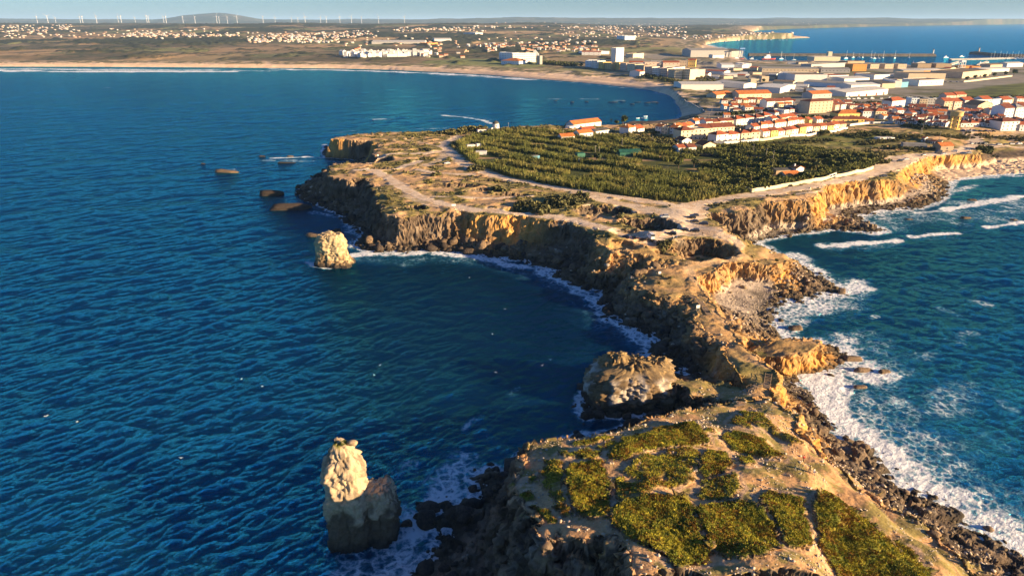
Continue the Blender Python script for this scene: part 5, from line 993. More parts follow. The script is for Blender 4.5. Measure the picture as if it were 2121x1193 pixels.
one('school', 'lower yellow wing with dark red roof in front of the orange-yellow building', 'school', (1722, 254), (1800, 254), 9, 3.4, roof='hip', wall='yellow', roofm='darkred', win=(1, 8), rise=2)
row((1786, 247), (1834, 246), 2, 11, 7.6, 'the cream pair right of the orange-yellow building', ('white', 'cream'), ('darkred', 'red'), 'hip', (2, 4), 1, .1, .94)
row((1768, 236), (1842, 236), 6, 11, 5, 'the packed row behind the cream pair', ('white', 'cream', 'pink'), ('darkred', 'red'), 'gable', (2, 2), 1, .3, .92)
one('house', 'tall white house with wide red hipped roof above the low town', 'house', (1846, 224), (1873, 223), 13, 9, roof='hip', wall='white', roofm='red', win=(2, 4), rise=3.5, side=3, group=GH)
row((1834, 246), (1962, 252), 9, 11, 4.2, 'the middle row left of the water tower', ('white', 'white', 'cream'), ('darkred', 'red'), 'gable', (1, 2), 1, .4, .92)
row((1852, 257), (1960, 264), 8, 11, 3.8, 'the lowest row left of the water tower', ('white', 'paleblue'), ('darkred', 'red'), 'gable', (1, 2), 1, .35, .9)
row((1868, 236), (1962, 239), 7, 11, 5, 'the back row left of the water tower', ('white', 'grey', 'pink'), ('darkred', 'red'), 'gable', (2, 2), 1, .4, .92)
row((1886, 221), (1952, 221), 4, 14, 9, 'the grey-white flats behind the low town', ('paleblue', 'tan', 'grey'), ('grey',), 'flat', (3, 3), 0, .1, .97)
row((1955, 228), (2012, 227), 3, 14, 10, 'the red-roofed flats behind the water tower', ('tan', 'pink', 'white'), ('red',), 'gable', (3, 3), 0, .1, .98)
row((1958, 212), (2000, 211), 2, 12, 9, 'the far red-roofed pair on the meadow side', ('pink', 'tan'), ('red',), 'gable', (3, 2), 0, .1, .96)
row((1985, 263), (2062, 265), 4, 12, 3.8, 'the low row right of the water tower', ('white',), ('darkred', 'red'), 'hip', (1, 3), 1, .2, .9)
row((1990, 250), (2080, 252), 6, 11, 5, 'the second row right of the water tower', ('white', 'pink'), ('darkred', 'red'), 'gable', (2, 2), 1, .4, .92)
row((1996, 240), (2075, 240), 5, 11, 6, 'the third row right of the water tower', ('white', 'cream', 'grey'), ('red', 'darkred'), 'gable', (2, 2), 1, .4, .9)
one('house', 'tall grey gable-fronted house right of the water tower', 'house', (2022, 237), (2052, 235), 16, 10, wall='tan', roofm='brown', win=(3, 2), ridge='y', group=GH)
row((2012, 222), (2090, 220), 4, 14, 8.5, 'the back row near the right edge', ('paleblue', 'white'), ('grey', 'red'), ('flat', 'gable'), (2, 3), 0, .2, .95)
row((2077, 250), (2135, 247), 3, 15, 12, 'the right-edge apartment houses', ('paleblue', 'white'), ('darkred', 'grey'), ('gable', 'hip'), (4, 3), 0, .1, .96)
one('house', 'large white three-level house with terraces at the right edge', 'house', (2072, 271), (2108, 271), 14, 9, roof='hip', wall='white', roofm='darkred', win=(3, 4), rise=2.5, group=GH)
row((2110, 272), (2190, 272), 4, 12, 6, 'the row running out past the right edge', ('white', 'cream'), ('red',), 'gable', (2, 2), 1, .2, .9)
row((2140, 248), (2230, 246), 4, 12, 7, 'the upper row running out past the right edge', ('white',), ('red', 'darkred'), 'gable', (2, 2), 1, .2, .9)
row((1822, 292), (1852, 291), 2, 7, 2.6, 'the low white sheds in the fields', ('white',), ('pale',), 'flat', (1, 2), 0, .1, .95)
row((1906, 291), (1952, 299), 4, 8, 3.2, 'the farm group by the gravel road', ('white', 'cream'), ('darkred', 'brown'), 'gable', (1, 2), 0, .4, .85)
one('hut', 'brown hut with bright orange roof beside the cliff car park', 'hut', (1947, 315), (1974, 313), 9, 4.6, wall='brown', roofm='orange', win=(1, 1))
one('shed', 'long low grey farm shed by the gravel road', 'shed', (1870, 304), (1920, 306), 7, 2.6, roof='flat', wall='concrete', roofm='grey')
one('shed', 'small white shed beside the gravel road, lower of two on the left', 'shed', (985, 321), (1008, 321), 5, 2.4, roof='flat', wall='white', roofm='pale')
one('shed', 'small white shed beside the gravel road, upper of two on the left', 'shed', (968, 307), (985, 306), 4, 2.2, roof='flat', wall='white', roofm='pale')
one('shed', 'small blue-roofed shed in the left allotments', 'shed', (988, 304), (1004, 303), 4, 2.2, roof='flat', wall='white', roofm='grey')
one('shed', 'large green-roofed shed in the middle of the allotments', 'shed', (1284, 325), (1328, 324), 10, 3.2, wall='palegreen', roofm='green', rise=1.4)
one('shed', 'small green hut with flat roof in the allotments', 'shed', (1196, 327), (1212, 326), 5, 3, roof='flat', wall='palegreen', roofm='green')
one('shed', 'tiny blue-topped shed in the reeds, lower left of the green hut', 'shed', (1104, 330), (1118, 329), 4, 2.2, roof='flat', wall='blue', roofm='grey')
one('shed', 'tiny turquoise shed below the small green hut', 'shed', (1198, 336), (1212, 335), 4, 2, roof='flat', wall='blue', roofm='pale')
one('hut', 'white hut with orange roof among bushes behind the cream wall', 'hut', (1648, 361), (1664, 359), 6, 3.6, roofm='orange', ridge='y', chim=1)
one('shed', 'shed with striped corrugated roof behind the cream wall', 'shed', (1607, 362), (1640, 360), 7, 2.8, wall='brown', roofm='dark', rise=.6)
one('shed', 'low orange-roofed shed in front of the striped-roof shed', 'shed', (1626, 371), (1656, 368), 6, 2.6, wall='tan', roofm='orange')
one('shed', 'white little house among bushes beside the windmill', 'shed', (990, 275.5), (1008, 274.5), 5, 2.6, roof='flat', wall='white', roofm='red')
row((1600, 236), (1642, 232), 3, 10, 5, 'the small infill row left of the yellow block', ('white', 'cream'), ('red', 'darkred'), 'gable', (2, 2), 1, .4, .8)
row((1690, 222), (1760, 219), 5, 10, 4.5, 'the far row above the yellow block', ('white', 'pink'), ('darkred', 'red'), 'gable', (1, 2), 1, .4, .85)
row((1775, 226), (1840, 227), 5, 10, 5, 'the far row above the orange-yellow school', ('white', 'cream'), ('darkred', 'red'), 'gable', (2, 2), 1, .4, .85)
row((1880, 228), (1948, 230), 5, 10, 5, 'the row right below the grey-white flats', ('white', 'pink', 'cream'), ('red', 'darkred'), 'gable', (1, 2), 1, .4, .88)
row((1840, 251), (1900, 254), 5, 9, 3.8, 'the squeezed row between the low rows', ('white', 'cream'), ('red', 'darkred'), 'gable', (1, 2), 1, .4, .88)
row((2020, 258), (2075, 259), 4, 10, 4.5, 'the infill row right of the tower', ('white', 'cream'), ('red', 'darkred'), 'gable', (1, 2), 1, .4, .85)
row((2085, 232), (2140, 230), 4, 11, 6, 'the upper infill row at the right edge', ('white', 'paleblue'), ('red', 'darkred'), 'gable', (2, 2), 1, .3, .9)
row((2070, 216), (2140, 213), 4, 12, 6, 'the farthest row at the right edge', ('white', 'tan'), ('red', 'grey'), 'gable', (2, 2), 0, .3, .9)
row((1440, 262), (1462, 259), 2, 9, 5, 'the pair by the cove shore', ('white',), ('orange', 'darkred'), 'gable', (2, 2), 1, .2, .85)
row((1602, 258), (1650, 252), 4, 9, 5.5, 'the third terrace behind the second', ('white', 'cream'), ('red',), 'gable', (2, 2), 1, .2, .9)
row((1655, 258), (1700, 254), 3, 9, 5, 'the small group left of the yellow school', ('white', 'yellow'), ('red',), 'gable', (2, 2), 1, .3, .8)
q3 = np.random.RandomState(99)
for (ax0, ax1, ay0, ay1, n_, lab) in [(1745, 1965, 224, 260, 34, 'squeezed between the rows of the low town'), (1990, 2130, 222, 260, 20, 'squeezed between the rows right of the tower'), (1500, 1670, 206, 246, 18, 'squeezed between the rows near the sea wall')]:
    for i in range(n_):
        x, y, z = on(q3.uniform(ax0, ax1), q3.uniform(ay0, ay1))
        building('cottage', f'small low house {lab}', 'house', x, y, z, q3.uniform(-.6, .6), q3.uniform(6, 10), q3.uniform(6, 9), q3.uniform(3, 4.6), ('gable', 'hip')[i % 2], ('white', 'white', 'cream', 'grey', 'white')[i % 5], ('red', 'darkred', 'orange', 'darkred')[i % 4], win=(1, 2), chim=i % 2, group=f'small low houses {lab}')
# warehouses and port
GW = 'warehouses of the port district'
def wh(label, a, b, D, h, wall='white', roofm='pale', roof='gable', rise=None, **k): one('warehouse', label, 'warehouse', a, b, D, h, roof=roof, wall=wall, roofm=roofm, rise=(h * .25 if rise is None else rise), group=GW, **k)
wh('long white warehouse running inland from the beach road, pale roof', (1412, 171), (1498, 186), 55, 8, roofm='pale'); wh('smaller white warehouse with loading bays attached to the long beach-road one', (1480, 178), (1540, 184), 30, 7)
wh('broad white warehouse with sunlit roof behind the orange-roofed cannery', (1566, 191), (1615, 194), 70, 8, roofm='white'); wh('low white warehouse right of the broad sunlit one', (1620, 186), (1672, 188), 45, 6, roofm='pale')
wh('tallest plain white warehouse in the middle of the port', (1645, 170), (1712, 170), 60, 12, roof='flat', roofm='brown'); wh('white warehouse adjoining the left of the tallest white one', (1610, 166), (1643, 167), 60, 11, roof='flat', roofm='pale'); wh('long low grey-white warehouse with dark eaves below the tallest one', (1664, 178), (1760, 184), 40, 7, wall='paleblue', roofm='grey')
wh('very long window-lined shed near the harbour', (1578, 150), (1695, 151), 40, 8, wall='tan', roofm='grey', win=(1, 16), wsize='wide'); wh('second window-lined shed continuing to the right near the harbour', (1700, 151), (1760, 152), 40, 8, wall='grey', roofm='grey', win=(1, 8), wsize='wide')
wh('huge grey shipyard hall beside the bay', (1430, 119), (1508, 119), 80, 20, wall='grey', roofm='grey'); wh('dark grey shipyard hall joined to the right of the huge one', (1509, 119), (1538, 119), 80, 19, wall='concrete', roofm='dark'); wh('low white annex in front of the huge shipyard hall', (1476, 121), (1500, 121), 20, 9, win=(1, 6))
wh('white warehouse with pale blue side near the shipyard', (1494, 143), (1520, 143), 40, 9, wall='paleblue'); wh('bright white block beside the shipyard road', (1537, 141), (1556, 141), 40, 9, roof='flat', roofm='white'); wh('pale sheds row left of the very long one', (1520, 141), (1537, 142), 40, 7, roofm='pale')
wh('pale castle-like fish hall with a stubby tower', (1686, 127), (1740, 126.5), 50, 10, wall='cream', roof='flat', roofm='pale'); wh('square stubby tower rising over the pale fish hall', (1714, 125), (1722, 125), 16, 24, wall='cream', roof='flat', roofm='pale')
wh('white warehouse left of the blue-fronted one', (1810, 165), (1842, 164), 45, 8, roofm='brown', roof='flat'); wh('large pale warehouse with tan right side near the meadow', (1880, 166), (1957, 166), 50, 11, wall='tan', roof='flat', roofm='brown'); wh('long brown warehouse behind the tree line', (1992, 163), (2052, 157), 60, 11, wall='tan', roof='flat', roofm='brown')
wh('white-fronted warehouse joined to a blue one', (1852, 182), (1866, 182), 45, 10, roof='flat', roofm='white'); wh('turquoise-blue fronted warehouse by the port road', (1866, 182), (1880, 181), 45, 8, wall='blue', roof='flat', roofm='grey'); wh('white two-part warehouse right of the turquoise one', (1902, 179), (1953, 177), 35, 9, roof='flat', roofm='brown', win=(1, 5))
wh('dark-roofed tan warehouse left of the turquoise one', (1826, 184), (1853, 183), 60, 8, wall='tan', roofm='dark'); wh('long white depot with red and blue doors along the port road', (1752, 201), (1838, 196), 40, 8, roofm='pale', bigdoors=[(.08, M_BLUEP), (.3, M_REDP), (.48, M_REDP), (.72, M_REDP), (.9, M_DOOR)])
wh('white curved-roof depot behind the one with red doors', (1762, 186), (1822, 184), 40, 7, roofm='white'); wh('white depot with blue door left of the red-doored one', (1690, 197), (1746, 197), 35, 7, roofm='white', bigdoors=[(.2, M_BLUEP), (.7, M_DOOR)]); wh('pale depot with flat sunlit roof near the roundabout', (1748, 172), (1800, 170), 45, 7, roofm='pale')
wh('long red-banded shed near the harbour', (1913, 155), (1953, 154), 40, 8, wall='orange', roofm='white', win=(1, 6)); wh('long cream shed left of the red-banded one', (1870, 155), (1912, 155), 40, 8, wall='cream', roofm='pale', win=(1, 6)); wh('orange brick block facing the harbour', (1765, 148), (1794, 148), 35, 14, wall='orange', roof='flat', roofm='brown', win=(2, 5))
for i, (a, b) in enumerate([(1802, 1820), (1832, 1850), (1859, 1877)]): wh(f'tan net store with arched openings, {ORD[i]} of three from the left on the quay', (a, 143), (b, 143), 30, 10, wall='tan', roof='flat', roofm='brown', win=(1, 4))
wh('brown quay shed right of the net stores', (1900, 141), (1928, 141), 30, 9, wall='brown', roof='flat', roofm='brown'); wh('long brown quay shed beside the jetty root', (1938, 141), (1970, 141), 30, 9, wall='brown', roof='flat', roofm='grey'); wh('dark long quay building left of the orange brick block', (1680, 140), (1752, 139), 30, 9, wall='grey', roof='flat', roofm='dark'); wh('low tan quay building with white end', (1755, 135), (1790, 134), 30, 8, wall='brown', roof='flat', roofm='dark')
wh('orange container-like store at the right of the harbour', (1990, 146), (2006, 146), 25, 9, wall='orange', roof='flat', roofm='orange'); wh('second orange store at the right of the harbour', (2012, 146), (2030, 146), 25, 8, wall='orange', roof='flat', roofm='red'); wh('long pale shed at the right of the harbour', (2030, 150), (2090, 149), 30, 7, roofm='pale'); wh('white shed group behind the tree line, left one', (2050, 143), (2075, 142), 25, 9, wall='tan', roofm='brown'); wh('white shed group behind the tree line, right one', (2085, 140), (2118, 139), 25, 9, roofm='pale')
wh('grey low store beside the tallest white warehouse', (1716, 168), (1756, 167), 40, 9, win=(2, 8), roof='flat', roofm='red'); wh('sunlit low sheds left of the tallest white warehouse', (1555, 163), (1606, 165), 30, 5, wall='tan', roofm='brown'); wh('white flat shed strip before the orange-roofed cannery', (1600, 176), (1642, 178), 30, 6, wall='cream', roofm='brown'); wh('small white store strip by the beach apartments', (1462, 153), (1500, 155), 30, 6, roofm='red'); wh('second small white store strip by the beach apartments', (1434, 158), (1466, 160), 25, 6, roofm='darkred')
wh('small cream store among the port warehouses', (1555, 172), (1572, 172), 20, 6, wall='cream', roof='flat', roofm='pale'); wh('small tan tower-like store among the port warehouses', (1577, 170), (1592, 170), 16, 9, wall='tan', roof='flat', roofm='brown'); wh('long white roof shed behind the small tan store', (1500, 160), (1552, 161), 35, 6, roofm='white'); wh('pale shed left of the brown warehouse', (1957, 158), (1990, 158), 35, 7, wall='brown', roofm='dark')
NUM = ['one', 'two', 'three', 'four']
for nm_, y0_, xs_ in [('by the beach apartments', 150, (1450, 1475)), ('between the shipyard and the window-lined sheds', 146, (1500, 1530, 1560)), ('above the long beach-road warehouse', 163, (1480, 1510, 1535)), ('right of the tallest white warehouse', 160, (1725, 1750, 1775, 1800)), ('behind the turquoise warehouse', 170, (1850, 1868)), ('above the large pale warehouse', 159, (1850, 1875, 1900, 1925)), ('beside the port road bend', 190, (1655, 1690, 1720)), ('left of the window-lined sheds', 155, (1540, 1570)), ('behind the depot with red doors', 178, (1760, 1785, 1810)), ('on the quay behind the fish hall', 133, (1640, 1665, 1770)), ('at the harbour end of the red-banded shed', 147, (1900, 1930, 1960)), ('in front of the window-lined sheds', 158, (1600, 1640, 1680))]:
    for j, x_ in enumerate(xs_): wh(f'small low {("white", "tan", "cream", "grey")[j % 4]} shed {nm_}, {ORD[j]} from left', (x_ - 8 - 3 * (j % 2), y0_ + (j % 2)), (x_ + 8, y0_ + .6), 14 + 8 * (j % 3), 4 + (j % 3), wall=('white', 'tan', 'cream', 'grey')[j % 4], roof='flat' if j % 2 else 'gable', roofm=('pale', 'brown', 'red', 'grey')[j % 4])
one('cannery', 'long cream cannery with bright orange tiled roof near the beach road', 'cannery', (1530, 204), (1597, 203), 22, 6, wall='cream', roofm='orange', win=(1, 8), rise=4); one('cannery', 'smaller cream wing with orange roof left of the long cannery', 'cannery', (1484, 204), (1516, 203), 18, 5.5, wall='cream', roofm='orange', win=(1, 3), rise=3.5); one('cannery', 'cream building with bright orange roof standing alone by the port car park', 'cannery', (1682, 205), (1722, 203), 20, 6, wall='grey', roofm='orange', win=(1, 4), rise=3.5)
# beachfront apartments and landmark blocks
one('tower_block', 'tall white eleven-storey tower block above the beach', 'tower block', (1275, 131.5), (1291, 131), 14, 36, roof='flat', wall='white', roofm='pale', win=(10, 4), wsize='wide', parapet=True)
q_ = np.random.RandomState(5)
for i, (px, py, wpx, h, wl) in enumerate([(1218, 139, 12, 14, 'paleblue'), (1231, 141, 12, 16, 'white'), (1243, 142, 11, 14, 'yellow'), (1258, 143, 16, 13, 'ochre'), (1276, 144, 12, 15, 'yellow'), (1290, 146, 12, 15, 'pink'), (1306, 148, 16, 15, 'cream'), (1325, 150, 16, 14, 'tan'), (1342, 153, 15, 14, 'pink'), (1358, 156, 15, 14, 'white'), (1374, 158, 14, 15, 'pink'), (1390, 161, 15, 15, 'tan'), (1404, 163, 15, 17, 'cream'), (1420, 164, 16, 18, 'cream'), (1436, 161, 12, 15, 'pink')]):
    one('apartment_block', f'{wl if wl != "paleblue" else "pale blue"} beachfront apartment block, {ORD[i]} from the left in the long beachfront row', 'apartment block', (px - wpx / 2, py), (px + wpx / 2, py + wpx * .12), 22, h, roof='flat', wall=wl, roofm='brown', win=(4, 4), wsize='wide', group='beachfront apartment blocks')
for i, (px, py, wpx, h, wl) in enumerate([(1318, 138, 30, 9, 'white'), (1350, 141, 30, 12, 'pink'), (1390, 142, 34, 13, 'pink'), (1412, 140, 20, 15, 'tan'), (1432, 140, 16, 16, 'yellow'), (1236, 131, 34, 8, 'white'), (1262, 131, 18, 9, 'cream'), (1322, 121, 22, 14, 'cream'), (1225, 115, 40, 10, 'white'), (1360, 134, 24, 9, 'grey'), (1330, 158, 10, 9, 'white'), (1405, 150, 26, 11, 'white')]):
    one('apartment_block', f'{wl} block, {ORD[i]} of the second line of blocks behind the beachfront row', 'apartment block', (px - wpx / 2, py), (px + wpx / 2, py + .5), 24, h, roof='flat' if i % 2 else 'gable', wall=wl, roofm='brown' if i % 2 else 'red', win=(2, 4) if h > 9 else (1, 4), wsize='wide', rise=3)
one('hotel', 'white beach hotel with a grid of windows and long wing', 'hotel', (1062, 128.5), (1110, 129.5), 24, 22, roof='flat', wall='white', roofm='pale', win=(4, 13), wsize='wide', parapet=True); one('hotel', 'lower pale hotel wing with red roof on the beach side', 'hotel', (1038, 134), (1075, 134), 40, 9, roof='hip', wall='paleblue', roofm='orange', win=(1, 8), rise=6); one('hotel', 'pale blue left wing of the beach hotel', 'hotel', (1034, 124), (1060, 128), 22, 20, roof='flat', wall='paleblue', roofm='pale', win=(4, 5), wsize='wide')
pr_ = one('pavilion', 'white tent-like pavilion right of the beach hotel', 'pavilion', (1100, 116), (1116, 116), 22, 3, roof='hip', wall='white', roofm='white', rise=14)
one('monument', 'pale narrow gateway tower between hotel and road', 'tower', (1112, 134), (1118, 134), 8, 20, roof='flat', wall='concrete', roofm='grey')
one('factory', 'long low greenhouse-like factory beyond the resort', 'factory', (770, 92), (880, 91.5), 120, 9, roof='gable', wall='grey', roofm='pale', rise=5); one('factory', 'red-fronted store beside the long low factory', 'factory', (870, 94), (886, 94), 50, 9, roof='flat', wall='orange', roofm='red'); one('factory', 'pale factory shed right of the long low one', 'factory', (900, 86), (935, 85.5), 80, 9, wall='white', roofm='pale', rise=4)
one('factory', 'big blue and white factory on the plain behind the tower block', 'factory', (1294, 83.5), (1316, 83), 90, 18, roof='flat', wall='paleblue', roofm='white'); one('factory', 'long white store behind the tower block', 'factory', (1210, 114), (1262, 113), 50, 9, roof='flat', wall='white', roofm='pale')
one('factory', 'long brown-roofed yard building between resort and hotel', 'factory', (920, 111), (962, 111), 30, 6, wall='brown', roofm='brown'); one('factory', 'pale greenhouse strip inland of the resort', 'factory', (985, 72), (1000, 72), 90, 9, wall='white', roofm='pale', rise=3)
# white resort: many gabled cubes
q_ = np.random.RandomState(8)
for i in range(46):
    px = 714 + (i % 23) * 7.6 + q_.uniform(-2, 2); py = 118.5 - (i // 23) * 3.6 - .9 * (px - 714) / 170 * 2 + q_.uniform(-1, 1); 
    one('villa', 'white gabled villa of the dense white holiday village behind the dunes', 'villa', (px - 3.6, py), (px + 3.6, py), 16, q_.uniform(8, 13), roof='gable', wall='white', roofm='white', rise=3.5, ridge='y' if q_.rand() < .5 else 'x', group='white villas of the holiday village')
for i, (a, b, py) in enumerate([(802, 843, 118.5), (858, 895, 114)]): one('villa', f'long white hall at the front of the holiday village, {"left" if i == 0 else "right"} one', 'hall', (a, py), (b, py - .5), 20, 8, roof='flat', wall='white', roofm='white')
# distant villages: nearest ones single houses, the rest one mass
q_ = np.random.RandomState(21)
CL = [(-60, 470, 61, 80, 150, 'straggling along the plain below the wind turbines'), (250, 500, 70, 77, 70, 'in the middle of the left plain'), (515, 705, 68.5, 90, 170, 'in the white town left of centre on the plain'), (700, 770, 64, 80, 40, 'beside the white town left of centre'), (820, 1000, 58, 66, 60, 'on the far plain at the centre'), (1000, 1420, 47.5, 60, 190, 'on the far rise at the centre'), (1150, 1420, 56, 78, 110, 'in the village right of centre'), (1000, 1060, 92, 99, 14, 'by the pines inland of the hotel'), (1080, 1240, 86, 108, 40, 'scattered inland of the hotel and tower block'), (1420, 1540, 75, 82, 45, 'along the far beach village'), (1535, 1640, 70.5, 78, 50, 'on the far headland village'), (0, 150, 52, 59, 60, 'on the left skyline below the turbines'), (1480, 1700, 43.5, 52, 70, 'on the hills beyond the far bay'), (880, 960, 102, 120, 16, 'between the resort and the hotel'), (700, 1200, 75, 110, 60, 'scattered over the plain behind the resort')]
small = []
for x0, x1, y0, y1, n, where in CL:
    for i in range(int(n * 1.9)):
        px, py = q_.uniform(x0, x1), y0 + (y1 - y0) * q_.rand() ** .8
        if 990 < px < 1480 and 47 < py < 60 and q_.rand() < .2: continue
        px += q_.normal() * 6
        if q_.rand() < .55 and fbm(np.array([px / 22.]), np.array([py / 5.]), 2, 3)[0] < 0: continue
        small.append((px, py, where, q_.rand(), q_.rand(), q_.rand()))
pos = []
for px, py, where, a, b_, c_ in small:
    for _ in range(1):
        z = 30.0
        for k in range(26):
            x, y = U(px, py, min(z, 95)); 
            if y > 24000: break
            z = .6 * z + .4 * float(ground(x, y)[0])
        pos.append((x, y, float(ground(x, y)[0])))
order = np.argsort([p[1] for p in pos]); VB = bag(); kk = 0; indiv = {}
M_SM = [mat_plain('far_' + k, c, .9) for k, c in (('white', (.52, .49, .45)), ('cream', (.48, .41, .32)), ('pink', (.40, .29, .22)))]; RSM = [ROOFS['orange'], ROOFS['red'], ROOFS['white']]
for i in order:
    x, y, z = pos[i]; px, py, where, a, b_, c_ = small[i]
    if y > 24000 or y < 1500: continue
    L, D, h = 8 + 6 * a, 7 + 3 * b_, 3.2 + 2.6 * c_
    if y > 4500: L *= 1.35; h *= 1.1
    if kk < 110:
        key = (int(a * 3), int(b_ * 3), int(c_ * 2))
        if key not in indiv:
            V1, F1 = boxv(-.5, .5, 0, 1, -.4, 1); V1 = V1 + [(-.5, .5, 1.45), (.5, .5, 1.45)]; F1 = [f for f in F1 if f != (4, 5, 6, 7)] + [(4, 7, 8), (5, 9, 6), (4, 5, 9, 8), (6, 7, 8, 9)]
            me = bpy.data.meshes.new('cottage'); me.from_pydata(V1, [], F1); me.materials.append(M_SM[key[0]]); me.materials.append(RSM[key[1]]); me.update(); me.polygons[len(F1) - 1].material_index = 1; me.polygons[len(F1) - 2].material_index = 1; indiv[key] = me
        o = bpy.data.objects.new('cottage', indiv[key]); C.objects.link(o); o.location = (x, y, z); o.scale = (L, D, h); o.rotation_euler = (0, 0, (a - .5) * 1.2); tag(o, f'tiny pale far-off cottage {where}', 'cottage', f'far cottages {where}'); kk += 1
    else:
        rz = (a - .5) * 1.2; V1, F1 = boxv(-L / 2, L / 2, 0, D, -3, h); V1 = np.array(V1); ca, sa = math.cos(rz), math.sin(rz)
        V1 = np.stack([V1[:, 0] * ca - V1[:, 1] * sa + x, V1[:, 0] * sa + V1[:, 1] * ca + y, V1[:, 2] + z], 1); push(VB, V1, np.array(F1), np.array([[.50, .47, .43], [.46, .40, .31], [.38, .28, .21]][int(b_ * 3)]))
        V2 = np.array([(-L / 2, 0, h), (L / 2, 0, h), (L / 2, D, h), (-L / 2, D, h), (-L / 2, D / 2, h * 1.4), (L / 2, D / 2, h * 1.4)]); V2 = np.stack([V2[:, 0] * ca - V2[:, 1] * sa + x, V2[:, 0] * sa + V2[:, 1] * ca + y, V2[:, 2] + z], 1)
        push(VB, V2, np.array([(0, 1, 5, 4), (2, 3, 4, 5), (0, 4, 3, 3), (1, 2, 5, 5)]) if False else np.array([(0, 1, 5, 4), (2, 3, 4, 5)]), np.array([.45, .19, .09]) if c_ < .55 else np.array([.70, .66, .6]))
tag(flush(VB, 'distant_villages', mat_vcol('village_render', 0, 1, .1, .1, .3)), 'pale houses of the distant villages spread across the plain to the horizon', 'villages', kind='stuff')

# ------------------------------------------------------------------ towers and walls
def lathe(prof, n=24):
    V = [(r * math.cos(2 * math.pi * j / n), r * math.sin(2 * math.pi * j / n), z) for r, z in prof for j in range(n)]
    return V, [(i * n + j, i * n + (j + 1) % n, (i + 1) * n + (j + 1) % n, (i + 1) * n + j) for i in range(len(prof) - 1) for j in range(n)]
def empty(name, x, y, z, rz=0, label=None, cat=None, group=None):
    o = bpy.data.objects.new(name, None); C.objects.link(o); o.location = (x, y, z); o.rotation_euler = (0, 0, rz); return tag(o, label, cat, group)
def tube(pts_, r, n=6):
    V, Fs = [], []
    P_ = [Vector(p) for p in pts_]
    for i, p in enumerate(P_):
        d = (P_[min(i + 1, len(P_) - 1)] - P_[max(i - 1, 0)]).normalized(); u = d.orthogonal().normalized(); v = d.cross(u); rr = r if not isinstance(r, (list, tuple)) else r[i]
        V += [tuple(p + (u * math.cos(6.2832 * j / n) + v * math.sin(6.2832 * j / n)) * rr) for j in range(n)]
    Fs = [(i * n + j, i * n + (j + 1) % n, (i + 1) * n + (j + 1) % n, (i + 1) * n + j) for i in range(len(P_) - 1) for j in range(n)]
    return V, Fs + [tuple(range(n))[::-1], tuple(range((len(P_) - 1) * n, len(P_) * n))]
x, y, z = on(1027, 270); t = empty('windmill', x, y, z, R(20), 'white round windmill tower with dark conical cap above the reeds', 'windmill')
pm('tower', *lathe([(3.5, -1), (3.4, 0), (2.9, 6.0), (0.01, 6.02)]), WALLS['white'], t); pm('cap', *lathe([(3.15, 6.03), (3.2, 6.3), (2.3, 7.4), (.9, 8.3), (.01, 8.6)]), ROOFS['dark'], t); pm('door', *boxv(-.5, .5, -3.5, -3.2, 0, 2), M_BLUEP, t); pm('window', *boxv(-.4, .4, -3.14, -2.9, 3.6, 4.6), M_WIN, t)
pm('annex', *boxv(-4.6, -2.6, -1.5, 2.5, -1, 2.6), WALLS['white'], t)
x, y, z = on(1975, 267); t = empty('water_tower', x, y, z, R(10), 'tall yellow concrete water tower on pillars standing over the low houses', 'water tower'); s = 1.06
pm('tank', *lathe([(0.01, 11.2), (4.6, 11.2), (5.4, 11.9), (5.5, 12.4), (5.35, 12.6), (5.35, 15.2), (5.6, 15.5), (5.6, 15.9), (5.2, 16.1), (.01, 17.2)], 28), mat_plain('ochre_paint', (.56, .40, .16), .8), t); pm('core', *lathe([(1.3, -1), (1.3, 11.15)], 12), WALLS['yellow'], t); pm('base', *lathe([(5.2, -1), (5.2, .5), (.01, .5)], 20), WALLS['yellow'], t)
for k in range(8): a = k * math.pi / 4; shared('pillar', 'wtp', *boxv(-.4, .4, -.4, .4, .52, 11.18), WALLS['yellow'], t, (4.0 * math.cos(a), 4.0 * math.sin(a), 0), a)
for zz in (4.0, 7.6): pm('ring_beam', *lathe([(3.7, zz), (4.3, zz), (4.3, zz + .6), (3.7, zz + .6), (3.7, zz)], 24), WALLS['yellow'], t)
# long cream wall with gate along the gravel road
def wall_line(name, label, L, h, th, mat, cat='wall'):
    W_ = [on(*p) for p in L]; b = []
    for (a, c) in zip(W_[:-1], W_[1:]):
        d = math.hypot(c[0] - a[0], c[1] - a[1]); n = max(1, int(d / 4)); ux, uy = (c[0] - a[0]) / d, (c[1] - a[1]) / d
        for i in range(n):
            p = [a[0] + (c[0] - a[0]) * i / n, a[1] + (c[1] - a[1]) * i / n]; r = [a[0] + (c[0] - a[0]) * (i + 1) / n, a[1] + (c[1] - a[1]) * (i + 1) / n]
            z0, z1 = float(ground(*p)[0]), float(ground(*r)[0]); ox, oy = -uy * th / 2, ux * th / 2; g = .03 * h
            b.append(([(p[0] - ox, p[1] - oy, z0 - 1), (r[0] - ox, r[1] - oy, z1 - 1), (r[0] + ox, r[1] + oy, z1 - 1), (p[0] + ox, p[1] + oy, z0 - 1), (p[0] - ox, p[1] - oy, z0 + h), (r[0] - ox, r[1] - oy, z1 + h), (r[0] + ox, r[1] + oy, z1 + h), (p[0] + ox, p[1] + oy, z0 + h)], [(4, 5, 6, 7), (0, 1, 5, 4), (2, 3, 7, 6)] + ([(3, 0, 4, 7)] if i == 0 else []) + ([(1, 2, 6, 5)] if i == n - 1 else [])))
    o = pm(name, *merge(b), mat); tag(o, label, cat); return o
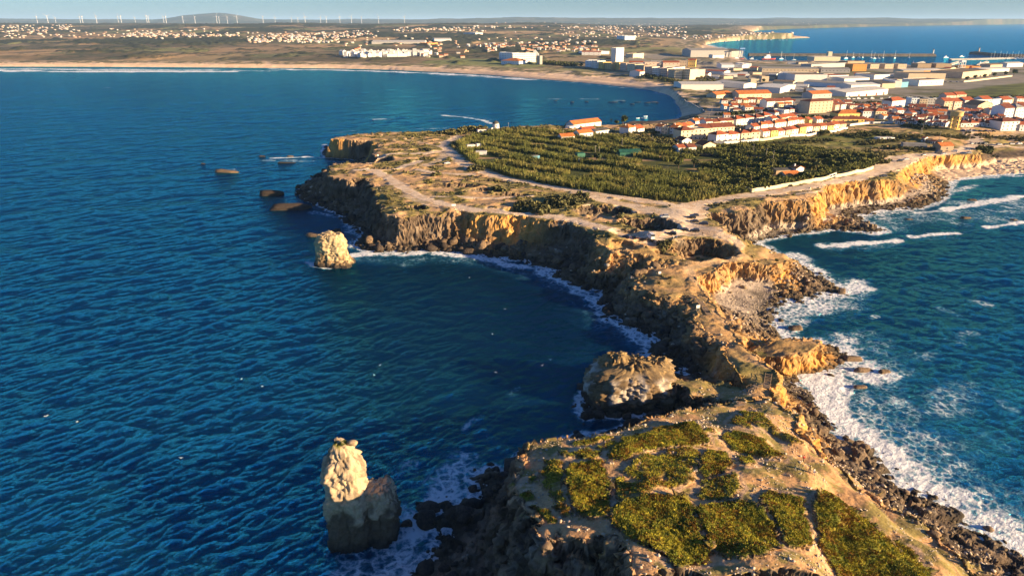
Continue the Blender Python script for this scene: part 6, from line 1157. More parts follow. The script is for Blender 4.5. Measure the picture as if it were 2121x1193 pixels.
wall_line('garden_wall', 'long cream roadside wall left of its gate', [(1542, 394), (1557, 399), (1620, 388), (1680, 378), (1716, 370.5)], 2.1, .35, WALLS['cream']); wall_line('garden_wall', 'long cream roadside wall right of its gate', [(1731, 368), (1770, 359.5), (1808, 350)], 2.1, .35, WALLS['cream'])
A, B, L_, rz = line((1717, 370), (1730, 368)); g = empty('gate', (A[0] + B[0]) / 2, (A[1] + B[1]) / 2, A[2], rz, 'white panelled gate in the long cream roadside wall', 'gate')
for sx in (-1, 1):
    pm('gate_post', *boxv(sx * L_ / 2 - .3, sx * L_ / 2 + .3, -.3, .3, -1, 2.6), WALLS['white'], g); lf = pm('gate_leaf', *boxv(min(.03 * sx, sx * (L_ / 2 - .32)), max(.03 * sx, sx * (L_ / 2 - .32)), -.06, .06, .1, 2.3), WALLS['white'], g); pm('panel', *boxv(min(.3 * sx, sx * (L_ / 2 - .7)), max(.3 * sx, sx * (L_ / 2 - .7)), -.09, -.061, .6, 1.8), M_WIN, lf)
wall_line('garden_wall', 'white boundary wall between the front terrace and the field, left part', [(1478, 298), (1500, 299), (1572, 292)], 2.2, .4, WALLS['white']); wall_line('garden_wall', 'cream boundary wall between the front terrace and the field, middle part', [(1573, 292), (1635, 284)], 2.0, .4, WALLS['cream']); wall_line('garden_wall', 'white boundary wall between the front terrace and the field, right part', [(1636, 284), (1720, 275), (1755, 268)], 2.0, .4, WALLS['white'])
wall_line('fence', 'black net fence across the allotments', [(1345, 317), (1400, 322), (1500, 326), (1600, 330)], 2.2, .12, mat_plain('black_net', (.018, .02, .022), .8), 'fence'); wall_line('fence', 'dark green net fence near the left end of the cream wall', [(1470, 372), (1500, 382), (1540, 392)], 2.0, .12, mat_plain('green_net', (.012, .03, .015), .8), 'fence')
wall_line('garden_wall', 'white wall around the low houses left of the water tower', [(1760, 262), (1800, 257), (1850, 256)], 2.0, .4, WALLS['white']); wall_line('sea_wall', 'tall dark stone sea wall curving along the beach end', [(1407, 205.5), (1425, 213), (1445, 223), (1462, 232)], .8, 1.2, WALLS['concrete'], 'sea wall'); wall_line('garden_wall', 'pale yellow wall along the tree line by the port road', [(1996, 171), (2040, 166), (2096, 159)], 2.5, .5, WALLS['cream'])
# ruin on the far cape
x, y, z = on(745, 277.5); t = empty('ruin', x, y, z, R(-12), 'roofless pale stone ruin on top of the far cape', 'ruin'); b = [boxv(-4.5, 4.5, 0, .6, -1, 2.6), boxv(-4.5, -3.9, .6, 5, -1, 3.6), boxv(3.9, 4.5, .6, 5, -1, 1.6), boxv(-4.5, -.5, 5, 5.6, -1, 3.0), boxv(.6, 4.5, 5, 5.6, -1, 2.2)]
pm('walls', *merge(b), WALLS['tan'], t); pm('broken_gable', [(-4.5, .05, 2.62), (-1, .05, 2.62), (-4.2, .05, 4.4), (-4.5, .55, 2.62), (-1, .55, 2.62), (-4.2, .55, 4.4)], [(0, 1, 2), (5, 4, 3), (0, 3, 4, 1), (1, 4, 5, 2), (2, 5, 3, 0)], WALLS['tan'], t)
for i, (px, py, s) in enumerate([(772, 280, 1.2), (790, 281, .9), (838, 289, 1.4), (853, 288, 1.6), (815, 292, 1.2)]):
    x, y, z = on(px, py); o = mesh_obj('boulder', ANG[i] * np.array([s * 1.6, s, s]), IF1, M_TAN); o.location = (x, y, z + .3 * s); tag(o, f'pale stone outcrop on the far cape, {ORD[i]} from the ruin', 'boulder')
# port: breakwaters, lights, cranes
M_STONE = mat_rock('breakwater_stone', (.06, .05, .042), (.12, .10, .08), .8, .3)
def mole(name, label, L, w_, h, mat=M_STONE, cat='breakwater'):
    W_ = [U(p[0], p[1], 0) for p in L]; V, Fs = [], []
    P_ = []
    for a, c in zip(W_[:-1], W_[1:]):
        n = max(2, int(math.hypot(c[0] - a[0], c[1] - a[1]) / 12)); P_ += [(a[0] + (c[0] - a[0]) * i / n, a[1] + (c[1] - a[1]) * i / n) for i in range(n)]
    P_.append(W_[-1])
    for i, p in enumerate(P_):
        a, c = P_[max(0, i - 1)], P_[min(len(P_) - 1, i + 1)]; d = math.hypot(c[0] - a[0], c[1] - a[1]); ox, oy = -(c[1] - a[1]) / d, (c[0] - a[0]) / d
        for k, zz in ((-1.0, -3), (-.55, h * .8), (-.5, h), (.3, h), (.32, h + 1.5), (.5, h + 1.5), (1.0, -3)):
            j = q_.uniform(-.12, .12) * w_ * (abs(k) > .52) ; V.append((p[0] + ox * (k * w_ + j), p[1] + oy * (k * w_ + j), zz + (q_.uniform(-.5, .5) if k in (-.55,) else 0)))
    for i in range(len(P_) - 1):
        for k in range(6): Fs.append((i * 7 + k, (i + 1) * 7 + k, (i + 1) * 7 + k + 1, i * 7 + k + 1))
    Fs += [tuple(range(7)), tuple(range((len(P_) - 1) * 7, len(P_) * 7))[::-1]]
    return tag(pm(name, V, Fs, mat), label, cat)
mole('breakwater', 'long dark stone breakwater closing the harbour, ending at a white light tower', [(1550, 116.5), (1700, 117), (1850, 117.5), (1936, 117.5)], 12, 7); mole('breakwater', 'dark stone breakwater at the right of the harbour mouth with a pinkish light tower', [(2014, 112), (2050, 116), (2090, 118.5), (2200, 119.5)], 14, 7)
mole('jetty', 'low pale concrete jetty inside the right breakwater', [(1968, 125.5), (2030, 124.5), (2100, 122.5)], 7, 3, WALLS['concrete'], 'jetty'); mole('jetty', 'short dark pier below the long breakwater', [(1890, 136.5), (1914, 131)], 5, 3, WALLS['concrete'], 'jetty'); mole('jetty', 'short diagonal pier in front of the brown quay sheds', [(1962, 138), (1988, 130)], 5, 3, WALLS['concrete'], 'jetty'); mole('jetty', 'short diagonal pier furthest right in the harbour', [(2024, 138), (2046, 130)], 5, 3, WALLS['concrete'], 'jetty')
def light(px, py, col, label):
    x, y = U(px, py, 0); t = empty('light_tower', x, y, 7, 0, label, 'light tower'); pm('tower', *lathe([(3.0, -3), (2.4, 0), (2.0, 12), (3.0, 12.2), (3.0, 12.8), (.01, 12.9)], 14), col, t); pm('lantern', *lathe([(1.6, 12.9), (1.6, 15.5), (2.0, 15.6), (.01, 17)], 12), M_WIN, t)
light(1931, 117.3, WALLS['white'], 'white light tower at the end of the long breakwater'); light(2026, 112.6, WALLS['pink'], 'pinkish light tower at the tip of the right breakwater')
x, y, z = on(1537, 121); t = empty('crane', x, y, z, R(25), 'dark blue gantry crane beside the shipyard halls', 'crane')
pm('legs', *merge([tube([(-7, 0, 0), (-4, 0, 26)], .9), tube([(7, 0, 0), (4, 0, 26)], .9), tube([(-7, 8, 0), (-4, 8, 26)], .9), tube([(7, 8, 0), (4, 8, 26)], .9)]), M_BLUEP, t); pm('boom', *merge([boxv(-10, 10, 2, 6, 26, 29)]), M_BLUEP, t)
x, y, z = on(1990, 146.5); t = empty('port_tower', x, y, z, 0, 'white open-framed port control tower beside the harbour', 'tower')
for sx in (-1, 1):
    for sy in (-1, 1): shared('leg', 'ptl', *boxv(-.6, .6, -.6, .6, -1, 18), WALLS['white'], t, (4.5 * sx, 4.5 * sy, 0))
for zz in (6, 12, 17.9): shared('platform', 'ptp', *boxv(-5.6, 5.6, -5.6, 5.6, 0, .9), WALLS['white'], t, (0, 0, zz))
pm('cabin', *boxv(-5, 5, -5, 5, 18.81, 22), WALLS['paleblue'], t)

# ------------------------------------------------------------------ boats
M_HULL = mat_plain('white_hull', (.8, .8, .78), .4); M_REDH = mat_plain('red_hull', (.45, .04, .03), .5); M_BLUEH = mat_plain('blue_hull', (.05, .12, .25), .5); M_MAST = mat_plain('mast', (.7, .7, .68), .5)
def hull(L, B, h):
    V, Fs = [], []; st = [(-.5, .75, .0), (-.3, 1, .0), (.1, 1, .03), (.35, .62, .12), (.5, .03, .3)]
    for x, w_, sh in st:
        for k, (fy, z) in enumerate([(-1, h * (1 + sh)), (-.8, 0), (0, -.5 * h), (.8, 0), (1, h * (1 + sh))]): V.append((x * L, fy * w_ * B / 2, z))
    for i in range(4):
        for k in range(4): Fs.append((i * 5 + k, i * 5 + k + 1, (i + 1) * 5 + k + 1, (i + 1) * 5 + k))
        Fs.append((i * 5 + 4, i * 5, (i + 1) * 5, (i + 1) * 5 + 4))
    Fs.append((4, 3, 2, 1, 0)); return V, Fs
def sailboat(px, py, s, label, rz):
    x, y = U(px, py); t = empty('sailboat', x, y, 0, rz, label, 'sailboat', 'sailboats moored in the harbour'); pm('hull', *hull(12 * s, 3.6 * s, 1.3 * s), M_HULL, t); pm('cabin', *boxv(-2.5 * s, 2 * s, -1 * s, 1 * s, 1.32 * s, 2.1 * s), M_HULL, t); pm('mast', *tube([(.8 * s, 0, 2.1 * s), (.8 * s, 0, 17 * s)], .28 * s, 5), M_MAST, t); pm('boom', *tube([(.7 * s, 0, 3.3 * s), (-4.5 * s, 0, 3.3 * s)], .35 * s, 5), M_BLUEH if s > 1 else M_HULL, t)
for i, (px, py, s) in enumerate([(1767, 120, 1.0), (1779, 120, .8), (1787, 120, .8), (1804, 121, 1.3), (1811, 122, 1.1), (1819, 122, .85), (1829, 121, 1.3), (1853, 121.5, 1.35), (1883, 121, 1.0), (1752, 122, 1.4), (1618, 123, 1.3), (1644, 125, 1.1), (1625, 126, .9)]): sailboat(px, py, s, f'moored white sailboat, {ORD[i]} of the boats listed along the long breakwater' if False else ('white sailboat moored before the long breakwater, ' + ['left of centre group, tallest neighbour to its right', 'second small one after the tall left mast', 'third small one after the tall left mast', 'first of the tall central masts', 'just right of the first tall central mast', 'small hull between the tall central masts', 'second of the tall central masts', 'tallest mast, alone right of centre', 'alone nearest the breakwater end', 'tall mast right of the fish hall', 'left part, beside the red-hulled ship', 'left part, second from the red-hulled ship', 'left part, small, below the red-hulled ship'][i]), q_.uniform(0, 6))
for i in range(14):
    px = 2052 + i * 6.2; sailboat(px, 122.0 + (i % 3) * .5, 1.0 + .3 * (i % 2), 'white sailboat with bare mast packed in the marina at the right edge', 1.4 + .2 * q_.rand())
def ship(px, py, L, hm, label, rz, cab=1.0):
    x, y = U(px, py); t = empty('ship', x, y, 0, rz, label, 'ship'); pm('hull', *hull(L, L * .22, L * .07), hm, t); pm('superstructure', *merge([boxv(-L * .35, L * .1, -L * .08, L * .08, L * .075, L * .16 * cab), boxv(-L * .2, L * .05, -L * .06, L * .06, L * .16 * cab + .02, L * .25 * cab)]), M_HULL, t); pm('mast', *tube([(0, 0, L * .25 * cab), (0, 0, L * .42 * cab)], L * .008, 5), M_MAST, t); pm('funnel', *lathe([(L * .025, L * .25 * cab), (L * .02, L * .31 * cab), (.01, L * .311 * cab)], 8), M_REDH, t)
ship(1592, 124, 44, M_REDH, 'large red-hulled white ship moored at the quay', R(8), 1.25); ship(1527, 124.5, 40, M_REDH, 'low red-hulled trawler moored left of the large red ship', R(5), .7); ship(1559, 125, 26, M_BLUEH, 'dark blue trawler between the two red-hulled ships', R(-5)); ship(1959, 120.5, 22, M_HULL, 'white motor yacht under way in the harbour mouth', R(20)); ship(1992, 118.5, 18, M_HULL, 'small white ferry near the right breakwater tip', R(10)); ship(1891, 135, 24, M_HULL, 'white fishing boat at the short dark pier', R(60)); ship(2030, 133.5, 22, M_BLUEH, 'blue fishing boat at the furthest right pier', R(30)); ship(1690, 125.5, 22, M_HULL, 'white boat at the quay left of the fish hall', R(90))
def skiff(px, py, L, label, rz): x, y = U(px, py); t = empty('skiff', x, y, 0, rz, label, 'skiff'); pm('hull', *hull(L, L * .3, .8), M_HULL, t); pm('thwart', *boxv(-.3, .3, -L * .11, L * .11, .82, 1.1), M_DOOR, t)
skiff(1321, 246, 4.5, 'small white skiff anchored alone on the left in the cove', .2); skiff(1334, 246, 7, 'largest white boat anchored in the cove', -.3); skiff(1337, 242, 5, 'small white boat just behind the largest one in the cove', .1)
# ------------------------------------------------------------------ wind turbines
M_TUR = mat_plain('turbine_white', (.5, .5, .5), .5)
def turbine_parts():
    t = bpy.data.objects.new('wind_turbine', None); C.objects.link(t)
    pm('tower', *lathe([(3.0, -20), (2.8, 0), (1.9, 78), (.01, 78.1)], 10), M_TUR, t); pm('nacelle', *boxv(-2.6, 2.6, -4, 8, 78.2, 82.5), M_TUR, t); h_ = pm('hub', *lathe([(.01, -2.2), (1.8, -1.5), (2.2, 0), (2.2, 1.5), (.01, 1.6)], 10), M_TUR, t); h_.location = (0, -4.2, 80.3); h_.rotation_euler = (R(90), 0, 0)
    for k in range(3):
        a = k * 2.094 + .4; bl = pm('blade', [(-.8, -.3, 2), (.8, -.3, 2), (1.2, -.3, 9), (-.2, -.3, 34), (-.6, -.3, 9), (-.8, .3, 2), (.8, .3, 2), (1.2, .3, 9), (.1, .3, 34), (-.6, .3, 9)], [(0, 1, 2, 3, 4), (9, 8, 7, 6, 5), (0, 5, 6, 1), (1, 6, 7, 2), (2, 7, 8, 3), (3, 8, 9, 4), (4, 9, 5, 0)], M_TUR, t); bl.location = (0, -5.2, 80.3); bl.rotation_euler = (0, a, 0)
    return t
T0 = turbine_parts()
TB = [(77, 52, 17), (99, 48, 14), (115, 52, 14), (166, 48, 12), (171, 50, 15), (200, 50, 16), (245, 47, 12), (251, 50, 16), (280, 47, 10), (304, 50, 16), (308, 46, 12), (339, 46, 11), (344, 50, 15), (379, 46, 11), (404, 50, 14), (449, 48, 13), (454, 46, 10), (471, 46, 10), (491, 47, 12), (545, 47, 12), (570, 47, 10), (604, 46, 8), (617, 46, 8), (632, 50, 15), (664, 44, 8), (676, 44, 8), (704, 43, 9), (728, 44, 9), (749, 46, 10), (784, 48, 12), (838, 49, 13)]
for i, (px, py, hp) in enumerate(TB):
    t = T0 if i == 0 else copy_tree(T0); Y_ = 80 * 1631 / hp * 1.15; Y_ = min(Y_, 13500); u_ = (px - CX) / 1518.; zb = float(ground(u_ * Y_, Y_)[0]); ztop = CAMZ + (42.5 - (py - hp)) / 1631 * Y_
    t.location = (u_ * Y_, Y_, zb); s = max(.8, min(1.7, (ztop - zb) / 80)); t.scale = (s, s, s); t.rotation_euler = (0, 0, q_.uniform(-.5, .5))
    for ch in t.children:
        if ch.name.startswith('blade'): ch.rotation_euler = (0, ch.rotation_euler[1] + i * .7, 0)
    tag(t, f'white wind turbine on the skyline ridge, {("the " + ORD[i]) if i < 18 else ["the nineteenth", "the twentieth", "the twenty-first", "the twenty-second", "the twenty-third", "the twenty-fourth", "the twenty-fifth", "the twenty-sixth", "the twenty-seventh", "the twenty-eighth", "the twenty-ninth", "the thirtieth", "the thirty-first and last"][i - 18]} from the left', 'wind turbine', 'wind turbines along the ridge')
# ------------------------------------------------------------------ cars
CARM = {k: mat_plain(k + '_car_paint', c, .3, .03, .5, .5) for k, c in {'black': (.012, .012, .014), 'dark grey': (.05, .05, .055), 'silver': (.45, .46, .47), 'white': (.75, .75, .74), 'blue': (.03, .08, .22), 'dark blue': (.015, .025, .06), 'red': (.35, .03, .02)}.items()}
M_TYRE = mat_plain('tyre_rubber', (.02, .02, .02), .9); M_RIM = mat_plain('wheel_rim', (.4, .4, .42), .4, metal=.6); M_LAMP = mat_plain('lamp_lens', (.7, .68, .6), .2); M_TAIL = mat_plain('tail_lens', (.4, .02, .015), .3)
def loft(secs):
    """closed cross-sections along x: (x, half-width, z low, z high, top half-width)"""
    V, Fs = [], []
    for x, w_, z0, z1, wt in secs: V += [(x, -w_, z0), (x, w_, z0), (x, w_, z0 + (z1 - z0) * .6), (x, wt, z1), (x, -wt, z1), (x, -w_, z0 + (z1 - z0) * .6)]
    n = len(secs)
    for i in range(n - 1):
        for k in range(6): Fs.append((i * 6 + k, i * 6 + (k + 1) % 6, (i + 1) * 6 + (k + 1) % 6, (i + 1) * 6 + k))
    Fs += [tuple(range(6))[::-1], tuple(range((n - 1) * 6, n * 6))]; return V, Fs
WHV = lathe([(.01, -.11), (.30, -.11), (.33, -.07), (.33, .07), (.30, .11), (.01, .11)], 16); RIMV = lathe([(.01, -.125), (.2, -.125), (.2, -.112)], 12)
def car_proto(kind):
    root = bpy.data.objects.new('parked_car' if kind != 'van' else 'van', None); C.objects.link(root)
    if kind == 'van': L, W_, body = 5.3, .95, [(-2.6, .9, .35, 1.5, .86), (-2.5, .95, .3, 1.6, .9), (1.4, .95, .3, 1.5, .9), (2.2, .93, .3, 1.15, .85), (2.6, .85, .38, .95, .75)]; cab = [(-2.58, .92, 1.45, 2.5, .82), (-2.4, .93, 1.45, 2.6, .84), (.9, .93, 1.45, 2.6, .84), (1.95, .88, 1.2, 1.35, .78)]
    elif kind == 'suv': L, W_, body = 4.5, .92, [(-2.25, .84, .4, 1.0, .8), (-2.1, .92, .32, 1.08, .86), (1.0, .92, .32, 1.08, .86), (1.9, .9, .32, .98, .8), (2.25, .8, .42, .8, .7)]; cab = [(-2.1, .86, 1.0, 1.25, .74), (-1.75, .86, 1.0, 1.68, .68), (.3, .86, 1.0, 1.68, .68), (1.15, .84, 1.0, 1.06, .74)]
    else: L, W_, body = 4.2, .88, [(-2.1, .8, .38, .85, .76), (-1.95, .88, .3, .95, .82), (.9, .88, .3, .94, .82), (1.75, .86, .3, .84, .76), (2.1, .76, .4, .68, .66)]; cab = [(-1.95, .82, .88, .98, .72), (-1.3, .82, .88, 1.42, .62), (.15, .82, .88, 1.44, .62), (1.1, .8, .88, .93, .70)]
    pm('body', *loft(body), CARM['black'], root); gl = pm('windows', *loft(cab), M_WIN, root)
    tz = cab[1][3]; rf = pm('car_roof', *boxv(cab[1][0] + .05, cab[2][0] - .02, -cab[1][4] + .02, cab[1][4] - .02, tz - .06, tz + .035), CARM['black'], root)
    if kind == 'van': pm('side_panel', *merge([boxv(-2.45, .55, -.945, -.87, 1.45, 2.3), boxv(-2.45, .55, .87, .945, 1.45, 2.3)]), CARM['black'], root)
    for sx in (-L * .31, L * .31):
        for sy in (-1, 1):
            wv = shared('wheel', 'wheel', *WHV, M_TYRE, root, (sx, sy * (W_ - .1), .33)); wv.rotation_euler = (R(90), 0, 0); rm = shared('rim', 'rim', *RIMV, M_RIM, wv, (0, 0, 0)); rm.rotation_euler = (0 if sy > 0 else math.pi, 0, 0)
    fz = .62 if kind != 'van' else .8
    for sy in (-1, 1):
        shared('headlight', 'hl' + kind, *boxv(-.04, .04, -.14, .14, -.07, .07), M_LAMP, root, (L / 2 - .06, sy * .56, fz + .02)); shared('tail_light', 'tl' + kind, *boxv(-.03, .03, -.1, .1, -.12, .12), M_TAIL, root, (-L / 2 + .02, sy * .66, fz + .1))
        shared('mirror', 'mr' + kind, *boxv(-.1, .08, -.09, .09, -.07, .07), CARM['black'], root, (cab[-1][0] - .35, sy * (W_ + .08), cab[0][2] + .12))
    return root
PROTO = {k: car_proto(k) for k in ('hatch', 'suv', 'van')}; usedp = set()
PAINTED = {}
def put_car(px, py, kind, col, rz, label, group='cars parked on the clifftop'):
    x, y, z = on(px, py); o = PROTO[kind]
    if kind in usedp: o = copy_tree(o)
    usedp.add(kind); o.location = (x, y, z + .02); o.rotation_euler = (0, 0, R(rz)); tag(o, label, 'van' if kind == 'van' else 'car', group)
    for ch in o.children:
        nm = ch.name.split('.')[0]
        if nm in ('body', 'car_roof', 'side_panel', 'mirror'):
            key = (kind, nm, col)
            if key not in PAINTED:
                me = ch.data.copy(); me.materials.clear(); me.materials.append(CARM[col]); PAINTED[key] = me
            ch.data = PAINTED[key]
for a in [(1376, 451, 'suv', 'silver', 185, 'silver car parked alone on the left side of the clifftop car park'), (1439, 448, 'hatch', 'dark grey', 165, 'dark grey car, furthest back of three close together at the car park'), (1432, 452.5, 'suv', 'black', 172, 'black car, front left of the upper three at the car park'), (1438, 460.5, 'hatch', 'black', 170, 'black car below the upper pair, by the orange cliff'), (1457, 465.5, 'suv', 'dark blue', 165, 'dark blue car nearest the orange cliff edge'),
          (1417, 478, 'hatch', 'black', 165, 'black car, left of the lower middle pair at the car park'), (1439, 480, 'suv', 'black', 168, 'black car, right of the lower middle pair at the car park'), (1391, 486.5, 'suv', 'black', 160, 'black car standing at the tip of the grass strip by the sinkhole'), (1298, 493, 'suv', 'dark blue', 130, 'dark blue car, left of the two by the bay-side edge'), (1316, 494, 'hatch', 'black', 110, 'small black car between the dark blue car and the white van'), (1348, 494, 'van', 'white', 100, 'white camper van parked at the bay-side edge of the car park'),
          (767, 364, 'suv', 'dark grey', 175, 'lone grey car at the end of the track on the western cape'), (926, 339.5, 'hatch', 'white', 195, 'lone white car on the bare slope beside the gravel road'), (1863, 335, 'hatch', 'black', 185, 'black car on the gravel bend above the far cliffs'), (1876, 331.5, 'hatch', 'white', 185, 'white car just right of the black one on the gravel bend'), (1912, 323, 'hatch', 'black', 200, 'dark car alone at the top of the far golden cliff'), (1829, 367, 'suv', 'dark grey', 180, 'dark jeep on the road at the cliff edge below the gravel bend'),
          (1943, 318, 'van', 'dark grey', 180, 'dark van left of the orange-roofed hut'), (1954, 320, 'hatch', 'white', 175, 'white car right beside the dark van by the hut'), (1976, 315, 'suv', 'white', 160, 'white car at the right side of the orange-roofed hut'), (1994, 319, 'hatch', 'blue', 170, 'blue car, left front of the cluster at the far car park'), (2006, 318, 'hatch', 'silver', 175, 'silver car, right front of the cluster at the far car park'), (2003, 312, 'suv', 'silver', 165, 'silver car at the back of the cluster at the far car park'), (2012, 311, 'hatch', 'dark blue', 165, 'dark blue car, rightmost of the cluster at the far car park'),
          (2014, 299, 'hatch', 'silver', 10, 'silver car, first from left in the roadside line below the tower'), (2023, 299, 'hatch', 'black', 10, 'black car, second from left in the roadside line below the tower'), (2032, 299, 'suv', 'black', 10, 'black car, third from left in the roadside line below the tower'), (2041, 299, 'hatch', 'dark grey', 10, 'dark grey car, fourth from left in the roadside line below the tower'), (2069, 301, 'suv', 'silver', 5, 'silver car, first of the right-hand roadside line'), (2083, 301, 'hatch', 'black', 5, 'black car, second of the right-hand roadside line'), (2095, 300, 'suv', 'silver', 5, 'silver car, third of the right-hand roadside line'), (2111, 299, 'suv', 'white', 5, 'white car, last of the right-hand roadside line'), (2010, 273, 'hatch', 'white', 80, 'white car driving on the road beside the water tower')]: put_car(*a)
for i, px in enumerate([1757, 1768, 1778, 1792, 1806, 1825, 1843, 1735, 1700]): put_car(px, 206.5 - i * .25 if i < 7 else 208, 'van' if i % 2 == 0 else 'suv', 'white', 5, f'white vehicle, {ORD[i]} in the depot car park row with red doors' if i < 7 else f'white vehicle before the lone orange-roofed building, {["right", "left"][i - 7]} one', 'vehicles at the depot')
q2 = np.random.RandomState(77); LOTS = [((1590, 207), (1640, 209), 12, 'in the port car park beside the red-brown sheds'), ((1640, 155), (1760, 157), 14, 'along the window-lined port sheds'), ((1740, 191), (1800, 188), 10, 'behind the depot with red doors'), ((1880, 170), (1990, 171), 12, 'along the port road by the meadow'), ((1500, 150), (1560, 153), 10, 'in the yard by the shipyard road'), ((1420, 150), (1480, 148), 10, 'in the boat yard below the shipyard halls'), ((1990, 272), (2060, 274), 8, 'along the street below the low row'), ((1500, 294), (1560, 290), 6, 'inside the wall of the front terrace')]
for A_, B_, n_, lab in LOTS:
    for i in range(n_):
        t_ = (i + q2.uniform(.1, .9)) / n_; put_car(A_[0] + (B_[0] - A_[0]) * t_, A_[1] + (B_[1] - A_[1]) * t_ + q2.uniform(-.5, .5), ('hatch', 'suv')[i % 2], list(CARM)[q2.randint(6)], q2.uniform(0, 360), 'tiny car parked ' + lab, 'cars parked ' + lab)
# ------------------------------------------------------------------ people
SKIN = mat_plain('skin', (.42, .26, .18), .6, .05, 5); HAIR = mat_plain('hair', (.04, .025, .018), .8); CLOTH = {k: mat_plain(k + '_cloth', c, .9, .1, 5) for k, c in {'red': (.5, .03, .03), 'white': (.75, .74, .7), 'black': (.02, .02, .022), 'blue': (.06, .13, .28), 'yellow': (.6, .48, .12), 'grey': (.25, .25, .26), 'green': (.08, .16, .08)}.items()}
def skinned(name, verts, edges, radii, mat, parent, sub=1):
    me = bpy.data.meshes.new(name); me.from_pydata(verts, edges, []); o = bpy.data.objects.new(name, me); C.objects.link(o); o.parent = parent; me.materials.append(mat)
    sk = o.modifiers.new('skin', 'SKIN'); sk.use_smooth_shade = True
    for d, r in zip(me.skin_vertices[0].data, radii): d.radius = (r, r)
    me.skin_vertices[0].data[0].use_root = True
    sb = o.modifiers.new('smooth', 'SUBSURF'); sb.levels = sub; sb.render_levels = sub; return o
def person(px, py, rz, top, bottom, label, h=1.72, stride=.16, arm=.1, hood=None):
    x, y, z = on(px, py); root = empty('person', x, y, z, R(rz), label, 'person', None); k = h / 1.72; root.scale = (k, k, k)
    P_ = {'pel': (0, 0, .95), 'belly': (0, 0, 1.1), 'chest': (0, .01, 1.32), 'neck': (0, .02, 1.48), 'chin': (0, .04, 1.54), 'head': (0, .045, 1.63), 'crown': (0, .03, 1.69)}; E = [('pel', 'belly'), ('belly', 'chest'), ('chest', 'neck'), ('neck', 'chin'), ('chin', 'head'), ('head', 'crown')]; Rd = {'pel': .14, 'belly': .12, 'chest': .145, 'neck': .055, 'chin': .075, 'head': .095, 'crown': .07}
    for s, n in ((-1, 'l'), (1, 'r')):
        st = stride * s
        P_.update({n + 'hip': (.095 * s, st * .15, .88), n + 'knee': (.10 * s, st * .7 + .03, .49), n + 'ank': (.10 * s, st * 1.1 - .02, .08), n + 'toe': (.11 * s, st * 1.1 + .17, .04), n + 'sh': (.19 * s, .01, 1.40), n + 'el': (.25 * s, -st * .5 - .02, 1.13), n + 'wr': (.26 * s, -st * .9 + arm, .89), n + 'palm': (.26 * s, -st * 1.0 + arm + .02, .82)})
        Rd.update({n + 'hip': .09, n + 'knee': .06, n + 'ank': .042, n + 'toe': .035, n + 'sh': .06, n + 'el': .042, n + 'wr': .028, n + 'palm': .032}); E += [('pel', n + 'hip'), (n + 'hip', n + 'knee'), (n + 'knee', n + 'ank'), (n + 'ank', n + 'toe'), ('chest', n + 'sh'), (n + 'sh', n + 'el'), (n + 'el', n + 'wr'), (n + 'wr', n + 'palm')]
        px0, py0, pz0 = P_[n + 'palm']
        for f, (dy, ln) in enumerate([(.028, .075), (.010, .085), (-.008, .08), (-.026, .06)]):
            P_[n + 'f%d' % f] = (px0 - .006 * s, py0 + dy * 1.15, pz0 - .03 - ln * .5); P_[n + 'g%d' % f] = (px0 - .02 * s, py0 + dy * 1.2 + .01, pz0 - .03 - ln); Rd[n + 'f%d' % f] = .009; Rd[n + 'g%d' % f] = .008; E += [(n + 'palm', n + 'f%d' % f), (n + 'f%d' % f, n + 'g%d' % f)]
        P_[n + 'th'] = (px0 - .015 * s, py0 + .055, pz0 - .02); Rd[n + 'th'] = .010; E.append((n + 'palm', n + 'th'))
    P_['nose'] = (0, .15, 1.60); Rd['nose'] = .014; E.append(('head', 'nose'))
    ks = list(P_); skinned('body', [P_[q] for q in ks], [(ks.index(a), ks.index(b)) for a, b in E], [Rd[q] for q in ks], SKIN, root)
    t = ['belly', 'pel', 'chest', 'lsh', 'rsh', 'lel', 'rel', 'lwr', 'rwr']; te = [('belly', 'pel'), ('belly', 'chest'), ('chest', 'lsh'), ('chest', 'rsh'), ('lsh', 'lel'), ('rsh', 'rel'), ('lel', 'lwr'), ('rel', 'rwr')]
    skinned('jacket', [P_[q] for q in t], [(t.index(a), t.index(b)) for a, b in te], [.15, .16, .17, .085, .085, .062, .062, .045, .045], CLOTH[top], root)
    t = ['pel', 'lhip', 'rhip', 'lknee', 'rknee', 'lank', 'rank']; te = [('pel', 'lhip'), ('pel', 'rhip'), ('lhip', 'lknee'), ('rhip', 'rknee'), ('lknee', 'lank'), ('rknee', 'rank')]
    skinned('trousers', [P_[q] for q in t], [(t.index(a), t.index(b)) for a, b in te], [.15, .11, .11, .08, .08, .06, .06], CLOTH[bottom], root)
    V, Fs = lathe([(.106, -.02), (.112, .03), (.095, .08), (.05, .115), (.005, .122)], 14); hh_ = pm('hair', V, Fs, HAIR, root); hh_.location = (0, .03, 1.64)
    for n in ('l', 'r'): sh = pm('shoe', *boxv(-.05, .05, -.06, .2, -.005, .075), CLOTH['black'], root); sh.location = (P_[n + 'ank'][0], P_[n + 'ank'][1], 0)
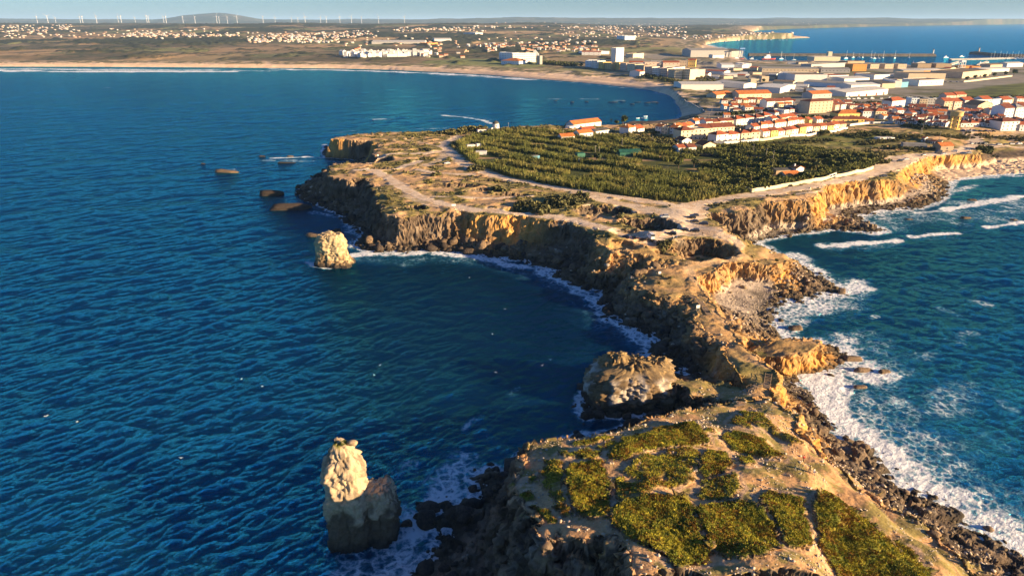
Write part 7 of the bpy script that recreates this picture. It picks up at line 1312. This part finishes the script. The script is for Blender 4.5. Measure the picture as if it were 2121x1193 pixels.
for a in [(1664, 955, 200, 'red', 'black', 'person in red jacket walking on the near headland path'), (1677, 977, 120, 'yellow', 'grey', 'person in pale yellow top standing on the near headland slope'), (1685, 982, 240, 'white', 'blue', 'person in white top and blue trousers beside the one in yellow'), (1646, 975, 90, 'green', 'grey', 'person in dark green standing left of the walkers on the near slope'), (1394, 464, 90, 'black', 'black', 'person in black, left of two standing in the middle of the car park'), (1398, 463.5, 270, 'black', 'grey', 'person in dark clothes, right of two in the middle of the car park'), (1373, 454, 30, 'white', 'grey', 'person in white beside the silver car'), (1395, 494.5, 200, 'white', 'white', 'person in white, left of two below the black car by the sinkhole'), (1401, 494, 160, 'white', 'blue', 'person in white, right of two below the black car by the sinkhole'), (1455, 487, 10, 'black', 'black', 'person in black standing alone at the back rim of the big sinkhole'), (1522, 531, 320, 'white', 'grey', 'person in white alone near the seaward clifftop'), (1400, 481, 60, 'yellow', 'grey', 'person in tan top beside the black car at the car park'), (2106, 349, 45, 'black', 'black', 'person walking alone on the far right beach')]: person(*a)
# ------------------------------------------------------------------ gulls
M_GULL = mat_plain('gull_white', (.6, .6, .59), .8); M_GW = mat_plain('gull_grey', (.36, .37, .39), .8)
def gull(px, py, hgt, rz, up, label):
    x, y = U(px, py, hgt); t = empty('gull', x, y, hgt, R(rz), label, 'gull', 'gulls over the bay'); t.scale = (.8, .8, .8); V, Fs = loft([(-.38, .02, -.01, .03, .01), (-.2, .08, -.05, .07, .03), (.08, .1, -.08, .09, .05), (.24, .06, 0, .11, .03), (.32, .045, .03, .12, .02), (.42, .008, .05, .07, .005)]); pm('body', V, Fs, M_GULL, t)
    for s in (-1, 1): pm('wing', [(-.12, s * .06, .05), (.14, s * .06, .05), (.20, s * .4, .05 + up), (.0, s * .85, .05 + up * .7), (-.06, s * .4, .05 + up), (-.12, s * .06, .08), (.14, s * .06, .08), (.20, s * .4, .075 + up), (.0, s * .85, .06 + up * .7), (-.06, s * .4, .075 + up)], [(0, 1, 2, 3, 4), (9, 8, 7, 6, 5), (0, 5, 6, 1), (1, 6, 7, 2), (2, 7, 8, 3), (3, 8, 9, 4), (4, 9, 5, 0)], M_GW, t)
for i, a in enumerate([(500, 785, 'upper left of the two gulls over the open water at left'), (543, 800, 'lower right of the two gulls over the open water at left'), (96, 862, 'gull near the left edge over dark water'), (160, 873, 'gull right of the one near the left edge'), (375, 948, 'gull over dark water left of the near stack'), (787, 756, 'upper gull in the middle of the bay'), (775, 777, 'lower gull in the middle of the bay'), (1046, 640, 'gull over the bay nearest the shadowed shore'), (1020, 692, 'gull left of a pair in the bay'), (1027, 771, 'gull just above the rounded rock in the bay'), (1123, 757, 'gull left of the rounded rock'), (972, 575, 'gull over calm water below the surf line'), (1140, 745, 'gull nearest the rounded rock, above it')]): gull(a[0], a[1], 3 + (i % 4) * 2.5, i * 67, (.18, .05, .28, -.04)[i % 4], 'white ' + a[2] if a[2].startswith('gull') else 'white gull, ' + a[2])
# ------------------------------------------------------------------ poles, signs, boardwalk
M_WOOD = mat_plain('weathered_wood', (.24, .17, .11), .9, .25, 2); M_POLE = mat_plain('pole_grey', (.30, .27, .23), .8)
for i, (px, py, h, lab) in enumerate([(1166, 290, 8, 'left of the allotment cottages'), (1233, 318, 6, 'left of the large green shed'), (1241, 318, 5, 'thin one beside another, left of the large green shed'), (1288, 305, 7, 'in scrub right of the allotment cottages'), (1350, 298, 7, 'left of the white houses at the garden edge'), (1600, 338, 9, 'in the dark orchard above the striped-roof shed'), (1586, 330, 8, 'by the black net fence'), (1560, 317, 7, 'in the lower field by the fence'), (1909, 278, 10, 'left of the tower on scrubby ground, tallest'), (1906, 282, 7, 'left of the tower, shorter twin'), (1945, 291, 8, 'by the farm group'), (1966, 298, 8, 'at the right end of the farm group'), (1053, 268, 6, 'right of the windmill'), (933, 292, 4, 'short one at the bend of the gravel road'), (914, 283, 3, 'short white-topped one left of the gravel bend'), (946, 291, 6, 'by the reeds at the gravel bend'), (2108, 208, 9, 'by the lagoon at the right edge'), (1468, 250, 9, 'behind the cove houses'), (1474, 232, 9, 'beside the road near the sea wall'), (1630, 213, 10, 'by the port car park, left'), (1660, 212, 10, 'by the port car park, right'), (1845, 201, 10, 'at the end of the depot row'), (1865, 202, 10, 'right of the depot row')]):
    x, y, z = on(px, py); t = empty('utility_pole', x, y, z, R(20 * i), 'thin utility pole ' + lab, 'pole', 'utility poles'); pm('shaft', *tube([(0, 0, -.5), (0, 0, h)], [.16, .11], 6), M_POLE, t); pm('crossarm', *boxv(-.7, .7, -.08, .08, h - .5, h - .32), M_POLE, t)
def board(px, py, w_, h, up, label, rz=15):
    x, y, z = on(px, py); t = empty('sign_board', x, y, z, R(rz), label, 'sign'); pm('panel', *boxv(-w_ / 2, w_ / 2, -.06, .06, up, up + h), WALLS['white'], t)
    for s in (-1, 1): shared('post', 'sp%.1f' % up, *boxv(-.07, .07, -.13, -.061, -.4, up + .3), M_POLE, t, (s * w_ * .3, 0, 0))
board(940, 433, 2.2, 1.1, 1.6, 'white T-shaped sign board beside the clifftop track'); board(1445, 645, 1.5, 1.3, 1.3, 'white information board at the top of the boardwalk'); board(1366, 572, 1.2, 1.0, 1.0, 'white information board on the ledge above the shaded rocks'); board(783, 326, 1.2, 1.2, 1.0, 'pale notice board at the inlet head by the capes')
def boardwalk(name, label, L, w_, cat, rail=True, step=.9):
    W_ = [on(*p) for p in L]; t = empty(name, W_[0][0], W_[0][1], 0, 0, label, cat); ox, oy = W_[0][0], W_[0][1]; pl, ps, rl = [], [], []
    for (a, c) in zip(W_[:-1], W_[1:]):
        d = math.hypot(c[0] - a[0], c[1] - a[1]); n = max(2, int(d / step)); ux, uy = (c[0] - a[0]) / d, (c[1] - a[1]) / d
        for i in range(n):
            t_ = (i + .5) / n; x, y = a[0] + (c[0] - a[0]) * t_, a[1] + (c[1] - a[1]) * t_; z = float(ground(x, y)[0]) + .35; hw, hl = w_ / 2, d / n * .44
            P4 = [(x - uy * k * hw + ux * q * hl - ox, y + ux * k * hw + uy * q * hl - oy) for k, q in ((-1, -1), (-1, 1), (1, 1), (1, -1))]
            pl.append(([(p[0], p[1], z - .08) for p in P4] + [(p[0], p[1], z) for p in P4], [(0, 1, 2, 3), (7, 6, 5, 4), (0, 4, 5, 1), (1, 5, 6, 2), (2, 6, 7, 3), (3, 7, 4, 0)]))
            if i % 2 == 0:
                for k in (-1, 1): xx, yy = x - uy * k * hw - ox, y + ux * k * hw - oy; ps.append(tube([(xx, yy, z - 1.2), (xx, yy, z + 1.0)], .07, 5)); rl.append((k, (xx, yy, z + .95)))
    pm('deck', *merge(pl), M_WOOD, t)
    if rail:
        pst = pm('posts', *merge(ps), M_WOOD, t)
        for k in (-1, 1): pm('handrail', *tube([p for q, p in rl if q == k], .06, 5), M_WOOD, t)
boardwalk('boardwalk', 'wooden boardwalk with handrails running down the neck past the pebble cove', [(1430, 612), (1448, 625), (1460, 640), (1470, 654)], 2.2, 'boardwalk'); boardwalk('stairs', 'wooden stairs climbing the dark rock ridge by the second cove', [(1587, 806), (1592, 776)], 1.8, 'stairs', step=.5); boardwalk('footbridge', 'small wooden footbridge with railings at the foot of the ridge', [(1545, 812), (1556, 808), (1568, 800)], 1.8, 'bridge')
x, y, z = on(1532, 842); t = empty('bench', x, y, z, R(15), 'wooden bench-like deck on the bare soil at the near headland entrance', 'bench'); pm('seat', *boxv(-1.6, 1.6, -.4, .4, .42, .5), M_WOOD, t)
for s in (-1, 1): shared('leg', 'bl', *boxv(-.1, .1, -.35, .35, -.1, .419), M_WOOD, t, (s * 1.2, 0, 0))
# ------------------------------------------------------------------ air
hm = bpy.data.materials.new('haze_air'); hm.use_nodes = True; hn = hm.node_tree
for nd in list(hn.nodes):
    if nd.type == 'BSDF_PRINCIPLED': hn.nodes.remove(nd)
pv = hn.nodes.new('ShaderNodeVolumePrincipled'); pv.inputs['Color'].default_value = (.42, .68, 1.0, 1); pv.inputs['Density'].default_value = 2.8e-5; pv.inputs['Anisotropy'].default_value = 0.0
hn.links.new(pv.outputs[0], hn.nodes['Material Output'].inputs['Volume'])
hz = pm('haze', *boxv(-210000, 210000, -2000, 210000, -9, 420), hm); hz['kind'] = 'stuff'; hz['label'] = 'thin bluish sea haze filling the air to the horizon'

for o_ in C.objects:
    if o_.parent is None and 'label' in o_.keys() and len(o_['label'].split()) > 15: print('LONG', len(o_['label'].split()), o_['label'])
